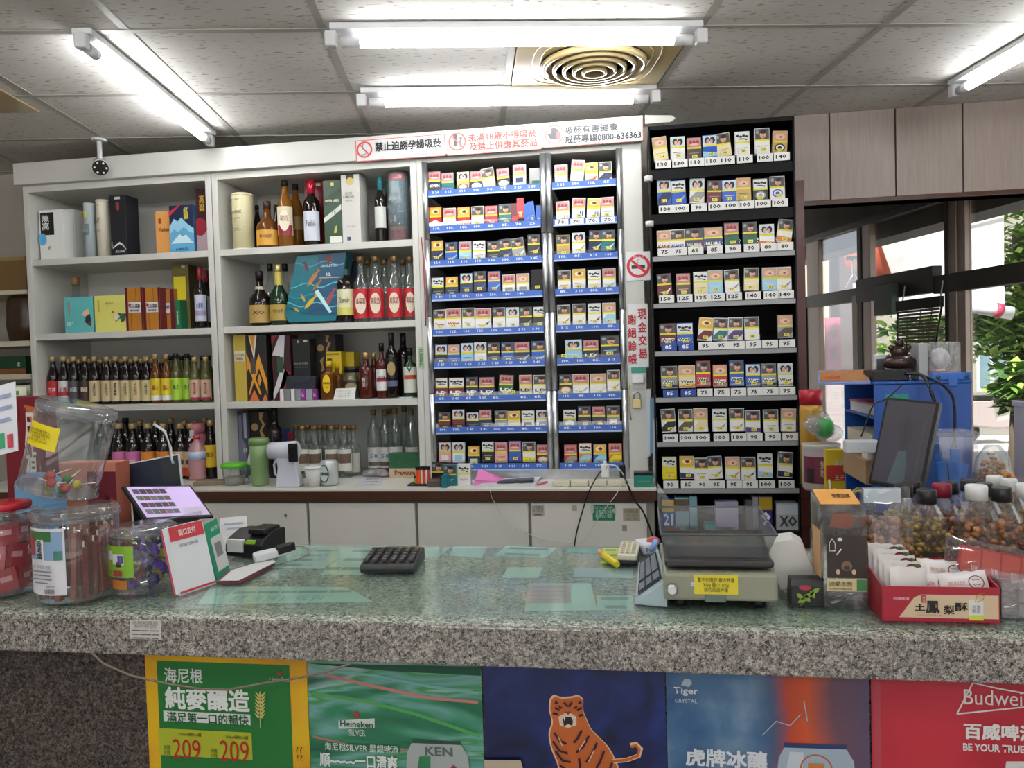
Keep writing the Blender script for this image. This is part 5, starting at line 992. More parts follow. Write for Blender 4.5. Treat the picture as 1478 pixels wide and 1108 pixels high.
# stickers on drawer fronts
YD = YWT + .0115
for args in ((767, 728, 786, 745, 'b8b6aa', 'small printed paper sticker at left of the last drawer front', '訂貨電話\n每日配送\n▬▬▬', '6a675c'), (899, 733, 924, 752, 'a9a48f', 'framed beige sticker at right end of the drawer fronts', '商業登記證\n1020 1024\n1022 1024', '55524a')):
    t, P, w, h = panel('sticker', args[5], 'sticker', *args[:4], YD, args[4], .0006); P.text(args[6], (args[0] + args[2]) / 2, (args[1] + args[3]) / 2, (args[2] - args[0]) * .8, (args[3] - args[1]) * .8, args[7], 0, 1)
t, P, w, h = panel('sticker', 'green printed card stuck on the last drawer front', 'sticker', 855, 728, 888, 751, YD, '1f7a5a', .0006); P.text('EATOGETHER\n消費滿百送點\n歡迎加入會員', 872, 739, 26, 17, 'bcd8c8', 0, 1); P.poly([(883, 736), (889, 731), (889, 744)], 'b9b8b0'); P.rect(852, 729, 857, 740, 'b8c4bc')
t, P, w, h = panel('sticker', 'round faded sticker on the last drawer front', 'sticker', 825, 729, 833, 737, YD, 'a9a698', .0005)
t, P, w, h = panel('sticker', 'tiny torn grey sticker low on the last drawer front', 'sticker', 898, 758, 905, 766, YD, '8c8a80', .0005)
# label stuck on the granite apron
t, P, w, h = panel('sticker', 'white printed data label stuck on the granite counter edge at left', 'sticker', 187, 894, 233, 923, YF - .0055, 'c4c2bc', .0006)
P.text('品名 規格 單位 數量 金額\n電話 0800 地址 台中市\n▬▬▬▬  ▬▬▬  ▬▬▬▬\n▬▬▬  ▬▬▬▬▬  ▬▬▬\n▬▬▬▬▬  ▬▬  ▬▬▬', 210, 908.5, 40, 24, '6a6862', 0, 1)
# posters under the counter edge
YPO = YF + .05
def grad_mat(name, fn):
    m, nt, b, tc = nodes_mat(name, .3); fn(nt, b, tc); return m
def _green(nt, b, tc):
    mp = nt.nodes.new('ShaderNodeMapping'); mp.inputs['Rotation'].default_value = (0, rad(-14), 0); mp.inputs['Scale'].default_value = (1.6, 1, 9); nt.links.new(tc.outputs['Object'], mp.inputs[0])
    n = nt.nodes.new('ShaderNodeTexNoise'); n.inputs['Scale'].default_value = 1.6; n.inputs['Detail'].default_value = 3; n.inputs['Distortion'].default_value = .6; nt.links.new(mp.outputs[0], n.inputs['Vector'])
    r = ramp(nt, [(.3, srgb('12473a')), (.42, srgb('2f7f5a')), (.5, srgb('6fa39c')), (.56, srgb('3a8a50')), (.62, srgb('8fb0a8')), (.72, srgb('1c5a48'))]); nt.links.new(n.outputs['Fac'], r.inputs[0]); nt.links.new(r.outputs[0], b.inputs['Base Color'])
def _smoke(nt, b, tc):
    n = nt.nodes.new('ShaderNodeTexNoise'); n.inputs['Scale'].default_value = 9; n.inputs['Detail'].default_value = 6; nt.links.new(tc.outputs['Object'], n.inputs['Vector'])
    r = ramp(nt, [(.35, srgb('2f5580')), (.55, srgb('4a6f92')), (.75, srgb('7d97ad'))]); nt.links.new(n.outputs['Fac'], r.inputs[0])
    sp = nt.nodes.new('ShaderNodeSeparateXYZ'); nt.links.new(tc.outputs['Object'], sp.inputs[0])
    ad = nt.nodes.new('ShaderNodeMath'); ad.operation = 'MULTIPLY_ADD'; nt.links.new(n.outputs['Fac'], ad.inputs[0]); ad.inputs[1].default_value = .06; nt.links.new(sp.outputs[0], ad.inputs[2])
    r2 = ramp(nt, [(0, srgb('2f5580')), (.44, srgb('4a4a66')), (.5, srgb('b8452a')), (.57, srgb('c9552c')), (.66, srgb('6a4a58')), (1, srgb('35507a'))])
    mr = nt.nodes.new('ShaderNodeMapRange'); mr.inputs['From Min'].default_value = -.18; mr.inputs['From Max'].default_value = .32; nt.links.new(ad.outputs[0], mr.inputs['Value']); nt.links.new(mr.outputs[0], r2.inputs[0])
    mx = nt.nodes.new('ShaderNodeMix'); mx.data_type = 'RGBA'
    mr2 = nt.nodes.new('ShaderNodeMapRange'); mr2.inputs['From Min'].default_value = .01; mr2.inputs['From Max'].default_value = .07; nt.links.new(ad.outputs[0], mr2.inputs['Value'])
    nt.links.new(mr2.outputs[0], mx.inputs['Factor']); nt.links.new(r.outputs[0], mx.inputs['A']); nt.links.new(r2.outputs[0], mx.inputs['B']); nt.links.new(mx.outputs['Result'], b.inputs['Base Color'])
def _navy(nt, b, tc):
    n = nt.nodes.new('ShaderNodeTexNoise'); n.inputs['Scale'].default_value = 7; n.inputs['Distortion'].default_value = 1.5; nt.links.new(tc.outputs['Object'], n.inputs['Vector'])
    r = ramp(nt, [(.35, srgb('0c1436')), (.7, srgb('1f3070'))]); nt.links.new(n.outputs['Fac'], r.inputs[0]); nt.links.new(r.outputs[0], b.inputs['Base Color'])
def _redp(nt, b, tc):
    n = nt.nodes.new('ShaderNodeTexNoise'); n.inputs['Scale'].default_value = 4; nt.links.new(tc.outputs['Object'], n.inputs['Vector'])
    r = ramp(nt, [(.35, srgb('a01c2a')), (.65, srgb('c23040'))]); nt.links.new(n.outputs['Fac'], r.inputs[0]); nt.links.new(r.outputs[0], b.inputs['Base Color'])
def poster(label, x0, x1, y0, m):
    a, b_ = onY(x0, y0, YPO), onY(x1, y0, YPO); t = thing('poster', label, 'poster', ((a.x + b_.x) / 2, YPO, .908), 0); w = abs(b_.x - a.x) / 2
    MB().box(-w, w, 0, .0015, -.52, .0, m).build('sheet', t); return t, Px(t, YPO - .0004)
t, P = poster('yellow and green beer price poster reading 209, leftmost under the counter', 209, 442, 950, grad_mat('poster_yellow', lambda nt, b, tc: (lambda n, r: (nt.links.new(tc.outputs['Object'], n.inputs['Vector']), n.inputs.__getitem__('Scale').__setattr__('default_value', 5), nt.links.new(n.outputs['Fac'], r.inputs[0]), nt.links.new(r.outputs[0], b.inputs['Base Color'])))(nt.nodes.new('ShaderNodeTexNoise'), ramp(nt, [(.35, srgb('d08018')), (.6, srgb('dcb01c'))]))))
P.rect(226, 953, 427, 1200, '1f7030'); P.text('海尼根', 265, 974.5, 55, 20, 'd9dcd8'); P.text('純麥釀造', 299, 1008.5, 122, 31, 'dfe2de', .035)
P.rect(236, 1025, 362, 1046, 'd8dad6'); P.text('滿足第一口的暢快', 300, 1036.5, 118, 15, '1f5a30')
P.rect(229, 1050, 365, 1096, 'a8b02a'); P.text('330ml罐裝x6罐', 275, 1059, 32, 5, '4a4a18', 0); P.text('500ml罐裝x6罐', 343, 1063, 32, 5, '4a4a18', 0)
P.text('209', 270, 1080, 40, 26, 'b02222', .0, 3); P.text('209', 339, 1083, 42, 28, 'b02222', .0, 3); P.text('特價\nNT$', 242, 1081, 9, 13, '5a5a18', 0); P.text('特價\nNT$', 310, 1086, 9, 13, '5a5a18', 0)
P.text('★', 404, 970, 9, 9, 'b8302a', 0); P.text('Heineken', 404, 979, 28, 6, 'cfd8cf', .0)
for k in range(7):
    for s in (-1, 1): P.poly([(377, 1002 + k * 5), (377 + s * 8, 997 + k * 5), (377 + s * 3, 1005 + k * 5)], 'c9c070')
P.line([(377, 996), (378, 1048)], 1.6, 'c9c070'); P.text('??\n??', 434, 1085, 9, 20, '4a3a10', 0)
t, P = poster('green swirling beer poster with a silver can, second under the counter', 443, 694, 955, grad_mat('poster_green', _green))
P.poly([(443, 957), (694, 962), (694, 975), (560, 968)], '0f4a36'); P.line([(470, 974), (540, 990), (620, 1007), (690, 1013)], 4.5, 'c07a70'); P.line([(450, 1000), (530, 1012), (600, 1030), (693, 1062)], 5, '4f9a52'); P.line([(452, 1062), (520, 1078), (600, 1082)], 4, 'a07a68')
P.line([(450, 965), (540, 974), (620, 990), (692, 1000)], 4, '6fae9c')
P.text('★', 515, 1030, 12, 12, 'b8302a', 0); P.poly([(489, 1039), (541, 1036), (541, 1050), (489, 1051)], 'c8d4cc'); P.text('Heineken', 515, 1044, 47, 9, '14503a', .02); P.text('SILVER', 516, 1056.5, 24, 9, 'd8dcd8', 0)
P.rect(466, 1070, 578, 1085, '1d6a40'); P.text('海尼根SILVER 星銀啤酒', 522, 1078, 106, 11, 'd4dcd6', .01); P.text('順~~~~一口清爽', 518, 1097, 112, 20, 'dfe3e0', .03)
P.poly([(596, 1068), (664, 1071), (676, 1090), (680, 1130), (586, 1130), (588, 1085)], 'a3aaa8'); P.poly([(596, 1066), (664, 1069), (666, 1074), (595, 1071)], '2a4a3a'); P.text('KEN', 634, 1083, 40, 13, '5a6662', .03); P.poly([(606, 1090), (622, 1090), (622, 1130), (600, 1130)], '2f7a50'); P.text('★', 655, 1106, 11, 11, 'a02c2a', 0)
t, P = poster('dark blue poster with an orange roaring tiger, middle under the counter', 697, 959, 962, grad_mat('poster_navy', _navy))
def tig(pts, c):
    for _ in range(2):
        pts = [q for i in range(len(pts)) for q in ((pts[i][0] * .8 + pts[(i + 1) % len(pts)][0] * .2, pts[i][1] * .8 + pts[(i + 1) % len(pts)][1] * .2), (pts[i][0] * .2 + pts[(i + 1) % len(pts)][0] * .8, pts[i][1] * .2 + pts[(i + 1) % len(pts)][1] * .8))]
    P.poly(pts, c)
out = [(795, 1010), (801, 1004), (810, 1008), (826, 1007), (834, 1004), (842, 1010), (841, 1026), (846, 1038), (852, 1052), (862, 1062), (876, 1076), (886, 1094), (900, 1130), (812, 1130), (806, 1100), (797, 1080), (793, 1058), (799, 1042), (794, 1026)]
cx_, cy_ = 835, 1068
tig([(cx_ + (x - cx_) * 1.05, cy_ + (y - cy_) * 1.04) for x, y in out], 'e0b890'); tig(out, 'c0622a')
P.line([(884, 1098), (905, 1096), (922, 1090), (925, 1080), (918, 1073), (910, 1075)], 6.5, 'e0b890'); P.line([(884, 1098), (905, 1096), (921, 1090), (923, 1081), (918, 1075), (911, 1077)], 4, 'c0622a')
P.poly([(806, 1034), (820, 1026), (832, 1034), (832, 1046), (820, 1050), (808, 1046)], 'd8c4ac'); P.poly([(812, 1034), (828, 1034), (826, 1047), (820, 1044), (814, 1048)], '2a1418'); P.poly([(813, 1034), (816, 1034), (815, 1040)], 'e8e0d0'); P.poly([(825, 1034), (828, 1034), (826, 1040)], 'e8e0d0'); P.poly([(815, 1026), (825, 1026), (820, 1031)], '8a3a2a')
for s in (-1, 1): P.poly([(820 + s * 6, 1021), (820 + s * 14, 1017), (820 + s * 12, 1022)], '201420'); P.poly([(820 + s * 17, 1010), (820 + s * 20, 1014), (820 + s * 14, 1015)], '3a1a1a')
for q in ([(801, 1020), (808, 1024)], [(840, 1020), (833, 1024)], [(798, 1028), (806, 1030)], [(842, 1030), (835, 1032)], [(800, 1056), (808, 1068), (818, 1072)], [(798, 1068), (808, 1082), (820, 1086)], [(802, 1082), (812, 1096), (824, 1098)], [(840, 1052), (834, 1064), (828, 1070)], [(850, 1060), (842, 1076), (832, 1084)], [(862, 1070), (854, 1088), (846, 1098)], [(872, 1082), (866, 1098), (860, 1108)], [(884, 1098), (880, 1108)], [(814, 1012), (820, 1018)], [(826, 1012), (821, 1018)], [(808, 1102), (818, 1108)], [(836, 1092), (838, 1108)]): P.line(q, 3, '231631')
for q in ([(806, 1060), (812, 1074)], [(845, 1066), (836, 1080)], [(858, 1080), (850, 1096)]): P.line(q, 1.6, 'e0b890')
P.poly([(700, 1094), (752, 1094), (756, 1108), (700, 1108)], 'b8a890')
t, P = poster('smoky blue and orange beer poster with a chilled can, fourth under the counter', 961, 1254, 970, grad_mat('poster_smoke', _smoke))
P.text('Tiger', 990, 997.5, 35, 13, 'd8dce0', .02); P.text('CRYSTAL', 990, 1011, 32, 5.5, 'c8d0d8', .0); P.poly([(983, 988), (988, 979), (996, 980), (999, 986), (994, 991)], 'aab4bc')
P.text('虎牌冰釀', 1048, 1094, 118, 27, 'd9dde2', .04)
P.poly([(1134, 1074), (1220, 1078), (1232, 1098), (1238, 1140), (1118, 1140), (1124, 1092)], '9fb0bd'); P.poly([(1132, 1071), (1222, 1075), (1222, 1081), (1131, 1078)], '2a3a6a'); P.poly([(1140, 1084), (1160, 1085), (1156, 1140), (1128, 1140)], 'c2ccd4'); P.circ(1178, 1110, 24, 'b8603a', .9); P.poly([(1166, 1100), (1190, 1101), (1188, 1120), (1166, 1120)], 'c07a3a'); P.text('Tiger', 1180, 1122, 30, 10, '1c2c5a')
P.line([(1100, 1060), (1120, 1040), (1140, 1046), (1155, 1030), (1165, 1040), (1160, 1010)], 1.6, '9fb2c2')
t, P = poster('bright red beer poster with a bow-tie emblem, rightmost under the counter', 1257, 1560, 980, grad_mat('poster_red', _redp))
P.rect(1260, 984, 1274, 1200, 'b04450')
P.line([(1381, 1030), (1404, 985), (1440, 993), (1478, 1000), (1516, 993), (1552, 985), (1560, 1030), (1478, 1020), (1381, 1030)], 2, 'e0dcd8'); P.text('Budweiser', 1452, 1007, 124, 24, 'e4e0dc', .0, 3)
P.text('百威啤酒', 1444, 1056, 108, 26, 'e4e0dc', .045); P.text('BE YOUR TRUE SELF', 1448, 1079.5, 118, 12.5, 'e0dcd8', .035)
P.poly([(1452, 1098), (1520, 1098), (1530, 1140), (1446, 1140)], 'd2d0d0')
wc = MB().tube([onY(x, y, YF - .012) for x, y in ((130, 940), (150, 958), (190, 975), (240, 986), (290, 994), (330, 995), (380, 986), (430, 978), (470, 970), (508, 957))], .0022, mat('grey_cable', srgb('75685a'), .5), 6).build('sagging_cable'); tag(wc, 'thin grey-brown cable sagging across the front of the beer posters', 'cable')

# ================================================================== THINGS ON THE WORKTOP
def W0(x, y, z=ZW): p = onZ(x, y, z); return p
def ht(ytop, p): return fZ(ytop, p.x, p.y) - p.z
def wpx(x0, x1, p): return abs(fX(x1, p.y, p.z) - fX(x0, p.y, p.z))
E1 = .0006
def lath(name, label, cat, x, yb, z, prof_parts, group=None, sy=1, rz=0):
    p = W0(x, yb, z); t = thing(name, label, cat, (p.x, p.y, p.z + E1), rz, group)
    for nm, prof, m, seg in prof_parts(p): MB().lathe(prof, seg, m, sy=sy).build(nm, t)
    return t, p
p = W0(339, 699); H = ht(668, p); w = wpx(322, 357, p) / 2
t = thing('plastic_cup', 'small clear plastic cup with bright green lid at left of worktop', 'cup', (p.x, p.y, p.z + E1))
MB().lathe([(w * .72, 0), (w * .95, H * .8)], 18, M_plast).build('cup_body', t); MB().lathe([(0, 0), (w * .7, 0), (w * .72, H * .1), (w * .78, H * .35), (0, H * .4)], 14, C('8f8f84')).build('contents', t); MB().lathe([(w, H * .8), (w, H * .95), (w * .9, H)], 18, C('5fbf2a')).build('lid', t)
p = W0(305, 699); t = MB().box(-.07, .07, -.035, .035, 0, .018, mat('grey_wood', srgb('7f705c'), .7, vary=.2, vscale=30)).build('wooden_board', None, .002, (p.x, p.y, p.z + E1), (0, 0, .25)); tag(t, 'small worn wooden board lying at the left end of the worktop', 'board')
p = W0(286, 692); H = ht(628, p); w = wpx(276, 299, p) / 2
t = thing('water_bottle', 'clear water bottle with pinkish drink and red cap before the pink thermos', 'bottle', (p.x, p.y, p.z + E1))
MB().lathe([(0, 0), (w * .9, .002), (w, H * .05), (w * .9, H * .15), (w, H * .22), (w * .93, H * .35), (w, H * .45), (w, H * .66), (w * .75, H * .78), (w * .36, H * .88), (w * .34, H * .92)], 18, mat('pink_drink', (.62, .32, .34), .08, trans=.3)).build('bottle_body', t)
MB().lathe([(w * .4, H * .91), (w * .4, H)], 14, C('b83040')).build('cap', t); MB().lathe([(w * 1.02, H * .46), (w * 1.02, H * .64)], 18, C('a9b8d0')).build('paper_label', t)
p = W0(287, 689); H = ht(610, p); w = wpx(277, 299, p) / 2
t = thing('thermos', 'pink thermos flask with clip lid behind the red-capped water bottle', 'flask', (p.x, p.y, p.z + E1))
MB().lathe([(0, 0), (w * .95, 0), (w, .01), (w, H * .8)], 20, C('c4828e')).build('flask_body', t); MB().lathe([(w * 1.02, H * .81), (w * 1.02, H * .95), (w * .9, H)], 20, C('b8727e')).build('lid', t); MB().box(-w * .3, w * .3, -w * 1.15, -w * .9, H * .72, H * .88, C('b8b8ba')).build('clip', t, .002)
p = W0(376, 700); H = ht(632, p); w = wpx(363, 389, p) / 2
t = thing('tumbler', 'sage green insulated tumbler standing left of the white sprayer', 'tumbler', (p.x, p.y, p.z + E1))
MB().lathe([(0, 0), (w * .8, 0), (w * .82, .004), (w * .92, H * .55), (w, H * .86)], 24, mat('sage', srgb('7f9a68'), .35)).build('tumbler_body', t); MB().lathe([(w * 1.03, H * .86), (w * 1.04, H * .96), (w * .95, H)], 24, mat('sage_lid', srgb('71905a'), .3)).build('lid', t)
p = W0(360, 697); H = ht(646, p)
t = thing('small_bottle', 'small white and green bottle behind the sage tumbler', 'bottle', (p.x, p.y + .03, p.z + E1))
MB().lathe([(0, 0), (.019, 0), (.019, H * .6), (.012, H * .8), (.008, H * .85)], 14, C('c8cec8')).build('bottle_body', t); MB().lathe([(.009, H * .85), (.009, H)], 10, C('d8d8d8')).build('cap', t); MB().lathe([(.0195, H * .2), (.0195, H * .5)], 14, C('3a8a50')).build('paper_label', t)
# white nano sprayer gun
p = W0(413, 702); t = thing('spray_gun', 'white pistol-shaped sprayer standing on its grip beside the green tumbler', 'sprayer', (p.x, p.y, p.z + E1)); s_ = wpx(388, 437, p) / 49; M_wp = mat('white_plastic', srgb('cdd0db'), .25)
def gx(x): return (x - 413) * s_
def gz(y): return (702 - y) * s_
MB().prism([(gx(401), 0), (gx(434), 0), (gx(436), .006), (gx(430), gz(672)), (gx(429), gz(660)), (gx(403), gz(660)), (gx(405), gz(676))], -.025, .025, M_wp).build('grip', t, .008)
T_ = Matrix.Translation((gx(390), 0, gz(653))) @ Matrix.Rotation(pi / 2, 4, 'Y')
MB().lathe([(.02, 0), (.036, .006), (.038, .06), (.040, .10), (.042, .122), (.040, .128)], 24, M_wp, T_).build('barrel', t)
MB().box(gx(424), gx(437.5), -.046, -.036, gz(667), gz(642), M_black).build('control_panel', t, .004)
for k in range(3): MB().lathe([(0, 0), (.0022, 0)], 8, C('d8d8d8'), Matrix.Translation((gx(427 + 3.4 * k), -.0466, gz(649))) @ Matrix.Rotation(pi / 2, 4, 'X')).build('indicator', t)
MB().lathe([(0, 0), (.006, 0)], 12, C('e8e8e8'), Matrix.Translation((gx(431), -.0466, gz(659))) @ Matrix.Rotation(pi / 2, 4, 'X')).build('button', t)
MB().tube([(gx(402), 0, gz(662)), (gx(397), 0, gz(672)), (gx(398), 0, gz(685)), (gx(404), 0, gz(692))], .006, M_wp, 8).build('trigger_guard', t)
def cup_fn(p):
    H = ht(673, p); w = wpx(440, 465, p) / 2; m = C('c9c9c6')
    return [('cup_body', [(0, 0), (w * .7, 0), (w * .92, H * .93)], m, 24), ('rim', [(w * .9, H * .9), (w * 1.02, H * .93), (w * 1.02, H * .96), (w * .9, H)], C('d4d4d2'), 24)]
lath('paper_cup', 'white disposable cup between the sprayer and the beer can', 'cup', 453, 702, ZW, cup_fn)
p = W0(476, 700); H = ht(664, p); w = wpx(463.5, 488, p) / 2
t = thing('beer_can', 'white and green beer can standing at the front of the worktop', 'can', (p.x, p.y, p.z + E1)); a = -pi / 2 - .2
MB().lathe([(0, .003), (w * .8, 0), (w, H * .07), (w, H * .9), (w * .86, H)], 24, mat('can_silver', srgb('bfc4c4'), .3, .3)).build('can_body', t)
MB().lathe([(w * .88, H * .97), (w * .88, H), (0, H * .985)], 20, M_chrome).build('can_top', t)
cm_ = MB(); ell(cm_, 0, 0, w * .62, H * .36, 0, C('1f5a48'), 16); ell(cm_, 0, 0, w * .5, H * .3, -.0005, C('c4ccc8'), 16); o = cm_.build('oval_label', t); o.location = (w * 1.04 * cos(a), w * 1.04 * sin(a), H * .5); o.rotation_euler = (0, 0, a + pi / 2)
txt(t, '台灣啤酒', w * 1.1 * cos(a), w * 1.1 * sin(a), H * .5, w * 1.2, H * .14, C('1f5a48'), .03, rot=(pi / 2, 0, a + pi / 2))
def flat_q(name, label, cat, pts, z, hexc, th=.0008, group=None, lines=None, m=None, lc='8a8a88'):
    P = [onZ(x, y, z) for x, y in pts]; c = sum(P, Vector()) / len(P); t = thing(name, label, cat, (c.x, c.y, z + .0003), 0, group)
    pp = [(q.x - c.x, q.y - c.y) for q in P]; ar = sum(pp[i][0] * pp[(i + 1) % len(pp)][1] - pp[(i + 1) % len(pp)][0] * pp[i][1] for i in range(len(pp)))
    if ar < 0: pp = pp[::-1]
    MB().prism(pp, 0, th, m or C(hexc), 'z').build('sheet', t)
    if lines:
        d = (P[1] - P[0]); an = math.atan2(d.y, d.x); W_ = d.length; Hh = (P[-1] - P[0]).length
        me_t = txt(t, lines, 0, 0, th + .0004, W_ * .8, Hh * .78, C(lc), 0, rot=(0, 0, an))
    return t
flat_q('leaflet', 'white leaflet lying at the front of the worktop right of the can', 'paper', [(530, 690), (553, 689), (550, 701), (507, 703)], ZW, 'c3c6cc', lines='▬▬▬ ▬▬\n▬▬ ▬▬▬\n▬▬▬▬')
flat_q('paper_sheet', 'white paper sheet under the plastic bag on the worktop', 'paper', [(500, 680), (560, 678), (562, 689), (488, 690)], ZW, 'cccccc')
pb = MB(); random.seed(3)
for k in range(9): pb.ball((random.uniform(-.05, .05), random.uniform(-.02, .02), .014 + random.uniform(0, .012)), (random.uniform(.02, .035), .02, random.uniform(.011, .014)), M_film, 9, 6, Matrix.Rotation(random.uniform(-.15, .15), 4, 'X'))
p = W0(541, 690); t = thing('plastic_bag', 'crumpled clear plastic bag with something pink, on the worktop', 'bag', (p.x, p.y + .03, p.z)); o = pb.build('bag_film', t); o['kind'] = 'stuff'; o.location.z = .001
MB().ball((.03, 0, .016), (.03, .018, .014), C('d08a96'), 10, 6).build('pink_wrap', t)
p = W0(583, 690); t = thing('snack_box', 'dark green printed box with red and white lettering, before tall bottles', 'box', (p.x, p.y + .02, p.z + E1)); w = wpx(560, 606, p) / 2; H = ht(655, p)
MB().box(-w, w, 0, .05, 0, H, mat('green_print', srgb('2c5a3c'), .35, vary=.5, vscale=60)).build('carton', t, .001); MB().box(-w, w, -.001, 0, 0, H * .38, C('b8a888')).build('printed_panel', t)
txt(t, 'Premium', 0, -.0025, H * .2, w * 1.3, H * .22, C('8a2a2a'), .03)
# lighters standing in a black tray
p = W0(619, 700); t = thing('lighter_tray', 'flat black tray holding disposable lighters on the worktop', 'tray', (p.x, p.y, p.z + E1)); MB().box(-.085, .06, -.03, .035, 0, .008, M_black).build('tray_base', t, .002)
for k in range(9):
    hx = ['d8542a', 'd8542a', 'd0c0b8', 'c8402a', 'd0c4c0', 'b8443c', 'd8542a', 'c0b8b4', '8fb82a'][k]; px_ = [603.5, 607, 610.5, 614, 617.5, 621, 605, 612, 599][k]; row_ = 0 if k < 6 else 1
    q = thing('lighter', 'disposable lighter in the black tray, orange, red, white or lime', 'lighter', (fX(px_, p.y, ZW), p.y - .012 + .02 * row_, ZW + .009), 0, 'lighters in the tray')
    q['label'] = '%s disposable lighter, %s in the black tray' % ({'d8542a': 'orange', 'd0c0b8': 'whitish', 'c8402a': 'red', 'd0c4c0': 'pale', 'b8443c': 'brick red', 'c0b8b4': 'grey-white', '8fb82a': 'lime'}[hx], ORD[k] + (' of front row' if not row_ else ' counting back row'))
    MB().box(-.0045, .0045, -.006, .006, 0, .058 if k < 8 else .02, C(hx, .2)).build('lighter_body', q, .001); MB().box(-.0045, .0045, -.006, .006, .058 if k < 8 else .02, .072 if k < 8 else .03, M_black).build('metal_hood', q, .001)
def wpack(x, yb, body, art, warn, label, rot=(0, 0, 0), w=.055, h=.088):
    p = W0(x, yb); t = thing('cigarette_pack', label, 'cigarette pack', (p.x, p.y, p.z + E1), 0, 'packs on the worktop', rot=rot); inst('carton', cart_mesh(body), t, (0, .011, 0), None, (w, .022, h))
    if warn: inst('health_warning', WARN[warn], t, (0, -.0006, h * .56), None, (w * .92, .03, h * .4)); inst('warning_band', BAND, t, (0, -.0006, h * .5), None, (w * .95, 1, h * .07))
    inst('brand_mark', art_mesh(*art), t, (0, -.0004, h * .05), None, (w * .9, .3, h * .4)); return t
wpack(633, 697, 'K', 'pR', 'E', 'black cigarette pack standing behind the lighters on the worktop'); wpack(650, 701, 'T', 'pW', 'E', 'teal-blue cigarette pack standing upright before the wide rack'); wpack(670, 700, 'W', 'pS', 'D', 'white cigarette pack standing at the rack foot, right of the teal one')
p = W0(627, 704); o = wpack(627, 703, 'A', 'pW', None, 'brown pack lying flat in front of the lighter tray', rot=(rad(-90), 0, .3)); o.location.z += .023
o = wpack(660, 706, 'T', 'pW', None, 'teal pack lying flat before the two standing packs', rot=(rad(-90), rad(90), 0)); o.location = (W0(645, 704).x, W0(645, 704).y, ZW + .024)
# folded pink paper, phone, papers
p = W0(700, 701); t = thing('pink_paper', 'folded bright pink paper standing open on the worktop', 'paper', (p.x, p.y, p.z + E1)); s_ = wpx(682, 724, p) / 42; m = C('d472b0')
def q3(x, y, d=0): return ((x - 700) * s_, d, (701 - y) * s_)
MB().quad([q3(690, 678, .03), q3(724, 696, .03), q3(719, 699, 0), q3(683, 700, 0)][::-1], m).quad([q3(690, 678, .03), q3(724, 694, .06), q3(724, 696.5, .03), q3(686, 693, .0)], m).build('folded_sheet', t)
p = W0(745, 699); o = MB().box(-.075, .075, -.035, .035, 0, .009, mat('phone_black', (.03, .03, .033), .3)).build('phone', None, .003, (p.x, p.y, p.z + .012), (0, rad(-3), .08)); tag(o, 'dark grey phone lying on the papers beside the pink sheet', 'phone')
flat_q('papers', 'loose white papers under the dark grey phone', 'paper', [(715, 694), (782, 690), (772, 703), (690, 703)], ZW, 'c6c8cb', .01)
p = W0(731, 694); o = MB().tube([(-.04, 0, .005), (.03, .01, .005)], .005, C('d0562a'), 8).build('orange_marker', None, 0, (p.x, p.y + .06, p.z + .0)); tag(o, 'orange marker pen lying behind the dark phone', 'pen')
p = W0(783, 699); o = MB().tube([(-.015, -.03, .006), (.015, .03, .006)], .005, C('d8708c'), 8).build('pink_highlighter', None, 0, (p.x, p.y, p.z)); tag(o, 'pink highlighter lying right of the loose papers', 'pen')
p = W0(850, 701); t = thing('power_strip', 'long cream row of socket blocks along the worktop before the racks', 'power strip', (p.x, p.y + .01, p.z + E1)); w = wpx(797, 903, p)
for k in range(4): MB().box(-w / 2 + w * k / 4 + .002, -w / 2 + w * (k + 1) / 4 - .002, -.03, .03, 0, .022, mat('cream_plastic', srgb('c4bfa9'), .4)).build('socket_block', t, .004)
p = W0(874, 697); t = thing('usb_charger', 'white plug-in charger standing on the power strip', 'charger', (p.x, p.y, ZW + .024)); MB().box(-.017, .017, -.017, .017, 0, .055, C('dcdcda')).build('charger_body', t, .005); MB().box(-.006, .006, -.005, .005, .055, .068, C('dcdcda')).build('plug', t, .002)
o = MB().box(-.012, .012, -.015, .015, 0, .05, M_black).build('black_plug', None, .003, (W0(899, 697).x, W0(899, 697).y, ZW + .024)); tag(o, 'black mains plug standing on the power strip beside the white charger', 'plug')
t = thing('teal_box', 'small teal box with black lid at right end of worktop', 'box', (W0(929, 703).x, W0(929, 703).y, ZW + E1)); w = wpx(915, 942, p) / 2; MB().box(-w, w, 0, .06, 0, .045, C('1c7a6c')).build('box_body', t, .002); MB().box(-w, w, 0, .06, .045, .058, M_black).build('lid', t, .002); txt(t, 'CONTACTLESS', 0, -.001, .022, w * 1.3, .006, C('b8a050'), 0)
def cable(name, label, pts, r, hexc):
    P = [Vector(q) for q in pts]; out = []
    for i in range(len(P) - 1):     # Catmull-Rom
        a, b, c, d = P[max(i - 1, 0)], P[i], P[i + 1], P[min(i + 2, len(P) - 1)]
        for k in range(6):
            u = k / 6; out.append(.5 * ((2 * b) + (c - a) * u + (2 * a - 5 * b + 4 * c - d) * u * u + (3 * b - a - 3 * c + d) * u ** 3))
    out.append(P[-1]); return tag(MB().tube(out, r, C(hexc), 6).build(name), label, 'cable')
YQ = YWT - .02
cable('charging_cable', 'thin white charging cable looping below the worktop edge', [(*W0(705, 700)[0:2], ZW + .012), onY(708, 709, YQ), onY(712, 722, YQ), onY(735, 755, YQ), onY(775, 775, YQ), onY(815, 783, YQ), onY(842, 780, YQ), onY(865, 745, YQ), onY(890, 712, YQ), (*W0(898, 701)[0:2], ZW + .03)], .0016, 'c4c4c2')
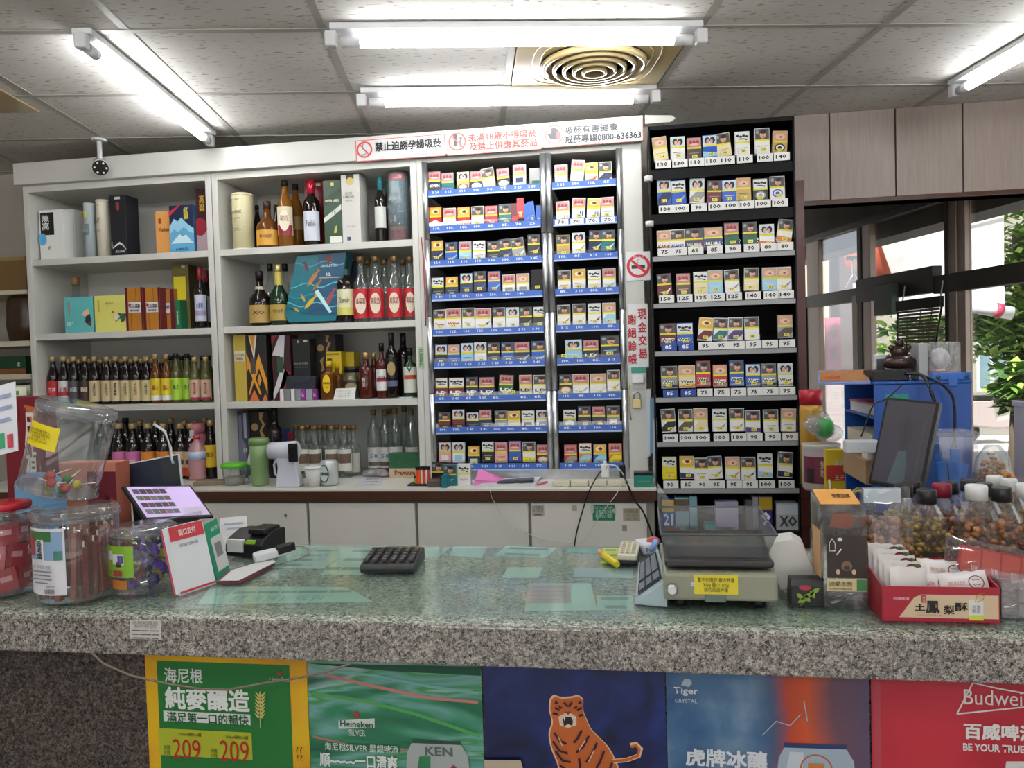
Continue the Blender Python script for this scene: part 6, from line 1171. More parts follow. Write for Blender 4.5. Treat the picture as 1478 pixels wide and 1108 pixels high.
cable('power_cable', 'black cable running from the charger down over the drawers', [onY(868, 679, YQ + .04), onY(860, 690, YQ), onY(849, 712, YQ), onY(840, 740, YQ), onY(833, 765, YQ), onY(829, 788, YQ)], .0028, '1a1a1c')
cable('white_lead', 'white lead arching from the charger to the black plug', [onY(874, 677, YQ + .07), onY(878, 671, YQ + .05), onY(888, 672, YQ + .04), onY(898, 682, YQ + .03), onY(905, 697, YQ + .04)], .0022, 'cfcfcd')
cable('power_cable', 'pair of black cables hanging past the right end of the worktop', [onY(899, 683, YQ + .05), onY(905, 697, YQ), onY(915, 720, YQ), onY(928, 738, YQ), onY(938, 762, YQ), onY(945, 785, YQ)], .004, '1c1c1e')
# ================================================================== THINGS ON THE COUNTER
ZT_ = 1.0
def CT(x, y, z=1.0): return onZ(x, y, z)
def rad_px(x0, x1, p): return wpx(x0, x1, p) / 2
def card3(name, label, cat, bl, br, tl, th, m, bevel=.0006, group=None):
    """flat slab given by three corners in space; local x right, z up, front at y=0"""
    bl, br, tl = Vector(bl), Vector(br), Vector(tl); u = (br - bl); v = (tl - bl); W = u.length; ux = u.normalized(); vz = (v - ux * v.dot(ux)); H = vz.length; vz.normalize(); ny = vz.cross(ux)
    t = thing(name, label, cat, (0, 0, 0), 0, group); t.matrix_world = Matrix(((ux.x, ny.x, vz.x, bl.x), (ux.y, ny.y, vz.y, bl.y), (ux.z, ny.z, vz.z, bl.z), (0, 0, 0, 1)))
    MB().box(0, W, 0, th, 0, H, m).build('slab', t, bevel); return t, W, H
def rct(t, W, H, u0, v0, u1, v1, m, y=-.0012, name='printed_panel'):
    m = C(m) if isinstance(m, str) else m
    return MB().quad([(u0 * W, y, v0 * H), (u1 * W, y, v0 * H), (u1 * W, y, v1 * H), (u0 * W, y, v1 * H)], m).build(name, t)
def ctx(t, W, H, s, u, v, w, h, c, bold=.015, y=-.002, res=2): return txt(t, s, u * W, y, v * H, w * W, h * H, C(c), bold, res)
def jar_shell(t, r, H, m, lid=True):
    MB().lathe([(0, .002), (r * .93, .002), (r, .008), (r, H * .86), (r * .93, H * .9)], 32, m).build('jar_wall', t)
    if lid: MB().lathe([(r * 1.02, H * .87), (r * 1.03, H * .98), (r * .97, H), (0, H * .995)], 32, m).build('lid', t); MB().lathe([(r * .99, H * .9), (r * 1.05, H * .9), (r * 1.05, H * .915), (r * .99, H * .915)], 32, m).build('lid_rim', t)
def arc_label(t, r, z0, z1, m, a, half, nm='paper_label'):
    m = C(m) if isinstance(m, str) else m; return MB().lathe([(r, z0), (r, z1)], 12, m, a0=a - half, a1=a + half).build(nm, t)
def perp(bl, br, x, y, y0=None):
    """point on the pixel's line of sight that makes a right angle at bl"""
    u = br - bl; d = ray(x, y); C0 = Vector((0, 0, EYE)); k = (bl - C0).dot(u) / d.dot(u); return C0 + d * k
def corners(blp, Ybl, brp, tlp, ratio, Y0, Y1):
    bl = onY(*blp, Ybl); best = None
    for k in range(200):
        br = onY(*brp, Y0 + (Y1 - Y0) * k / 199); tl = perp(bl, br, *tlp); e = abs((tl - bl).length / (br - bl).length - ratio)
        if tl.y > 0 and (best is None or e < best[0]): best = (e, br, tl)
    return bl, best[1], best[2]
# jar of red packets, far left
p = CT(5, 852); r = .078; H = .185; tq = thing('candy_jar', 'clear plastic jar full of red packets at left end of counter', 'jar', (p.x, p.y, 1.0006)); jar_shell(tq, r, H, M_plast)
PKT = MB().box(-.021, .021, -.006, .006, -.026, .026, C('a02430', .25)).mesh('wrapper'); PKW = MB().quad([(-.012, -.0065, -.004), (.012, -.0065, -.004), (.012, -.0065, .008), (-.012, -.0065, .008)], C('c88a8c')).mesh('printed_label')
random.seed(5)
for lay in range(3):
    for k in range(9):
        a = 2 * pi * k / 9 + lay * .35; rr = r * .72; o = thing('candy_packet', 'red wrapped candy packet inside the leftmost clear jar', 'candy', (p.x + rr * cos(a), p.y + rr * sin(a), 1.037 + lay * .052), 0, 'red packets in the leftmost jar', rot=(random.uniform(-.12, .12), random.uniform(-.25, .25), a + pi / 2 + random.uniform(-.2, .2))); inst('wrapper', PKT, o); inst('printed_label', PKW, o)
o = MB().box(-.02, .02, -.001, 0, -.008, .008, C('c4b8ba')).build('barcode_label', tq, 0, (.01, -r - .001, .045), (0, 0, .2))
# jar of meat snack sticks with the picture label
p = CT(115, 858); r = rad_px(63, 166, p) * .97; H = fZ(731, p.x, p.y) - 1; tq = thing('snack_jar', 'clear jar of brown-red snack sticks with a large picture label', 'jar', (p.x, p.y, 1.0006)); jar_shell(tq, r, H, M_plast)
random.seed(9)
for k in range(17):
    a = 2 * pi * k / 17; rr = r * (.8 if k % 2 else .62); c_ = ['7a2c20', '8a3a2a', '96503c', '6a2420'][k % 4]; hh = H * random.uniform(.55, .74)
    o = thing('snack_stick', 'brown-red snack stick standing inside the picture-labelled jar', 'snack', (p.x + rr * cos(a), p.y + rr * sin(a), 1.008), 0, 'sticks in the picture-labelled jar', rot=(random.uniform(-.06, .06), random.uniform(-.06, .06), a)); MB().box(-.01, .01, -.006, .006, 0, hh, C(c_, .25)).build('wrapper', o, .002); MB().tube([(0, 0, hh * .3), (.002, 0, hh + .012)], .0022, C('c9b8a0'), 5).build('stick', o)
a = -pi / 2 - .22; rL = r * 1.015
arc_label(tq, rL, H * .12, H * .84, 'cfced2', a, .62); arc_label(tq, rL * 1.006, H * .5, H * .81, '7d9ab8', a, .57, 'printed_picture')
arc_label(tq, rL * 1.01, H * .7, H * .81, '3c6a3a', a - .12, .42, 'printed_leaves'); arc_label(tq, rL * 1.011, H * .54, H * .74, 'a03a34', a - .38, .16, 'printed_fruit'); arc_label(tq, rL * 1.012, H * .5, H * .6, '3f7a6a', a + .45, .1, 'printed_tree'); arc_label(tq, rL * 1.013, H * .5, H * .72, 'd8d6d2', a - .02, .11, 'printed_panel')
def ltxt(t, s, rr, aa, z, w, h, c, b_=.02): return txt(t, s, rr * cos(aa), rr * sin(aa), z, w, h, C(c), b_, rot=(pi / 2, 0, aa + pi / 2))
ltxt(tq, '香\n老\n闆', rL * 1.03, a - .02, H * .61, .014, H * .2, '1c1a1c'); ltxt(tq, '品名 香老闆 肉乾\n▬▬▬▬▬▬▬▬\n▬▬▬▬▬▬▬\n▬▬▬▬▬▬▬▬\n▬▬▬▬▬', rL * 1.03, a, H * .35, .062, H * .2, '77757a', 0); ltxt(tq, '2023.04.01', rL * 1.03, a + .25, H * .22, .02, .004, '4a4a4a'); ltxt(tq, '||||||||||', rL * 1.03, a + .22, H * .165, .022, .011, '2a2a2a', .02)
# jar of wrapped sweets
p = CT(209, 849); r = rad_px(167, 250, p) * .98; H = fZ(758, p.x, p.y) - 1; tq = thing('candy_jar', 'clear jar of purple and yellow wrapped sweets with green label', 'jar', (p.x, p.y, 1.0006)); jar_shell(tq, r, H, M_plast)
for k in range(34):
    a = 2.4 * k; rr = r * (.3 + .5 * ((k * .37) % 1)); zz = 1.018 + (H * .72) * k / 34; c_ = ['4a3480', '5a3c94', '6a4aa0', 'b0a42a', '7a2a3a', '3c2c70'][k % 6]; d_ = {'4a3480': 'dark purple', '5a3c94': 'purple', '6a4aa0': 'violet', 'b0a42a': 'yellow', '7a2a3a': 'dark red', '3c2c70': 'deep purple'}[c_]
    o = thing('wrapped_candy', '%s wrapped sweet inside the green-labelled jar' % d_, 'candy', (p.x + rr * cos(a), p.y + rr * sin(a), zz), 0, '%s sweets in the green-labelled jar' % d_, rot=(random.uniform(-1, 1), random.uniform(-1, 1), a))
    MB().prism([(-.019, -.006), (-.013, -.002), (-.008, -.009), (.008, -.009), (.013, -.002), (.019, -.006), (.019, .006), (.013, .002), (.008, .009), (-.008, .009), (-.013, .002), (-.019, .006)], -.004, .004, C(c_, .2)).build('wrapper', o)
a = -pi / 2 - .3; arc_label(tq, r * 1.012, H * .3, H * .78, '79a52c', a, .62); 
for q in ((.2, .1, '4a3a8a', .52, .64), (-.25, .12, 'd0d0d0', .56, .7), (.1, .22, 'c8ccc8', .5, .66), (-.35, .12, 'b8b43a', .4, .56), (.12, .1, '3a2a3a', .46, .54)): arc_label(tq, r * 1.02, H * q[3], H * q[4], q[2], a + q[0], q[1], 'printed_shape')
ltxt(tq, '甜甜', r * 1.04, a + .1, H * .37, .026, .014, 'a82a4a', .04); arc_label(tq, r * 1.015, H * .12, H * .26, 'a86a2a', a + .1, .3, 'printed_panel')
# tilted empty jar lying on the other lids
pb_ = onY(83, 708, 1.63); pt_ = onY(109, 584, 1.63); ax = (pt_ - pb_); L_ = ax.length * .99; r = abs(fX(131, 1.63, 1.15) - fX(35, 1.63, 1.15)) / 2 * .98; ti = math.atan2(ax.x, ax.z)
tq = thing('plastic_jar', 'tall empty clear jar tilted on top of other jars, yellow sticker', 'jar', pb_, 0, rot=(rad(-3), ti, 0))
MB().lathe([(0, .001), (r * .95, .001), (r, .006), (r, L_ * .9), (r * .96, L_ * .93)], 32, M_plast).build('jar_wall', tq); MB().lathe([(r * 1.01, L_ * .9), (r * 1.03, L_ * .98), (r, L_), (0, L_ * .995)], 32, M_plast).build('lid', tq)
for zz in (.012, .93): MB().lathe([(r * 1.0, L_ * zz), (r * 1.035, L_ * (zz + .008)), (r * 1.0, L_ * (zz + .02))], 32, M_plast).build('rim', tq)
a = -pi / 2 - .15; arc_label(tq, r * 1.012, L_ * .52, L_ * .78, 'd8c41e', a, .5, 'yellow_sticker'); ltxt(tq, '品名 棒棒糖 單價 10\n成份 砂糖 麥芽糖 香料\n保存期限 二年\n產地 台灣 0800-000', r * 1.03, a, L_ * .65, .062, .03, '5a4a18', 0)
random.seed(2)
for k in range(9):
    c_ = ['a83a34', '4a8a3a', 'b04038', 'b8a838', '3f7a34'][k % 5]; d_ = {'a83a34': 'red', '4a8a3a': 'green', 'b04038': 'bright red', 'b8a838': 'yellow', '3f7a34': 'dark green'}[c_]
    q = pb_ + Matrix.Rotation(ti, 3, 'Y') @ Vector((-.05 + .0125 * k, random.uniform(-.045, .03), .014 + .008 * (k % 3))); o = thing('lollipop', '%s lollipop at the bottom of the tilted clear jar' % d_, 'candy', q, 0, '%s lollipops in the tilted jar' % d_, rot=(random.uniform(-1, 1), rad(70) + random.uniform(-.5, .5), random.uniform(0, 6)))
    MB().ball((0, 0, 0), (.0115, .0115, .0105), C(c_, .15), 12, 8).build('sweet', o); MB().tube([(0, 0, .01), (0, 0, .045)], .0014, C('d8d6d0'), 5).build('stick', o)
# red lid and things at the far left
p = onY(5, 706, 1.60); o = MB().lathe([(0, 0), (.052, 0), (.055, .004), (.055, .014), (.05, .016), (0, .016)], 24, C('b01c28', .2)).build('tin_lid', None, 0, (p.x, 1.60, 1.187)); tag(o, 'shiny red round lid on top of the leftmost candy jar', 'lid')
t, W, H = card3('paper_notice', 'white paper notice with green and red marks leaning at left edge', 'notice', onY(-45, 668, 1.62), onY(26, 650, 1.62), onY(-70, 575, 1.66), .002, C('cdcfd4')); rct(t, W, H, .62, .08, .75, .3, '3f9a6a'); rct(t, W, H, .8, .06, .92, .26, 'b8404a'); ctx(t, W, H, '▬▬▬▬▬\n▬▬▬ ▬▬\n▬▬▬▬', .78, .65, .3, .4, '8a94b0', 0)
MB().box(W * .3, W * .34, .001, .006, -.18, .02, M_plast).build('stand', t)
t = bx('gift_box', 'dark red upright box with white characters behind the leftmost jars', 'box', 13, 62, 573, 1.0, '6e141e', .07, Y=1.93, side='5a1018', art=[('poly', [(.6, .95), (1, .93), (1, .8), (.8, .84)], 'b0603a')], texts=[('月\n禎\n豐', .78, .55, .32, .7, 'd8cfc8'), ('月 禎 豐', .25, .9, .4, .06, 'b8a8a0')])
zt = fZ(573, -1.6, 1.93); X = fX(34, 1.97, zt); t = thing('preserve_jar', 'small jar with dark lid and green leaf label on the dark red box', 'jar', (X, 1.965, zt + .001)); MB().lathe([(0, 0), (.021, 0), (.022, .03), (.02, .034)], 18, C('8f9a80', .2)).build('jar_wall', t); MB().lathe([(.0225, .034), (.0225, .044), (.02, .045)], 18, M_black).build('lid', t); arc_label(t, .0226, .004, .028, 'c4c8b0', -pi / 2, 1.2); arc_label(t, .0228, .006, .018, '4f7a3a', -pi / 2 - .2, .6, 'printed_leaves')
t = bx('gift_box', 'peach box printed with dark red berries behind the tilted jar', 'box', 88, 170, 668, 1.0, 'b8735a', .06, Y=1.96, side='a05a48', art=[(.5, .0, 1, .9, '6a2028')]); W_ = wpx(88, 170, Vector((-1.4, 1.96, 1.1)))
random.seed(4)
for k in range(16): b_ = MB(); ell(b_, W_ * (-.0 + .028 + random.uniform(0, .42)), .02 + .15 * random.random(), .006, .008, -.003, C(['a0343a', 'b8564a', '4a141c'][k % 3]), 8); b_.build('printed_berry', t)
t = thing('arch_card', 'light blue arch-shaped card with pictures behind the left jars', 'card', (fX(60, 1.84, 1.1), 1.84, 1.0006)); zc_ = fZ(700, -1.3, 1.84) - 1; w2 = wpx(22, 96, Vector((-1.3, 1.84, 1.1))) / 2
MB().prism([(-w2, 0), (w2, 0)] + [(w2 * cos(pi * k / 12), zc_ + .035 * sin(pi * k / 12)) for k in range(13)], 0, .002, C('6a9ac0')).build('card_sheet', t); txt(t, '歡 樂 糖', 0, -.002, zc_ + .015, w2 * 1.2, .014, C('c86a7a'), .03); b_ = MB(); ell(b_, -.01, zc_ - .01, .012, .012, -.0022, C('b8a888'), 10); ell(b_, .03, zc_ - .015, .014, .01, -.0022, C('4f8a5a'), 10); b_.build('printed_shape', t)
t = thing('round_container', 'clear round container stacked at the left edge behind jars', 'container', (CT(-12, 795).x - .1, 1.86, 1.0006)); jar_shell(t, .07, .24, M_film)
# board with lime stripe, tablet
t, W, H = card3('display_board', 'dark navy board with white and lime edge behind the tablet', 'board', onY(141, 724, 2.03), onY(262, 702, 2.04), onY(154, 674, 2.045), .012, C('c9cbcb'), .002)
rct(t, W, H, .06, 0, .17, 1, 'a3b52a'); rct(t, W, H, .27, -.0, 1.0, .96, '1f2838', -.0016); rct(t, W, H, .8, .2, 1.0, .96, '2e3134', -.002)
MB().box(W * .4, W * .6, .002, .02, -.15, .01, M_black).build('stand', t)
t, W, H = card3('tablet', 'tablet showing a lilac screen with picture rows, propped on the counter', 'tablet', *corners((209, 750), 1.80, (309, 745), (176, 701), .68, 1.6, 2.3), .008, M_black, .002)
lil = mat('tablet_screen', srgb('b9a5d0'), .15, emit=srgb('b9a5d0'), es=.35)
rct(t, W, H, .04, .05, .96, .95, lil, -.0013, 'screen')
for r_ in range(4):
    for c_ in range(5):
        u0 = .08 + c_ * .095; v0 = .74 - r_ * .2; rct(t, W, H, u0, v0, u0 + .088, v0 + .13, ['5a4a58', '6a5a50', '3c3440', '7a6a78', '4a3a3a', '5a6a5a'][(r_ * 5 + c_ * 2) % 6], -.002, 'thumbnail')
rct(t, W, H, .6, .08, .94, .3, 'c8bcd4', -.002); ctx(t, W, H, '菸品 商品 分類', .5, .9, .2, .03, '6a5a80', 0)
MB().box(W * .2, W * .8, .01, .016, -.06, H * .4, M_black).build('folding_stand', t)
o = MB().tube([onY(222, 612, 2.0), onY(238, 622, 2.0), onY(246, 646, 1.99), onY(247, 660, 1.99), onY(250, 668, 1.98)], .004, C('c4c4c4'), 7).build('flex_arm'); tag(o, 'white bendy arm with small clamp sticking up behind the navy board', 'arm')
# acrylic QR stand and green card
bl, br, tl = CT(258, 861), CT(311, 842), onY(239, 763, CT(270, 850).y + .02)
t, W, H = card3('payment_stand', 'leaning white card with red header in a clear acrylic stand', 'card stand', CT(259, 860), CT(312, 842), perp(CT(259, 860), CT(312, 842), 238, 762), .002, C('d6d7da'))
rct(t, W, H, .06, .78, .97, .99, 'c23a44'); ctx(t, W, H, '街口支付', .52, .885, .46, .1, 'e0d0d0', .03, -.0022); ctx(t, W, H, '掃描付款碼', .5, .7, .5, .05, '6a6a70', 0); rct(t, W, H, .03, .02, .98, .05, 'c23a44')
MB().box(-.012, W + .006, .004, .006, -.002, H + .02, M_acr).build('acrylic_back', t); MB().box(-.012, W + .006, -.004, .06, -.002, .0, M_acr).build('acrylic_foot', t)
for k in range(2): MB().box(-.006 - .004 * k, W * .2, .0022 + .0008 * k, .0028 + .0008 * k, .004, H * .99, C(['d8d8d8', 'b8485a'][k])).build('card_sheet', t)
t, W, H = card3('payment_card', 'green bordered white card standing just behind the red-header card', 'card', CT(313, 836), CT(332, 822), perp(CT(313, 836), CT(332, 822), 293, 758), .002, C('1f9068')); rct(t, W, H, .2, .1, 1, .72, 'c9cdcb'); ctx(t, W, H, '綠界', .6, .86, .5, .08, 'd0e0d8'); rct(t, W, H, .35, .35, .8, .6, '7a7c7c', -.002)
MB().box(0, W, .004, .04, -.001, .001, M_acr).build('acrylic_foot', t)
# booklets, printer, scanner
t, W, H = card3('booklet', 'open white booklet standing behind the black receipt printer', 'booklet', CT(318, 792), CT(358, 788), onY(310, 748, 2.03), .004, C('cdccca')); ctx(t, W, H, '▬▬▬ ▬▬ ▬▬▬\n▬▬▬▬▬▬', .5, .7, .7, .2, '9aa0b8', 0)
flat_q('booklet', 'maroon and white booklet lying beneath the hand scanner', 'booklet', [(330, 826), (382, 812), (396, 816), (348, 843), (314, 843)], 1.0, '6a3038', .006)
flat_q('paper_sheet', 'white sheet lying on top of the maroon booklet', 'paper', [(335, 823), (392, 806), (398, 811), (345, 838), (318, 838)], 1.0075, 'c6c6c4', .001)
p = CT(352, 804); t = thing('receipt_printer', 'black receipt printer with white paper and lime catch on counter', 'printer', (p.x, p.y, 1.0006), rad(-8)); w = wpx(322, 380, p) / 2
MB().prism([(0, 0), (.11, 0), (.11, .058), (.06, .062), (.008, .045), (0, .03)], -w, w, M_black, 'x').build('printer_body', t, .004); MB().box(-w * .85, 0, -.004, .02, .012, .045, C('cfcfcf')).build('paper_strip', t, .001); MB().box(w * .15, w * .6, -.003, .01, .035, .044, C('8ab82a')).build('lime_catch', t, .001); MB().box(w * .0, w * .95, .02, .09, .055, .07, M_black).build('cover', t, .004)
p = CT(396, 810); t = thing('hand_scanner', 'white and black hand scanner lying on the booklet', 'scanner', (p.x, p.y - .01, 1.012), rad(35), rot=(0, rad(-8), rad(32)))
MB().prism([(-.045, -.016), (-.03, -.02), (.01, -.014), (.045, -.012), (.06, 0), (.045, .012), (.01, .014), (-.03, .02), (-.045, .016)], 0, .022, C('c9cacb'), 'z').build('scanner_body', t, .005); MB().prism([(.012, -.0145), (.045, -.0125), (.062, 0), (.045, .0125), (.012, .0145)], .004, .027, M_black, 'z').build('scanner_head', t, .004)
cable('scanner_cable', 'thin grey cable looping from the scanner over the glass', [(*CT(405, 797)[0:2], 1.02), (*CT(415, 790)[0:2], 1.004), (*CT(436, 790)[0:2], 1.003), (*CT(446, 797)[0:2], 1.003), (*CT(435, 806)[0:2], 1.003), (*CT(400, 815)[0:2], 1.003), (*CT(360, 818)[0:2], 1.003)], .0016, '8a8a80')
# calculator
p = CT(568, 818); t = thing('calculator', 'black desk calculator on the counter glass, turned away from us', 'calculator', (p.x, p.y, 1.0006), rad(4)); w = wpx(530, 605, p) / 2
MB().prism([(-.062, 0), (.062, 0), (.066, .018), (.062, .034), (-.062, .022), (-.066, .012)], -w, w, mat('calc_black', (.02, .02, .021), .35), 'x').build('calculator_body', t, .004)
for i in range(6):
    for j in range(5):
        MB().box(-.0055, .0055, -.0065, .0065, 0, .006, [mat('calc_key', (.06, .055, .055), .4), C('5a4a48'), C('6a5a38')][0 if j < 4 or i < 3 else 2]).build('key', t, .0012, (-w * .82 + i * w * .328, -.046 + j * .019, .0255 + (j * .019 - .046 + .062) * .095), (rad(5.5), 0, 0))
MB().box(-w * .8, w * .8, .046, .058, .031, .036, C('3a3f3a')).build('display', t, .001)
# papers lying under the glass
gp_ = [([(415, 787), (512, 790), (467, 821), (391, 820)], 'b9d6ca', 'price list sheet under the glass right of the scanner', '1. 長壽 ▬▬▬ 80\n2. ▬▬▬ ▬ 95\n3. ▬▬▬▬ 100\n4. ▬▬▬ 110'), ([(507, 791), (560, 787), (525, 830), (462, 829)], 'b5d4c8', 'slanted printed sheet under the glass left of the calculator', '▬▬▬ ▬▬\n▬▬▬▬\n▬▬ ▬▬▬'), ([(603, 790), (650, 790), (634, 804), (606, 804)], 'b2d2c6', 'small sheet under the glass right behind the calculator', None), ([(654, 789), (704, 789), (695, 805), (649, 802)], 'b4d2c6', 'small sheet under the glass near its back edge, centre left', None), ([(730, 788), (803, 791), (787, 805), (714, 802)], 'b0d0c4', 'wide sheet under the glass at its back edge, centre', '▬▬▬▬▬ ▬▬▬\n▬▬▬ ▬▬▬▬'),
    ([(733, 819), (783, 819), (777, 834), (724, 834)], 'b6d8cc', 'single small mint slip in the middle of the glass', None), ([(764, 842), (853, 842), (862, 881), (757, 882)], 'aecfc2', 'large pale sheet under the glass below the pinkish form', None), ([(861, 860), (914, 860), (915, 881), (862, 881)], 'a6cdc4', 'pale sheet under the glass beside the scale display', '▬▬▬▬\n▬▬▬'), ([(829, 819), (914, 820), (914, 835), (827, 833)], 'a8c4d0', 'blue tinted ticket with dark band under the glass by the scale', None), ([(820, 791), (868, 791), (864, 799), (818, 797)], '6aa88a', 'small green sheet under the glass left of the remote control', None), ([(305, 846), (500, 848), (540, 869), (285, 872)], 'a9d0c2', 'wide price sheet under the glass at its front left', '重量 ▬▬▬ ▬▬▬ ▬▬ ▬▬▬▬ ▬▬▬\n台幣  200  210  300  500  500')]
for pts, hx, lb, tx in gp_: flat_q('paper_sheet', lb, 'paper', pts[::-1] if False else [pts[3], pts[2], pts[1], pts[0]], .9924 if True else 0, hx, .0006, 'papers under the counter glass', tx, lc='5f8a80')
flat_q('paper_form', 'pinkish grey form under the glass in front of centre', 'paper', [(758, 870), (824, 870), (825, 844), (764, 844)], .9934, 'b9a8a4', .0005, 'papers under the counter glass', '▬▬▬▬ ▬▬\n▬▬▬▬▬▬\n▬▬ ▬▬▬▬\n▬▬▬▬', lc='8a7a78')
# items left of the scale
flat_q('note_sheet', 'yellow-green printed sheet under the marker pen', 'paper', [(866, 813), (893, 813), (897, 791), (870, 791)], 1.0, 'a9b85a', .0008, None, '▬▬▬\n▬▬▬▬\n▬▬', lc='5a7a4a')
a, b_ = CT(864, 801), CT(891, 821); d = (b_ - a); t = thing('marker_pen', 'thick yellow marker pen with pink tip lying on the sheet', 'pen', ((a.x + b_.x) / 2, (a.y + b_.y) / 2, 1.0105), math.atan2(d.y, d.x)); L_ = d.length; R_ = Matrix.Rotation(pi / 2, 4, 'Y')
MB().lathe([(0, -L_ * .3), (.007, -L_ * .28), (.0085, -L_ * .1), (.0085, L_ * .46), (.007, L_ * .5)], 12, C('cdb92a'), R_).build('pen_body', t); MB().lathe([(.004, -L_ * .5), (.007, -L_ * .46), (.007, -L_ * .29)], 12, C('c88a78'), R_).build('pen_cap', t)
p = CT(908, 806); t = thing('remote_control', 'cream keypad remote with black underside left of the scale', 'remote control', (p.x, p.y, 1.0006), rad(-3)); w = wpx(894, 922, p) / 2; MB().box(-w, w, -.07, .07, 0, .012, M_black).build('lower_shell', t, .004); MB().box(-w, w, -.07, .07, .012, .026, C('c8c4ae')).build('upper_shell', t, .004)
for i in range(3):
    for j in range(6): MB().box(-.0045, .0045, -.005, .005, 0, .003, C('b3ae98')).build('key', t, .001, (-w * .55 + i * w * .55, -.05 + j * .02, .0262))
t = thing('white_pouch', 'small white pouch with blue writing beside the cream remote', 'pouch', (CT(934, 804).x, CT(934, 804).y + .04, 1.0006), rad(20)); MB().box(-.02, .02, -.03, .04, 0, .03, C('cdd0d6')).build('pouch_body', t, .008); txt(t, 'Darlie', 0, -.031, .016, .026, .008, C('3a5aa8'), .02)
o = MB().tube([onY(940, 795, 1.93), onY(947, 780, 1.95)], [.006, .008], C('7a9ad0'), 8).build('blue_brush'); tag(o, 'light blue handled brush sticking up behind the white pouch', 'brush')
o = MB().ball((0, 0, 0), (.018, .012, .012), C('b04a44'), 10, 6).build('red_sponge', None, 0, onY(943, 781, 1.99)); tag(o, 'red sponge behind the white pouch left of the scale', 'sponge')
# ---------------------------------------------------------------- weighing scale
pf = CT(1040, 880); Yf = pf.y; X0, X1 = fX(958, Yf, 1.02), fX(1124, Yf, 1.02)
M_sc = mat('scale_body', srgb('8c8c7a'), .45, vary=.1, vscale=12); M_sc2 = mat('scale_head', srgb('9fb0b4'), .4, vary=.06, vscale=12)
t = thing('weighing_scale', 'grey counter weighing scale with slanted display head and dark tray', 'scale', ((X0 + X1) / 2, Yf, 1.0006)); w = (X1 - X0) / 2
MB().box(-w, w, 0, .26, .016, .07, M_sc).build('scale_body', t, .006)
for q in ((-w * .7, .03), (w * .7, .03), (-w * .7, .22), (w * .7, .22)): MB().lathe([(.014, 0), (.014, .016)], 12, M_black, Matrix.Translation((*q, 0))).build('foot', t)
MB().box(-.03, w * .1, -.002, .1, .014, .03, C('5f7068')).build('side_plate', t, .002)
xl = fX(1002, Yf, 1.05) - t.location.x; xr = fX(1065, Yf, 1.05) - t.location.x; MB().box(xl, xr, -.0015, -.0005, .03, .068, C('d9c62a')).build('yellow_sticker', t); txt(t, '電子計價秤 最大秤量\n30kg 最小 100g\n請勿超過秤量', (xl + xr) / 2, -.0025, .049, (xr - xl) * .85, .028, C('3a3a2a'), 0)
txt(t, '✿', w * -.2 - .03, -.002, .05, .01, .01, C('c9c9c4'), .02)
# display head: wedge on the left
def L3(x, y, Y): q = onY(x, y, Y); return (q.x - t.location.x, q.y - t.location.y, q.z - t.location.z)
hA, hB, hC, hD = L3(916, 871, Yf + .02), L3(962, 838, Yf + .005), L3(950, 792, Yf + .2), L3(922, 812, Yf + .22)
bA, bB, bC, bD = (hA[0], hA[1], .001), (hB[0], hB[1], .001), (hC[0] + .03, hC[1], .001), (hD[0], hD[1], .001)
hd = MB(); 
n0 = len(hd.v); hd.v += [hA, hB, hC, hD, bA, bB, bC, bD]
for q in ((0, 1, 2, 3), (4, 5, 1, 0), (5, 6, 2, 1), (6, 7, 3, 2), (7, 4, 0, 3), (7, 6, 5, 4)): hd.face(q, M_sc2)
hd.build('display_head', t, .004)
fn = (Vector(hB) - Vector(hA)).cross(Vector(hD) - Vector(hA)).normalized() * .003
def hq(u, v): a = Vector(hA).lerp(Vector(hB), u); b2 = Vector(hD).lerp(Vector(hC), u); return tuple(a.lerp(b2, v) + fn * (1 if fn.z > 0 else -1))
MB().quad([hq(.12, .12), hq(.9, .12), hq(.9, .95), hq(.12, .95)], mat('scale_display', srgb('2b3036'), .12)).build('display_panel', t)
def hq2(u, v): q = Vector(hq(u, v)) + fn * .3 * (1 if fn.z > 0 else -1); return tuple(q)
for (u0, v0, u1, v1) in ((.16, .18, .36, .36), (.4, .18, .6, .36), (.64, .18, .86, .36), (.16, .42, .36, .9), (.4, .42, .6, .9), (.64, .42, .86, .9)): MB().quad([hq2(u0, v0), hq2(u1, v0), hq2(u1, v1), hq2(u0, v1)], C('6d747c')).build('display_window', t)
MB().lathe([(.011, 0), (.011, .008), (.008, .01)], 14, M_chrome, Matrix.Translation((-w - .004 + .02, -.004, .04)) @ Matrix.Rotation(pi / 2, 4, 'X')).build('knob', t)
MB().box(-w * .96, w * .96, .015, .25, .078, .092, mat('pan_metal', (.04, .04, .04), .3, .4)).build('weighing_pan', t, .004)
MB().box(-w * .5, w * .5, .06, .2, .07, .078, M_black).build('pan_support', t)
M_smoke = clear('smoked_plastic', (.62, .62, .63), base=.12, rough=.1, haze=.08, hcol=(.4, .4, .42))
tr = thing('clear_tray', 'smoked clear plastic tray resting on the scale pan', 'tray', (t.location.x, Yf + .02, 1.0006 + .0926))
wb_, wt_ = w * .86, w * 1.02
b_ = MB(); B = [(-wb_, .02, 0), (wb_, .02, 0), (wb_, .2, 0), (-wb_, .2, 0)]; T_ = [(-wt_, -.005, .05), (wt_, -.005, .05), (wt_, .23, .06), (-wt_, .23, .06)]
b_.v += B + T_
for q in ((0, 1, 5, 4), (1, 2, 6, 5), (2, 3, 7, 6), (3, 0, 4, 7), (0, 3, 2, 1)): b_.face(q, M_smoke)
b_.build('tray_wall', tr); MB().tube([Vector(T_[0]), Vector(T_[1]), Vector(T_[2]), Vector(T_[3]), Vector(T_[0])], .0022, C('55575a'), 6).build('rim', tr)
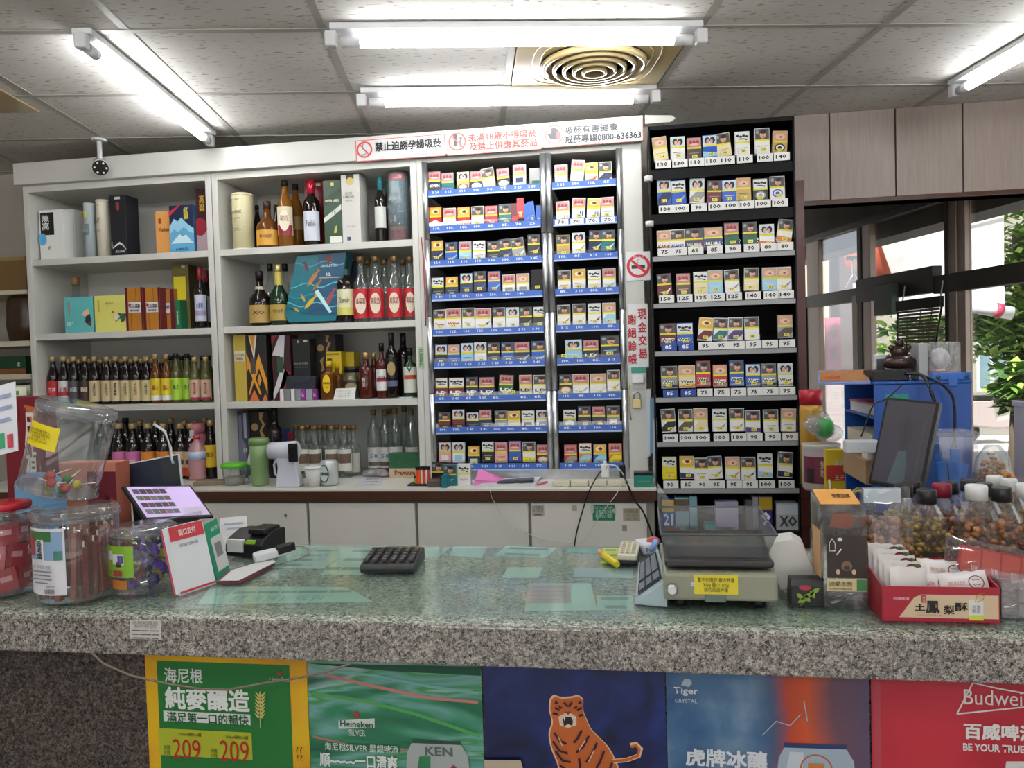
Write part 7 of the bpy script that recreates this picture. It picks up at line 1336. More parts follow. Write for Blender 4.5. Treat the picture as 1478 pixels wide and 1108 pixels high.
wedge = MB().prism([(0, 0), (.04, 0), (.0, .06)], -.002, .002, M_plast).build('ear', tr, 0, (-wt_, .23, .055))
# ---------------------------------------------------------------- white carton, black leaf box, donation box
p0 = CT(1165, 876); t = thing('white_carton', 'tilted plain white carton leaning behind the black leaf-print box', 'box', (fX(1140, p0.y + .08, 1.05), p0.y + .075, 1.0006), rot=(0, rad(-10), rad(-6))); MB().prism([(-.02, 0), (.055, 0), (.042, .085), (.025, .1), (-.03, .1)], 0, .07, C('cccbc6')).build('carton', t, .002); t.location.z += .012
t = thing('leaf_box', 'small black box with green leaf print between scale and donation box', 'box', (fX(1167, p0.y, 1.02), p0.y, 1.0006)); w = wpx(1143, 1193, p0) / 2; H = fZ(846, p0.x, p0.y) - 1
MB().prism([(0, 0), (.05, 0), (.035, H + .012), (.01, H + .01), (0, H)], -w, w, mat('leaf_black', srgb('18181a'), .3), 'x').build('carton', t, .001)
for (u, v, an) in ((-.25, .3, .5), (-.05, .42, 2.2), (.0, .55, .4), (.15, .62, 2.0), (.25, .78, .6), (-.3, .5, 2.4)):
    c_, s_ = cos(an), sin(an); P = [(u * 2 * w * .8 + .009 * (a * c_ - b2 * s_), v * H + .009 * (a * s_ + b2 * c_)) for a, b2 in ((-1, 0), (-.3, .5), (.5, .45), (1, 0), (.4, -.45), (-.4, -.4))]
    MB().quad([(a, -.0012, b2) for a, b2 in P], C('7d9a3a')).build('printed_leaf', t)
b_ = MB(); b_.quad([(-w * .5, -.001, .002), (-w * .45, -.001, .002), (w * .5, -.001, H * .85), (w * .45, -.001, H * .86)], C('7d9a3a')); b_.build('printed_stem', t)
b_ = MB(); ell(b_, -w * .2, H * .93, .012, .005, -.0016, C('a83040'), 12); b_.build('printed_emblem', t)
# donation box
pd = CT(1222, 880); Yd = pd.y; X0, X1 = fX(1190, Yd, 1.05), fX(1252, Yd, 1.05); w = (X1 - X0) / 2; D = .11
t = thing('donation_box', 'clear acrylic donation box with dark dog picture, coins and orange top label', 'donation box', ((X0 + X1) / 2, Yd, 1.0006)); H = fZ(743, X0, Yd) - 1; H2 = H + .025
for (a, b2, c_, d_) in ((-w, w, 0, .003), (-w, w, D - .003, D)): 
    MB().box(a, b2, c_, d_, 0, H if c_ == 0 else H2, M_acr).build('acrylic_wall', t)
for s in (-1, 1): MB().prism([(.003, 0), (D - .003, 0), (D - .003, H2), (.003, H)], s * w - .0015, s * w + .0015, M_acr, 'x').build('acrylic_wall', t)
MB().prism([(0, H), (D, H2), (D, H2 + .003), (0, H + .003)], -w, w, M_acr, 'x').build('acrylic_top', t); MB().box(-w, w, 0, D, 0, .003, M_acr).build('acrylic_floor', t)
MB().prism([(D * .35, H + .0125), (D, H2 + .004), (D, H2 + .005), (D * .35, H + .0135)], -w * .9, w, C('cf9448'), 'x').build('top_label', t); o = txt(t, '浪愛回家', w * .3, D * .7, H2 - .002, w * .9, .022, C('4a3420'), .02, rot=(rad(12), 0, 0))
MB().box(-w * .86, w * .99, -.0008, -.0002, H * .335, H * .78, mat('dog_photo', srgb('2b1d19'), .35, vary=.2, vscale=20)).build('picture_panel', t)
y_ = .0032
def dq(pts, hx, nm='printed_shape', y=None): MB().quad([(u * w, -.001 if y is None else y, v * H) for u, v in pts], C(hx)).build(nm, t)
for (a, b2) in (((-.75, .62), (-.75, .7)), ((-.75, .7), (-.62, .75)), ((-.62, .75), (-.48, .7)), ((-.48, .7), (-.48, .62)), ((-.48, .62), (-.75, .62))):
    MB().tube([(a[0] * w, -.0015, a[1] * H), (b2[0] * w, -.0015, b2[1] * H)], .0007, C('d8d8d8'), 4).build('house_icon', t)
MB().tube([(-.42 * w, -.0015, .58 * H), (-.2 * w, -.0015, .64 * H)], .0013, C('d8d8d8'), 5).build('bone_icon', t)
b_ = MB(); ell(b_, -.25 * w, .74 * H, .12 * w, .02 * H, -.001, C('c9d4d8'), 12); b_.build('printed_shape', t)
b_ = MB(); ell(b_, .05 * w, .46 * H, .26 * w, .055 * H, -.001, C('6f5a48'), 12); ell(b_, .05 * w, .44 * H, .15 * w, .03 * H, -.0014, C('3a2e28'), 12); ell(b_, -.36 * w, .4 * H, .1 * w, .03 * H, -.0014, C('c0a48a'), 10); ell(b_, .38 * w, .4 * H, .1 * w, .03 * H, -.0014, C('c0a48a'), 10); b_.build('printed_dog', t)
MB().box(-w * .9, w * .98, -.001, 0, H * .195, H * .325, C('cbb98a')).build('name_strip', t); txt(t, '浪愛永恆', -w * .25, -.002, H * .275, w * 1.1, H * .055, C('4a4028'), .01); txt(t, '台灣動物平權促進會', -w * .25, -.002, H * .22, w * 1.1, H * .02, C('6a5a38'), 0); MB().box(w * .5, w * .96, -.0015, -.001, H * .2, H * .32, C('3f7a4a')).build('green_mark', t)
MB().box(-w - .0025, -w - .0015, .02, D * .8, H * .3, H * .8, C('c99a68')).build('side_label', t)
random.seed(11)
COIN = MB().lathe([(0, 0), (.0125, 0), (.0125, .0018), (0, .0018)], 16, mat('coin_metal', (.42, .4, .36), .35, .85)).mesh('coin'); COINB = MB().lathe([(0, 0), (.0105, 0), (.0105, .0018), (0, .0018)], 16, mat('coin_bronze', (.3, .26, .2), .4, .8)).mesh('coin')
for k in range(30):
    o = bpy.data.objects.new('coin', COIN if k % 3 else COINB); COL.objects.link(o); o.location = (t.location.x + random.uniform(-w * .62, w * .62), Yd + random.uniform(.02, D * .7), 1.005 + .0011 * k); o.rotation_euler = (random.uniform(-.3, .3), random.uniform(-.3, .3), 0)
    tag(o, ('silver' if k % 3 else 'dull bronze') + ' coin in the pile at the bottom of the donation box', 'coin', ('silver' if k % 3 else 'bronze') + ' coins in the donation box')
o = MB().prism([(-.02, 0), (.02, .004), (.024, .03), (.0, .04), (-.022, .032)], 0, .002, C('b8705e')).build('banknote', None, 0, (t.location.x + .005, Yd + .06, 1.0 + H * .78), (.3, .2, .1)); tag(o, 'folded red banknote lying high inside the donation box', 'banknote')
# ---------------------------------------------------------------- nuts
def nut_mat(nm, a, b2):
    m, nt, bs, tc = nodes_mat(nm, .35); ob = nt.nodes.new('ShaderNodeNewGeometry'); r = ramp(nt, [(0, a), (1, b2)]); nt.links.new(ob.outputs['Random Per Island'], r.inputs[0]); nt.links.new(r.outputs[0], bs.inputs['Base Color']); return m
NB = nut_mat('nut_brown', srgb('5a2a1a'), srgb('b07a4a')); NG = nut_mat('nut_green', srgb('6a5a1c'), srgb('a8863a')); NR = nut_mat('nut_red', srgb('4a1c18'), srgb('8f4a34'))
def nut_pile(name, t, inside_fn, n, r, m, cz, hz, rx, ry):
    b2 = MB(); c = 0; tries = 0
    while c < n and tries < n * 30:
        tries += 1; q = Vector((random.uniform(-rx, rx), random.uniform(-ry, ry), random.uniform(cz - hz, cz + hz)))
        if not inside_fn(q): continue
        b2.ball(q, (r * random.uniform(.85, 1.1), r * random.uniform(.75, 1), r * random.uniform(.75, 1)), m, 7, 5, Matrix.Rotation(random.uniform(0, 3), 4, 'Z')); c += 1
    o = b2.build(name, t); o['kind'] = 'stuff'; return o
def nut_bottle(label, xc, wpx_, ycap, Y, capm, nm, r=.0075, lab=None):
    X = fX(xc, Y, 1.1); p = Vector((X, Y, 1)); w = wpx(xc - wpx_ / 2, xc + wpx_ / 2, p) / 2; H = fZ(ycap, X, Y) - 1
    t = thing('nut_bottle', label, 'bottle', (X, Y, 1.0006), rad(8), 'bottles of nuts on the right of the counter'); hs = H * .66
    MB().lathe([(0, .001), (w * 1.2, .001), (w * 1.3, .008), (w * 1.3, hs * .45), (w * 1.25, hs * .48), (w * 1.3, hs * .51), (w * 1.3, hs), (w * .75, H * .82), (w * .62, H * .85)], 8, M_plast, Matrix.Rotation(pi / 8, 4, 'Z'), smooth=False).build('bottle_wall', t)
    MB().lathe([(w * .66, H * .86), (w * .66, H * .985), (w * .6, H)], 20, capm).build('cap', t)
    random.seed(int(xc)); nut_pile('nuts', t, lambda q: max(abs(q.x), abs(q.y)) < w * 1.12 and math.hypot(q.x, q.y) > w * .75 and (q.z < hs or math.hypot(q.x, q.y) < w * 1.0), 190, r, nm, hs * .53, hs * .52, w * 1.12, w * 1.12)
    if lab: MB().box(-w * .8, w * .8, -w * 1.24, -w * 1.21, hs * .1, hs * .62, C(lab[0])).build('paper_label', t); txt(t, lab[1], w * .2, -w * 1.27, hs * .4, w * .5, hs * .35, C(lab[2]), .03)
    return t
CW_ = C('d6d6d6', .35); CB_ = mat('cap_black', (.02, .02, .022), .35); CR_ = C('7d1c34', .35)
yb1 = 1.72
nut_bottle('black-capped bottle of greenish nuts nearest the red cake box', 1338, 43, 706, yb1, CB_, NG, .0062, ('3a3c30', '綠\n豆', 'b0505a'))
nut_bottle('maroon-capped bottle of nuts behind the greenish ones', 1360, 42, 698, yb1 + .09, CR_, NR, .007, ('7a2c30', '花生', 'b8b0a8'))
nut_bottle('white-capped bottle of brown nuts, centre of the right group', 1410, 48, 700, yb1 + .0, CW_, NB, .0085)
nut_bottle('black-capped bottle of red-brown nuts just right of the central white cap', 1446, 44, 703, yb1 + .03, CB_, NB, .008)
nut_bottle('black-capped bottle partly behind the bag of hazelnuts', 1305, 40, 699, yb1 + .13, CB_, NG, .007)
nut_bottle('black-capped nut bottle in the back row, left of the maroon cap', 1317, 40, 694, yb1 + .21, CB_, NR, .007)
nut_bottle('black-capped nut bottle in the back row, right of the maroon cap', 1371, 40, 695, yb1 + .2, CB_, NR, .007)
nut_bottle('black-capped nut bottle in the back row behind the central white cap', 1400, 40, 692, yb1 + .24, CB_, NB, .007)
nut_bottle('black-capped nut bottle squeezed between the two front right bottles', 1421, 38, 697, yb1 + .12, CB_, NB, .007)
nut_bottle('white-capped nut bottle furthest back in the right group', 1436, 36, 687, yb1 + .27, CW_, NG, .007)
nut_bottle('white-capped nut bottle, second from right in the back row', 1457, 36, 691, yb1 + .2, CW_, NG, .007)
nut_bottle('white-capped nut bottle at the right picture edge', 1481, 42, 698, yb1 + .08, CW_, NG, .007)
# bag of hazelnuts
pg = Vector((fX(1278, 1.66, 1.05), 1.66, 1)); t = thing('hazelnut_bag', 'clear zip bag of brown hazelnuts standing behind the cake box', 'bag', (pg.x, pg.y, 1.0006)); w = wpx(1243, 1316, pg) / 2; H = fZ(703, pg.x, pg.y) - 1
def bagp(f, zz): return (w * (1 - .0 * zz), .045 * (1 - zz) ** .6 + .003)
fm = MB(); NZ, NA = 8, 20; 
for j in range(NZ + 1):
    v = j / NZ; rx, ry = bagp(0, v)
    for i in range(NA): a = 2 * pi * i / NA; fm.v.append((rx * (abs(cos(a)) ** .7) * (1 if cos(a) > 0 else -1) * (1 + .03 * sin(j * 2 + i)), (ry + .004 * sin(i * 3 + j * 2)) * sin(a), v * H))
for j in range(NZ):
    for i in range(NA): k2 = (i + 1) % NA; fm.face((j * NA + i, j * NA + k2, (j + 1) * NA + k2, (j + 1) * NA + i), M_film, True)
fm_ = fm.build('bag_film', t); fm_.data.materials[0] = M_plast; MB().box(-w * .85, w * .6, -.006, .006, H * .86, H * .99, mat('seal_strip', srgb('a9b2b8'), .2, .3)).build('seal_strip', t)
random.seed(21); nut_pile('hazelnuts', t, lambda q: abs(q.y) < .036 * (1 - q.z / H) ** .6 and abs(q.x) < w * .93, 210, .0082, NB, H * .36, H * .36, w * .93, .036)
# ---------------------------------------------------------------- red cake box
pc_ = CT(1358, 898); Yb_ = pc_.y; X0, X1 = fX(1274, Yb_, 1.03), fX(1443, Yb_, 1.03); w = (X1 - X0) / 2; H = fZ(846, X0, Yb_) - 1; D = .13
t = thing('cake_box', 'open red box of pineapple cakes with cream front panel, right on counter', 'box', ((X0 + X1) / 2, Yb_, 1.0006)); RD = C('a31a30', .3)
MB().box(-w, w, 0, .002, 0, H, RD).build('front_wall', t); MB().box(-w, w, D - .002, D, 0, H + .02, RD).build('back_wall', t); MB().box(-w, w, .002, D - .002, 0, .002, RD).build('floor_panel', t)
for s in (-1, 1): MB().prism([(.002, 0), (D - .002, 0), (D - .002, H + .02), (.002, H)], s * w - .001, s * w + .001, RD, 'x').build('side_wall', t)
MB().quad([(-w * .72, -.0006, H * .12), (w * .98, -.0006, H * .12), (w * .98, -.0006, H * .78), (-w * .32, -.0006, H * .78), (-w * .45, -.0006, H * .7)], C('cdb596')).build('printed_panel', t)
txt(t, '台灣嚴選', -w * .68, -.0012, H * .66, w * .28, H * .09, C('d8b0b0'), .02); txt(t, '土', -w * .36, -.0014, H * .42, w * .18, H * .2, C('1c1614'), .04, 2); txt(t, '鳳', -w * .14, -.0014, H * .43, w * .24, H * .36, C('1c1614'), .03, 2); txt(t, '梨', w * .14, -.0014, H * .36, w * .18, H * .26, C('1c1614'), .03, 2); txt(t, '酥', w * .35, -.0014, H * .45, w * .22, H * .24, C('1c1614'), .035, 2)
txt(t, 'パイナップルケーキ', -w * .2, -.0014, H * .19, w * .42, H * .06, C('6a4a38'), 0); MB().box(-w * .33, -w * .25, -.0012, -.0007, H * .55, H * .76, C('a8303a')).build('printed_seal', t); txt(t, '經\n典', -w * .29, -.0018, H * .655, w * .05, H * .16, C('d8b8a8'), 0)
MB().box(w * .48, w * .72, -.0016, -.0008, H * .08, H * .66, C('d4d4d0')).build('hang_tag', t); MB().box(w * .48, w * .72, -.0018, -.0016, H * .08, H * .22, C('c8cc3a')).build('tag_band', t); txt(t, '台灣\n製造', w * .6, -.0022, H * .4, w * .14, H * .22, C('7a7a80'), 0); MB().tube([(w * .58, -.002, H * .6), (w * .62, -.002, H * .8), (w * .74, -.002, H * .85), (w * .72, -.002, H * .66), (w * .6, -.002, H * .6)], .0006, C('c9a040'), 4).build('tag_string', t)
def pillow(name, label, cat, loc, rot, sx_, sz_, th, mats, parts=(), group=None):
    t = thing(name, label, cat, loc, 0, group, rot=rot); b2 = MB(); N = 8
    for side in (-1, 1):
        n = len(b2.v)
        for j in range(N + 1):
            for i in range(N + 1):
                u, v = -1 + 2 * i / N, -1 + 2 * j / N; b2.v.append((u * sx_, side * th * (max(0, (1 - u ** 4) * (1 - v ** 2))) ** .6, v * sz_ + .0015 * sin(9 * u) * (abs(v) > .9)))
        for j in range(N):
            for i in range(N): a = n + j * (N + 1) + i; q = (a, a + 1, a + N + 2, a + N + 1); b2.face(q if side < 0 else q[::-1], mats, True)
    b2.build('wrapper', t)
    for (u, v, ru, rv, hx) in parts: b3 = MB(); ell(b3, u * sx_, v * sz_, ru * sx_, rv * sz_, -th - .0006, C(hx), 16); b3.build('printed_shape', t)
    return t
MWR = mat('white_wrapper', srgb('cfc9c6'), .25); x0_ = t.location.x
for k in range(5):
    tt = pillow('cake_sachet', 'white and maroon cake sachet, %s in the left stack of the red box' % ORD[k], 'cake', (x0_ - w * .62 + .004 * k, Yb_ + .105 - .02 * k, 1.075 - .006 * k), (rad(-14), rad(5), rad(8)), .034, .042, .006, MWR, [(.45, .72, .35, .17, '6a2430'), (.75, .78, .2, .12, '4f6a3a')] if k < 4 else [(.1, -.6, .8, .35, '94202e'), (.5, -.1, .3, .16, '4f6a3a')], 'sachets in the red box')
    if k == 4: txt(tt, '得意100', .002, -.0085, -.026, .05, .012, C('d8c8c8'), .03)
    else: txt(tt, '▬▬▬', -.012, -.0075, .01, .03, .003, C('9a8a8a'), 0)
for k, (dx, dy, dz, an) in enumerate(((w * .28, .075, 1.07, .12), (w * .52, .035, 1.058, -.12), (w * .02, .05, 1.052, .05))):
    tt = pillow('cake_sachet', 'puffy white cake sachet with dark red round emblem, %s of three in red box' % ['rear', 'right front', 'left front'][k], 'cake', (x0_ + dx, Yb_ + dy, dz), (rad(-35), an, an), .042, .026, .012, MWR, (), 'puffy sachets in the red box')
    b3 = MB(); 
    for i in range(20):
        a0, a1 = 2 * pi * i / 20, 2 * pi * (i + 1) / 20; b3.quad([(.02 + f * cos(a) * .013, -.0135, f * sin(a) * .013) for a, f in ((a0, .86), (a1, .86), (a1, 1), (a0, 1))][::1], C('6a2430'))
    b3.build('round_emblem', tt); txt(tt, '鳳梨酥', -.012, -.0135, .0, .028, .008, C('b87a70'), 0); txt(tt, '〰\n〰', .02, -.0138, 0, .014, .012, C('6a2430'), .02)
# red packets in a clear bag, clear box at right edge
t = thing('packet_bag', 'clear bag holding red packets at the right picture edge', 'bag', (fX(1450, 1.58, 1.1), 1.60, 1.075), rot=(rad(-20), rad(12), 0))
pl = pillow('bag_film_tmp', 'x', 'x', (0, 0, 0), (0, 0, 0), .1, .045, .02, M_film); o = pl.children[0]; o.parent = t; o.name = 'bag_film'; o.data.materials[0] = M_plast; bpy.data.objects.remove(pl)
for k in range(5):
    q = thing('red_packet', 'red printed packet, %s in the clear bag at right edge' % ORD[k], 'packet', (t.location.x - .055 + .036 * k, 1.595 + .004 * k, 1.075 - .008 * k + .01), 0, 'packets in the right edge bag', rot=(rad(-22), rad(14), 0)); MB().box(-.021, .021, -.003, .003, -.034, .034, C('a8242c', .25)).build('wrapper', q, .001); MB().box(-.017, .017, -.0036, -.003, -.03, .03, C('b8402c')).build('printed_panel', q); txt(q, '||||||', .008, -.0042, -.01, .012, .018, C('d0c8c8'), .02)
pq = CT(1478, 893); t = thing('clear_box', 'clear plastic box beside the red cake box at right picture edge', 'box', (fX(1444, pq.y, 1.03) + .08, pq.y, 1.0006)); 
for a in ((-.078, .078, 0, .002, 0, .065), (-.078, .078, .118, .12, 0, .065), (-.078, -.076, .002, .118, 0, .065), (.076, .078, .002, .118, 0, .065), (-.078, .078, 0, .12, .065, .067)): MB().box(*a, M_film).build('plastic_wall', t)
MB().box(-.05, -.015, -.001, 0, .03, .052, C('8a8686')).build('code_label', t); MB().box(-.05, -.015, -.001, 0, .004, .026, C('8a8686')).build('code_label', t)
o = MB().box(-.07, .07, .01, .11, .004, .05, C('6f3a40')).build('dark_red_contents', None, 0, t.location); tag(o, 'dark red carton seen inside the clear box at right edge', 'box')
# ================================================================== RIGHT SIDE: BLUE CABINET AND WHAT STANDS ROUND IT
ZSd = .9905
M_bp = mat('blue_plastic', srgb('1f4f9c'), .35, vary=.08, vscale=8)
YBc = 2.42; XB0, XB1 = fX(1262, YBc, 1.3), fX(1403, YBc, 1.3); ZBc = fZ(555, XB0, YBc); Hb = ZBc - ZSd; Db = .34; Wb = XB1 - XB0
bc = thing('blue_cabinet', 'blue plastic open-sided cabinet with shelves of papers on the side counter', 'cabinet', (XB0, YBc, ZSd))
MB().box(0, Wb, 0, .008, 0, Hb, M_bp).build('side_panel', bc, .003); MB().box(0, Wb, Db - .008, Db, 0, Hb, M_bp).build('side_panel', bc, .003); MB().box(Wb - .008, Wb, .008, Db - .008, 0, Hb, M_bp).build('back_panel', bc)
MB().box(-.004, Wb, -.004, Db, Hb, Hb + .008, M_bp).build('top_panel', bc, .002)
for k in range(4): MB().box(0, Wb - .008, .008, Db - .008, Hb * k * .25, Hb * k * .25 + .006, M_bp).build('shelf', bc)
MB().box(Wb * .6, Wb * 1.0, -.0005, .03, Hb + .008, Hb + .03, mat('blue_plastic2', srgb('2a62b4'), .35)).build('hinge_bar', bc, .003)
for u in (.66, .95): MB().lathe([(0, 0), (.006, 0), (.006, .003), (0, .004)], 12, C('2f4f5f'), Matrix.Translation((Wb * u, -.0005, Hb + .018)) @ Matrix.Rotation(pi / 2, 4, 'X')).build('screw', bc)
MB().box(Wb * .76, Wb * .86, -.006, 0, Hb - .01, Hb + .02, mat('blue_plastic2')).build('latch', bc, .003)
for u in (.12, .2, .28): MB().box(Wb * u, Wb * u + .02, -.001, 0, Hb * .84, Hb * .93, C('1f8a78')).build('green_mark', bc)
def in_cab(name, label, k, x0, x1, y0, y1, h, hx, cat='papers', dz=0, tilt=0):
    o = MB().box(x0, x1, y0, y1, 0, h, C(hx)).build(name, None, .001, (XB0, YBc, ZSd + Hb * k * .25 + .0065 + dz), (0, tilt, 0)); return tag(o, label, cat)
in_cab('paper_stack', 'white paper stack on the top shelf of the blue cabinet', 3, .01, .2, .03, .3, .03, 'c3c4c6'); in_cab('folder', 'pink-edged folder lying on the papers in the top cabinet shelf', 3, .005, .2, .02, .29, .006, 'b05a70', 'folder', .031)
in_cab('paper_stack', 'grey-beige stack of papers on the second shelf of the blue cabinet', 2, .0, .2, .03, .3, .045, 'b3ac9a'); in_cab('cardboard_box', 'brown cardboard box on the third shelf of the blue cabinet', 1, -.02, .2, .02, .28, .07, '96795a', 'box'); in_cab('tissue_roll', 'white rolled tissue on the cardboard box in the blue cabinet', 1, -.01, .1, .04, .1, .02, 'cfc9c0', 'tissue', .071)
in_cab('small_carton', 'white small carton with tag poking out of the blue cabinet', 0, -.03, .08, .0, .1, .05, 'c6c8cc', 'box', .07) if False else None
o = MB().box(-.045, .045, -.02, .02, 0, .035, C('c4c6cc')).build('white_device', None, .003, (fX(1243, 2.38, 1.2), 2.38, fZ(651, .95, 2.38))); tag(o, 'small white labelled device hanging in front of the blue cabinet', 'device')
bd_ = MB().box(-.035, .035, -.02, .02, 0, .03, C('b8a0a0')).build('small_box', None, .002, (fX(1245, 2.36, 1.0), 2.36, ZSd + .0005)); tag(bd_, 'small patterned box standing at the foot of the blue cabinet', 'box')
# on top of the blue cabinet
ztp = ZBc + .0085
def topbox(x0, x1, y0, depth, Y, hx, name, label, cat, rz=0, **k):
    X0, X1 = fX(x0, Y, ztp), fX(x1, Y, ztp); H = fZ(y0, (X0 + X1) / 2, Y) - ztp; t = thing(name, label, cat, ((X0 + X1) / 2, Y, ztp), rz); w = (X1 - X0) / 2; MB().box(-w, w, 0, depth, 0, H, C(hx) if isinstance(hx, str) else hx).build('body', t, .003); return t, w, H
t, w, H = topbox(1260, 1313, 534, .1, YBc + .02, M_black, 'black_box', 'flat black device box on the blue cabinet under the dark figurine', 'box')
zf = ztp + H + .001; X = fX(1298, YBc + .07, zf); M_fig = mat('dark_ceramic', (.03, .015, .012), .2)
t = thing('figurine', 'dark brown glossy pot-bellied figurine on the black box', 'figurine', (X, YBc + .07, zf))
fb = MB().lathe([(0, 0), (.034, .002), (.046, .014), (.046, .026), (.034, .038), (.02, .042), (0, .043)], 24, M_fig, sy=.8); fb.build('body', t); MB().ball((0, 0, .052), (.026, .022, .018), M_fig, 16, 10).build('torso', t); MB().ball((.0, -.004, .078), (.014, .013, .014), M_fig, 14, 8).build('head', t)
for s in (-1, 1): MB().ball((s * .024, -.006, .064), (.009, .008, .009), M_fig, 10, 6).build('shoulder', t)
t, w, H = topbox(1263, 1280, 511, .02, YBc + .12, 'c3c6c8', 'white_gadget', 'white upright gadget with dark screen beside the figurine', 'gadget'); MB().box(-w * .7, w * .7, -.001, 0, H * .1, H * .82, C('4a5052')).build('screen', t)
t, w, H = topbox(1327, 1340, 495, .08, YBc + .03, '9a9c9c', 'grey_carton', 'narrow grey carton left of the clear container on blue cabinet', 'box')
X = fX(1362, YBc + .06, ztp); t = thing('clear_container', 'clear plastic container with white cloth and red base on blue cabinet', 'container', (X, YBc + .08, ztp)); w = wpx(1340, 1384, Vector((X, YBc, ztp))) / 2; H = fZ(493, X, YBc) - ztp
MB().box(-w, w, -.04, .05, 0, H, M_film).build('container_wall', t, .004); MB().ball((-.005, 0, H * .55), (w * .7, .035, H * .3), C('c8c2c2'), 16, 10).build('white_cloth', t); MB().lathe([(w * .73, -.003), (w * .73, .003)], 20, C('b83844'), Matrix.Translation((-.005, 0, H * .55)) @ Matrix.Rotation(.1, 4, 'Y'), sy=.55).build('red_band', t); MB().box(-w * .85, w * .8, -.035, .045, .001, H * .22, C('c03a3c')).build('red_base', t, .006)
b_ = MB(); ell(b_, 0, 0, .018, .02, 0, C('cf8aa8'), 14); o = b_.build('pink_tag', None, 0, (fX(1320, YBc + .05, ztp + .03), YBc + .1, ztp + .035)); tag(o, 'round pink tag between the figurine and the clear container', 'tag')
a_, b2, c2, d2 = onY(1189, 549, 2.46), onY(1246, 553, 2.42), onY(1262, 527, 2.62), onY(1215, 532, 2.66)
t, W, H = card3('magazine', 'colourful magazine lying across the left end of the blue cabinet top', 'magazine', (XB0 - .15, YBc + .02, ztp + .001), (XB0 - .012, YBc - .01, ztp + .0015), (XB0 - .11, YBc + .24, ztp + .03), .008, C('7a86b8'))
rct(t, W, H, .04, .06, .96, .94, mat('magazine_print', srgb('b07a4a'), .3, vary=.6, vscale=45)); ctx(t, W, H, '特價', .3, .3, .3, .2, 'c84a3a', .03)
# monitor
bl, br = onY(1253, 697, 2.2), onY(1329, 712, 2.1)
t, W, H = card3('monitor', 'black monitor with dark screen tilted in front of the blue cabinet', 'monitor', bl, br, onY(1274, 572, 2.24), .02, M_black, .003)
rct(t, W, H, .05, .04, .95, .97, mat('dark_screen', srgb('4a484e'), .12), -.0008, 'screen')
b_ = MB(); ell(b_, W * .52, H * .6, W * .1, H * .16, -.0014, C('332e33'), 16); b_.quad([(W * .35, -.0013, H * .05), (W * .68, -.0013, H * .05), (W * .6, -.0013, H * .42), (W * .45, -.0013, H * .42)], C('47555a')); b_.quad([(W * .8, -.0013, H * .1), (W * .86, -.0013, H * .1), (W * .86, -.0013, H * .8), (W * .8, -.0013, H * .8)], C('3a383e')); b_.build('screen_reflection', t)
sb = Matrix.Translation(t.matrix_world.translation).inverted()
mo = (bl + br) / 2; st_ = thing('monitor_stand', 'x', 'x'); bpy.data.objects.remove(st_)
MB().box(W * .4, W * .6, .02, .05, -.07, H * .3, M_black).build('stand_neck', t); MB().box(W * .2, W * .8, -.03, .1, -.085, -.07, M_black).build('stand_base', t)
cable('monitor_cable', 'black cable looping down over the blue cabinet side to the monitor', [(fX(1314, 2.4, ztp), YBc + .02, ztp + .02), (fX(1330, 2.4, ztp), YBc - .03, ztp + .015), onY(1345, 568, 2.36), onY(1351, 590, 2.36), onY(1347, 608, 2.36), onY(1340, 620, 2.3)], .005, '17171a')
cable('power_cable', 'second black cable hanging down the front of the blue cabinet', [(fX(1322, 2.4, ztp), YBc + .02, ztp + .025), onY(1352, 550, 2.38), onY(1372, 567, 2.38), onY(1378, 590, 2.38), onY(1378, 640, 2.38), onY(1379, 690, 2.38)], .004, '17171a')
cable('thin_cable', 'thin black cord running diagonally in front of the cabinet shelves', [onY(1302, 555, 2.36), onY(1280, 575, 2.36), onY(1262, 583, 2.36), onY(1252, 605, 2.36), onY(1243, 630, 2.36)], .0022, '17171a')
# clear tub of blue bags, crispy snack bag
pp = Vector((fX(1375, 2.25, 1.0), 2.25, ZSd)); w = wpx(1346, 1404, pp) / 2; H = fZ(628, pp.x, pp.y) - ZSd; t = thing('clear_tub', 'clear plastic tub holding bright blue pieces before the blue cabinet', 'tub', (pp.x, pp.y, ZSd + .0005))
MB().lathe([(0, .001), (w * 1.15, .001), (w * 1.35, H)], 4, M_plast, Matrix.Rotation(pi / 4, 4, 'Z'), smooth=False).build('tub_wall', t); MB().lathe([(w * 1.36, H), (w * 1.42, H + .002), (w * 1.42, H + .012), (w * 1.36, H + .012)], 4, M_film, Matrix.Rotation(pi / 4, 4, 'Z'), smooth=False).build('rim', t)
random.seed(8)
for k in range(7): MB().box(-.012, .012, -.004, .004, 0, H * random.uniform(.7, .95), C('2468b8', .3)).build('blue_piece', t, .001, (-w * .45 + w * .9 * (k % 4) / 3.3, -.02 + .03 * (k // 4), .003), (random.uniform(-.1, .1), random.uniform(-.15, .15), random.uniform(-.5, .5)))
pp = Vector((fX(1434, 2.3, 1.0), 2.3, ZSd)); t = thing('snack_bag', 'clear bag of golden brown crispy snack behind the nut bottles', 'bag', (pp.x, pp.y, ZSd + .0005)); w = wpx(1408, 1462, pp) / 2
random.seed(6); b_ = MB()
for k in range(260):
    a = random.uniform(0, 2 * pi); rr = random.uniform(0, 1) ** .5; zz = .09 + random.uniform(0, .13) * (1 - rr * .5); b_.ball((rr * w * cos(a), rr * .06 * sin(a), zz), (random.uniform(.005, .01), random.uniform(.004, .008), random.uniform(.004, .007)), C(['a8703c', '96602f', 'b9824a'][k % 3]), 6, 4)
o = b_.build('crispy_snack', t); o['kind'] = 'stuff'; MB().lathe([(w * .95, 0), (w * 1.08, .06), (w * 1.08, .14), (w * .9, .2), (w * .4, .235)], 16, M_film, sy=.8).build('bag_film', t); MB().box(-w * .8, w * .8, -.04, .04, 0, .09, C('8a5a34')).build('snack_base', t)
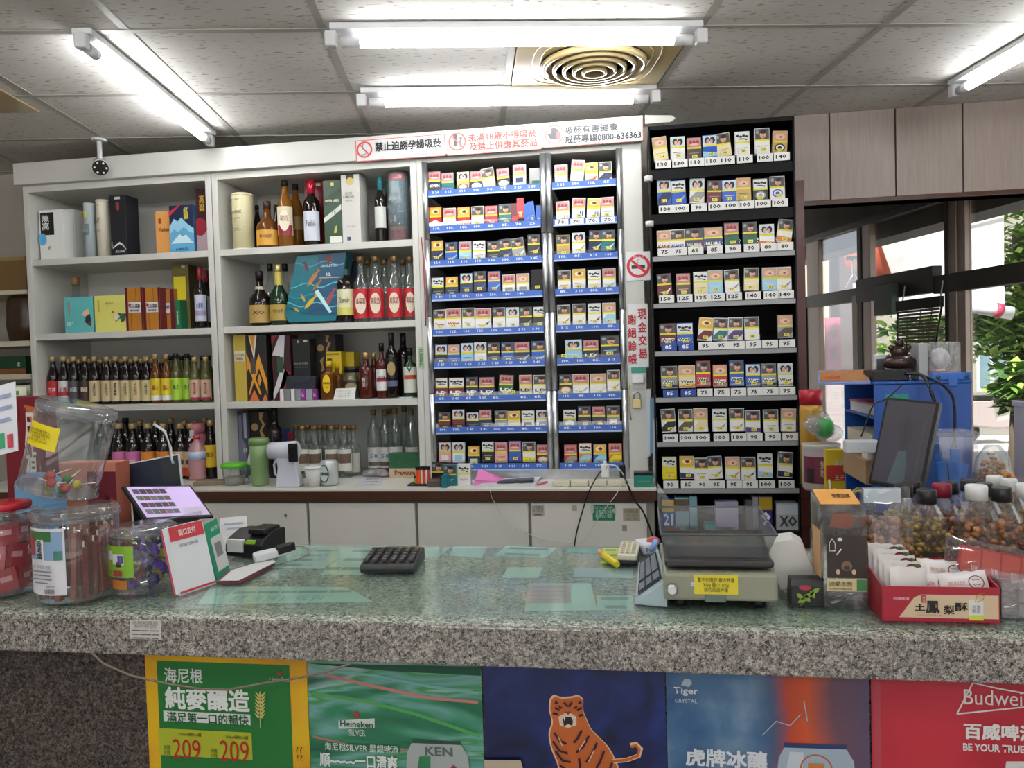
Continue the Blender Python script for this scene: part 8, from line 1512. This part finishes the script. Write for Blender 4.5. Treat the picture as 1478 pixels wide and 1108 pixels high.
# left part of side counter: tubs, bags
Yt = 2.98; X = fX(1186, Yt, 1.0); r = wpx(1158, 1213, Vector((X, Yt, 1))) / 2; H = fZ(640, X, Yt) - ZSd; t = thing('white_tub', 'large white tub with burgundy label under the green bag', 'tub', (X, Yt, ZSd + .0005))
MB().lathe([(0, 0), (r * .9, 0), (r, .01), (r, H * .95), (r * 1.03, H)], 26, C('b8b2a8')).build('tub_body', t); arc_label(t, r * 1.01, H * .18, H * .75, '6a2a3c', -pi / 2 - .1, 1.2); arc_label(t, r * 1.015, H * .75, H * .92, 'a8a0a4', -pi / 2, 1.2, 'label_band'); arc_label(t, r * 1.02, H * .2, H * .5, '2a2426', -pi / 2 - .8, .22, 'printed_emblem'); ltxt(t, '奶\n粉', r * 1.05, -pi / 2 - .1, H * .5, .022, .06, 'c8b0a8')
zt = ZSd + H + .003; o = MB(); [o.ball((.028 * cos(k_ * 1.3), .012 * sin(k_ * 1.7), .035 + .012 * k_), (.05 - .004 * k_, .035, .034 - .003 * k_), M_film, 14, 9, Matrix.Rotation(.3 * k_, 4, 'Y')) for k_ in range(5)]; o2 = thing('green_bag', 'clear bag with green plastic lump lying on the white tub', 'bag', (X + .0, Yt, zt)); o.build('bag_film', o2); MB().ball((.012, -.01, .055), (.034, .03, .04), C('3f9a4e', .3), 14, 8).build('green_lump', o2)
Xj = fX(1166, 3.1, 1.2); t = thing('yellow_jar', 'tall yellow jar with red lid behind the green bag', 'jar', (Xj, 3.02 + .05, 0)); rj = .042; zt2 = fZ(563, Xj, 3.07); zb2 = ZSd + H + .006
t.location = (Xj, 3.02, ZSd + .001 if False else zt + .0); t.location = (fX(1171, 3.1, 1.3), 3.11, ZSd + .0005); hh = zt2 - ZSd; MB().lathe([(0, 0), (rj, 0), (rj, hh * .78), (rj * .95, hh * .84)], 20, C('b58a3a', .25)).build('jar_wall', t); MB().lathe([(rj * .98, hh * .84), (rj * 1.02, hh * .99), (rj * .9, hh)], 20, C('a8202e', .3)).build('lid', t)
Yp = 2.86; X = fX(1212, Yp, 1.0); t = bx('snack_packet', 'yellow and red printed snack packet in front of the blue cabinet', 'packet', 1192, 1233, 649, ZSd, 'd0b428', .03, Y=Yp, art=[(0, .32, 1, .66, 'b83a2c')], texts=[('王子麵', .55, .72, .5, .12, 'c8d0c8'), ('王子麵', .55, .4, .5, .12, 'd8d0b8')])
t = thing('tied_bag', 'clear bag tied with pale yellow ribbon on the side counter', 'bag', (fX(1222, 2.5, 1.0), 2.45, ZSd + .0005)); MB().lathe([(.07, 0), (.085, .02), (.06, .05), (.015, .07), (.02, .085)], 18, M_film, sy=.8).build('bag_film', t)
for k in range(6): a = k * 1.05; MB().tube([(0, 0, .07), (.02 * cos(a), .01 * sin(a), .085), (.05 * cos(a), .02 * sin(a), .08 + .012 * (k % 2))], .003, C('c9c07a'), 5).build('ribbon_loop', t)
MB().tube([onY(1205, 500 + 155, 2.5)] * 0 or [(-.06, 0, .12), (-.055, 0, .06)], .003, C('d0d0cc'), 5).build('white_stick', t)
o = MB().box(0, .1, 0, .12, 0, .1, C('7f6546')).build('cardboard_box', None, .001, (fX(1226, 2.95, 1.1), 2.93, ZSd + .0005)); tag(o, 'brown cardboard box corner between the tubs and blue cabinet', 'box')
# white crate at the right edge
Xc = fX(1463, 2.8, 1.0); t = thing('white_crate', 'pale lilac-white plastic crate at the right picture edge', 'crate', (Xc, 2.6, ZSd + .0005)); Hc = fZ(583, Xc, 2.6) - ZSd; MB().box(0, .2, 0, .2, 0, Hc, mat('pale_plastic', srgb('b9b4c4'), .35)).build('crate_body', t, .006); MB().box(-.004, .204, -.004, .204, Hc - .02, Hc, mat('pale_plastic')).build('rim', t, .004)

# ================================================================== HANGING ON THE WINDOW
def onW(x, y, n=0.0):
    d = ray(x, y); C0 = Vector((0, 0, EYE)); tt = (WO + WN * n - C0).dot(WN) / d.dot(WN); return C0 + d * tt
def wl(x, y, n): q = onW(x, y, n) - WO; return (q.dot(WDv), n, q.z)
bt = thing('slatted_blind', 'small dark slatted blind with black top bar hanging in the window', 'blind'); bt.matrix_world = WM
TL, TR, BL, BR = wl(1296, 442, -.08), wl(1360, 436, -.08), wl(1295, 535, -.08), wl(1346, 530, -.08); M_sl = mat('dark_slat', srgb('5e5046'), .6)
MB().box(TL[0], TR[0], -.095, -.07, TL[2] - .03, TL[2] + .03, M_black).build('top_bar', bt)
NS = 20
for k in range(1, NS):
    f = k / NS; a, b2 = Vector(TL).lerp(Vector(BL), f), Vector(TR).lerp(Vector(BR), min(1, f ** .7)); MB().box(a.x, b2.x, -.088, -.082, a.z - .0065, a.z + .0065, M_sl).build('slat', bt)
for f0 in (0, .25, .55, .8, 1): MB().tube([Vector(TL).lerp(Vector(TR), f0), Vector(BL).lerp(Vector(BR), f0)], .006 if f0 in (0, 1) else .003, M_black, 5).build('cord', bt)
for f0 in (.1, .95): q = Vector(TL).lerp(Vector(TR), f0); MB().tube([q, (q.x, -.06, q.z + .12)], .004, C('c8c8c8'), 5).build('hook', bt)
o = MB().box(0, wl(1283, 440, -.1)[0] - wl(1258, 440, -.1)[0], -.085, -.035, 0, .19, mat('switchbox', srgb('4f5a50'), .5)).build('switch_box', None, .004); o.matrix_world = WM @ Matrix.Translation((wl(1258, 440, -.1)[0], 0, wl(1270, 455, -.1)[2])); tag(o, 'grey-green metal switch box mounted by the window post', 'switch box')
# ================================================================== OUTSIDE
m_pv, nt, b, tc = nodes_mat('pavement', .8); n = nt.nodes.new('ShaderNodeTexNoise'); n.inputs['Scale'].default_value = 2; n.inputs['Detail'].default_value = 5; nt.links.new(tc.outputs['Object'], n.inputs['Vector']); q = ramp(nt, [(.35, (.45, .44, .42)), (.65, (.62, .6, .58))]); nt.links.new(n.outputs['Fac'], q.inputs[0]); nt.links.new(q.outputs[0], b.inputs['Base Color'])
struct('ground', MB().box(-30, 40, -30, 60, -.2, -.105, m_pv))
# outer face: arcade soffit and white tarpaulin awning
aw = thing('awning', 'white tarpaulin awning with rolled tube hanging outside the windows', 'awning', (0, 0, 0)); M_tarp = cloth('white_tarp', 'e8e6e5', .35)
ya = 7.4
def oy(x, y, Y=ya): return tuple(onY(x, y, Y))
MB().quad([oy(1268, 342), oy(1290, 405), oy(1288, 440), oy(1449, 425), oy(1449, 305)], M_tarp).build('tarp_sheet', aw)
b_ = MB(); NN = 14; rows = []
for j in range(5):
    for i in range(NN + 1):
        f = i / NN; q = onY(1288 + 162 * f, 428 - 14 * f + j * 8.5, ya - .05 - .02 * (j % 2) - .012 * sin(i * 1.7)); b_.v.append(tuple(q))
for j in range(4):
    for i in range(NN): b_.face((j * (NN + 1) + i, j * (NN + 1) + i + 1, (j + 1) * (NN + 1) + i + 1, (j + 1) * (NN + 1) + i), M_tarp, True)
b_.build('gathered_tarp', aw); MB().tube([oy(1395, 441, ya - .1), oy(1461, 452, ya - .12)], .055, C('cfcfd2'), 14).build('rolled_tube', aw); MB().tube([oy(1437, 447, ya - .13), oy(1445, 449, ya - .13)], .062, C('b83a5a'), 14).build('red_ring', aw)
MB().prism([(0, 0), (.03, 0), (.03, .06), (0, .06)], 0, .01, M_tarp).build('tab', aw, 0, oy(1300, 420))
rf = MB(); rf.quad([oy(1262, 343, 7.45), oy(1500, 289, 7.45), oy(1500, 272, 9.5), oy(1262, 322, 9.5)], cloth('roof_cloth', 'e6e4e2', .6)); rf.quad([oy(1375, 317, 7.35), oy(1500, 284, 7.35), oy(1500, 292, 7.35), oy(1375, 322, 7.35)], M_tarp); o = rf.build('awning_roof'); tag(o, 'pale sloping awning roof outside above the tarpaulin', 'awning')
so_ = MB(); so_.quad([onW(1175, 290, .1), onW(1500, 230, .1), onW(1500, 262, 1.2), onW(1175, 330, 1.2)], M_conc)
# dark soffit outside, in panels
so_ = MB(); so_.box(-.6, 4.5, .08, .3, zt_top - .14, zt_top + .2, mat('soffit', srgb('4a423c'), .7, vary=.15, vscale=4), WM); struct('trim_2', so_)
# left view: shop front with red round lantern, pink couplet, cream post
o = MB().box(0, .5, 0, .06, 0, 3.0, C('c9b9a4')).build('cream_post'); o.location = (onY(1168, 500, 7.6).x, 7.6, -.1); o.scale.x = .36; tag(o, 'cream painted post outside beyond the glass door', 'post')
px0 = onY(1192, 540, 7.5); px1 = onY(1213, 458, 7.5); t = thing('couplet', 'vertical pink paper couplet with faint grey characters seen through door', 'couplet', ((px0.x + px1.x) / 2, 7.5, px0.z)); w = (px1.x - px0.x) / 2; H = px1.z - px0.z
MB().box(-w, w, 0, .01, -px0.z - .1, H, C('c0607a')).build('paper', t)
for k, ch in enumerate('福如東海'): txt(t, ch, 0, -.003, H - .12 - .2 * k, w * 1.0, .13, C('8a6a78'), .0)
o = MB().box(-.1, .1, 0, .3, -.1, 3, C('5a4a48')).build('dark_doorway', None, 0, (onY(1216, 500, 7.8).x, 7.8, 0)); tag(o, 'dark doorway strip outside beside the pink couplet', 'doorway')
o = MB().box(0, .95, 0, .4, 0, 2.0, mat('blue_awning', srgb('6a86a8'), .6, vary=.3, vscale=3)).build('blue_scooter_cover', None, 0, (onY(1220, 470, 8.6).x, 8.6, -.1)); o.scale = (.32, 1, 1); tag(o, 'blue covered object outside behind the glass door', 'cover')
o = MB().lathe([(0, 0), (.25, .05), (.4, .25), (.42, .45), (.36, .68), (.2, .82), (0, .84)], 20, mat('red_cloth', srgb('b0543e'), .6, vary=.15, vscale=4)).build('red_lantern', None, 0, (onY(1247, 385, 7.9).x + .1, 7.9, onY(1247, 413, 7.9).z)); o.scale = (.85, .5, .75); tag(o, 'large faded red round lantern outside behind the window post', 'lantern')
t = thing('wall_fan', 'metal bracket fan outside in front of the faded red lantern', 'fan', onY(1232, 388, 7.3)); MB().tube([(0, 0, -.1), (.0, 0, .08), (.08, 0, .12)], .015, M_chrome, 6).build('bracket', t); MB().tube([(-.06, 0, -.16), (0, 0, -.04), (.07, 0, -.16)], .012, M_chrome, 6).build('arm', t); MB().box(-.06, .06, -.02, .02, .08, .11, M_black).build('motor', t)
# facade across the street
fa = thing('street_building', 'pale building with glass doors and steps across the bright street', 'building', (0, 0, 0)); YFc = 16.0
f0, f1 = onY(1240, 500, YFc).x - 8, onY(1560, 500, YFc).x + 8; MB().box(f0, f1, YFc, YFc + .3, -.1, 6.5, mat('facade', srgb('9a948a'), .8, vary=.2, vscale=2)).build('wall', fa)
d0, d1 = onY(1408, 530, YFc), onY(1451, 530, YFc); zt_d = onY(1430, 483, YFc).z; zb_d = onY(1430, 564, YFc).z
MB().box(d0.x, d1.x, YFc - .05, YFc, zb_d, zt_d + .6, C('b3b8b8')).build('door_frame', fa)
for k in range(2):
    a = d0.x + .06 + k * (d1.x - d0.x) / 2; MB().box(a, a + (d1.x - d0.x) / 2 - .1, YFc - .07, YFc - .05, zb_d + .08, zt_d + .5, mat('door_glass', srgb('6f8a92'), .1, vary=.4, vscale=3)).build('glass_door', fa)
for k in range(4): MB().box(d0.x + .1 + k * .13, d0.x + .2 + k * .13, YFc - .09, YFc - .07, zb_d + .7, zb_d + .85, C(['b0a04a', 'a8583a', 'c8c8c0', '4a7a8a'][k])).build('shown_goods', fa)
for k in range(3): MB().box(d0.x - .3 * (3 - k) - .2, d1.x + .3, YFc - .35 * (3 - k), YFc, -.1, -.1 + (zb_d + .1) * (k + 1) / 3, C('8f8a84')).build('step', fa)
# trees
M_leaf = [mat('leaf_%d' % k, c, .5) for k, c in enumerate(((.09, .2, .03), (.16, .32, .05), (.3, .45, .09), (.05, .12, .025)))]
for m_ in M_leaf: m_.node_tree.nodes['Principled BSDF'].inputs['Transmission Weight'].default_value = 0
def tree(label, blobs, trunk, n, ls, seed, cat='tree', name='street_tree'):
    random.seed(seed); t = thing(name, label, cat, trunk[0]); b2 = MB()
    for (c, r) in blobs:
        for k in range(n):
            d = Vector((random.gauss(0, 1), random.gauss(0, 1), random.gauss(0, 1))).normalized() * (random.random() ** .4); q = Vector(c) - Vector(trunk[0]) + Vector((d.x * r[0], d.y * r[1], d.z * r[2]))
            a, e = random.uniform(0, 2 * pi), random.uniform(-.7, .7); u = Vector((cos(a), sin(a), e)).normalized() * ls * random.uniform(.6, 1.2); v = u.cross(Vector((random.uniform(-.5, .5), random.uniform(-.5, .5), 1))).normalized() * u.length * .45
            b2.quad([q - u, q + v, q + u, q - v], M_leaf[min(3, int(random.random() * 4))])
    o = b2.build('foliage', t); o['kind'] = 'stuff'
    MB().tube([Vector(p) - Vector(trunk[0]) for p in trunk], [.09, .08, .06] if len(trunk) == 3 else .05, mat('bark', srgb('5f5244'), .9), 8).build('trunk', t); return t
def g_(x, y, Y): return tuple(onY(x, y, Y))
tree('leafy street tree with light green leaves at the right beyond the awning', [(g_(1468, 340, 8.5), (.45, .5, .75)), (g_(1470, 430, 8.6), (.4, .5, .7)), (g_(1472, 500, 8.7), (.25, .4, .5)), (g_(1425, 468, 9.3), (.4, .4, .22))], [(onY(1480, 500, 8.7).x, 8.7, -.1), (onY(1482, 450, 8.7).x, 8.7, 1.4), (onY(1470, 400, 8.7).x, 8.7, 2.6)], 520, .085, 31)
tree('shrubby tree seen through the middle window around the slatted blind', [(g_(1315, 480, 10.5), (.8, .5, .55)), (g_(1370, 470, 10.8), (.5, .5, .6)), (g_(1405, 462, 11), (.6, .5, .5))], [(onY(1340, 500, 10.8).x, 10.8, -.1), (onY(1340, 500, 10.8).x, 10.8, .9), (onY(1345, 470, 10.8).x, 10.8, 1.9)], 420, .1, 33)
tree('far green tree rising behind the street building to the right', [(g_(1440, 380, 19), (1.8, .8, 1.6)), (g_(1300, 420, 19), (2.2, .8, 1.2))], [(onY(1440, 500, 19).x, 19, -.1), (onY(1440, 500, 19).x, 19, 2), (onY(1440, 450, 19).x, 19, 3)], 500, .2, 35)
tree('spiky yellow-green potted plant outside at the right edge', [(g_(1470, 560, 7), (.22, .2, .25))], [(onY(1470, 600, 7).x, 7, -.1), (onY(1470, 600, 7).x, 7, .6), (onY(1470, 575, 7).x, 7, 1.0)], 260, .09, 37, 'plant', 'potted_plant')
sc2 = thing('parked_scooter', 'partly seen parked scooter on the bright pavement outside', 'scooter', tuple(onZ(1440, 640, -.1))); 
for s in (-.5, .5): MB().lathe([(.17, -.04), (.22, -.04), (.22, .04), (.17, .04), (.17, -.04)], 18, M_black, Matrix.Translation((s, 0, .22)) @ Matrix.Rotation(pi / 2, 4, 'X')).build('wheel', sc2)
MB().prism([(-.5, .3), (-.1, .25), (.1, .25), (.35, .4), (.45, .9), (.38, .95), (.2, .45), (-.05, .4), (-.1, .7), (-.6, .72), (-.65, .5)], -.12, .12, C('a89a98')).build('body', sc2, .03); MB().box(-.6, -.1, -.13, .13, .7, .78, M_black).build('seat', sc2, .03); MB().tube([(.4, -.25, 1.0), (.4, 0, .93), (.4, .25, 1.0)], .02, M_black, 6).build('handlebar', sc2)

a_, b_2 = onY(931, 181, YC - .01), onY(975, 168, YC - .01)
o = MB().prism([(0, 0), (b_2.x - a_.x - .02, 0), (b_2.x - a_.x, .015), (b_2.x - a_.x - .015, b_2.z - a_.z), (0, b_2.z - a_.z + .01)], 0, .012, M_white).build('board_offcut', None, .002, (a_.x, YC - .03, a_.z)); tag(o, 'ragged white board end sticking out right of the header board over black rack', 'board')
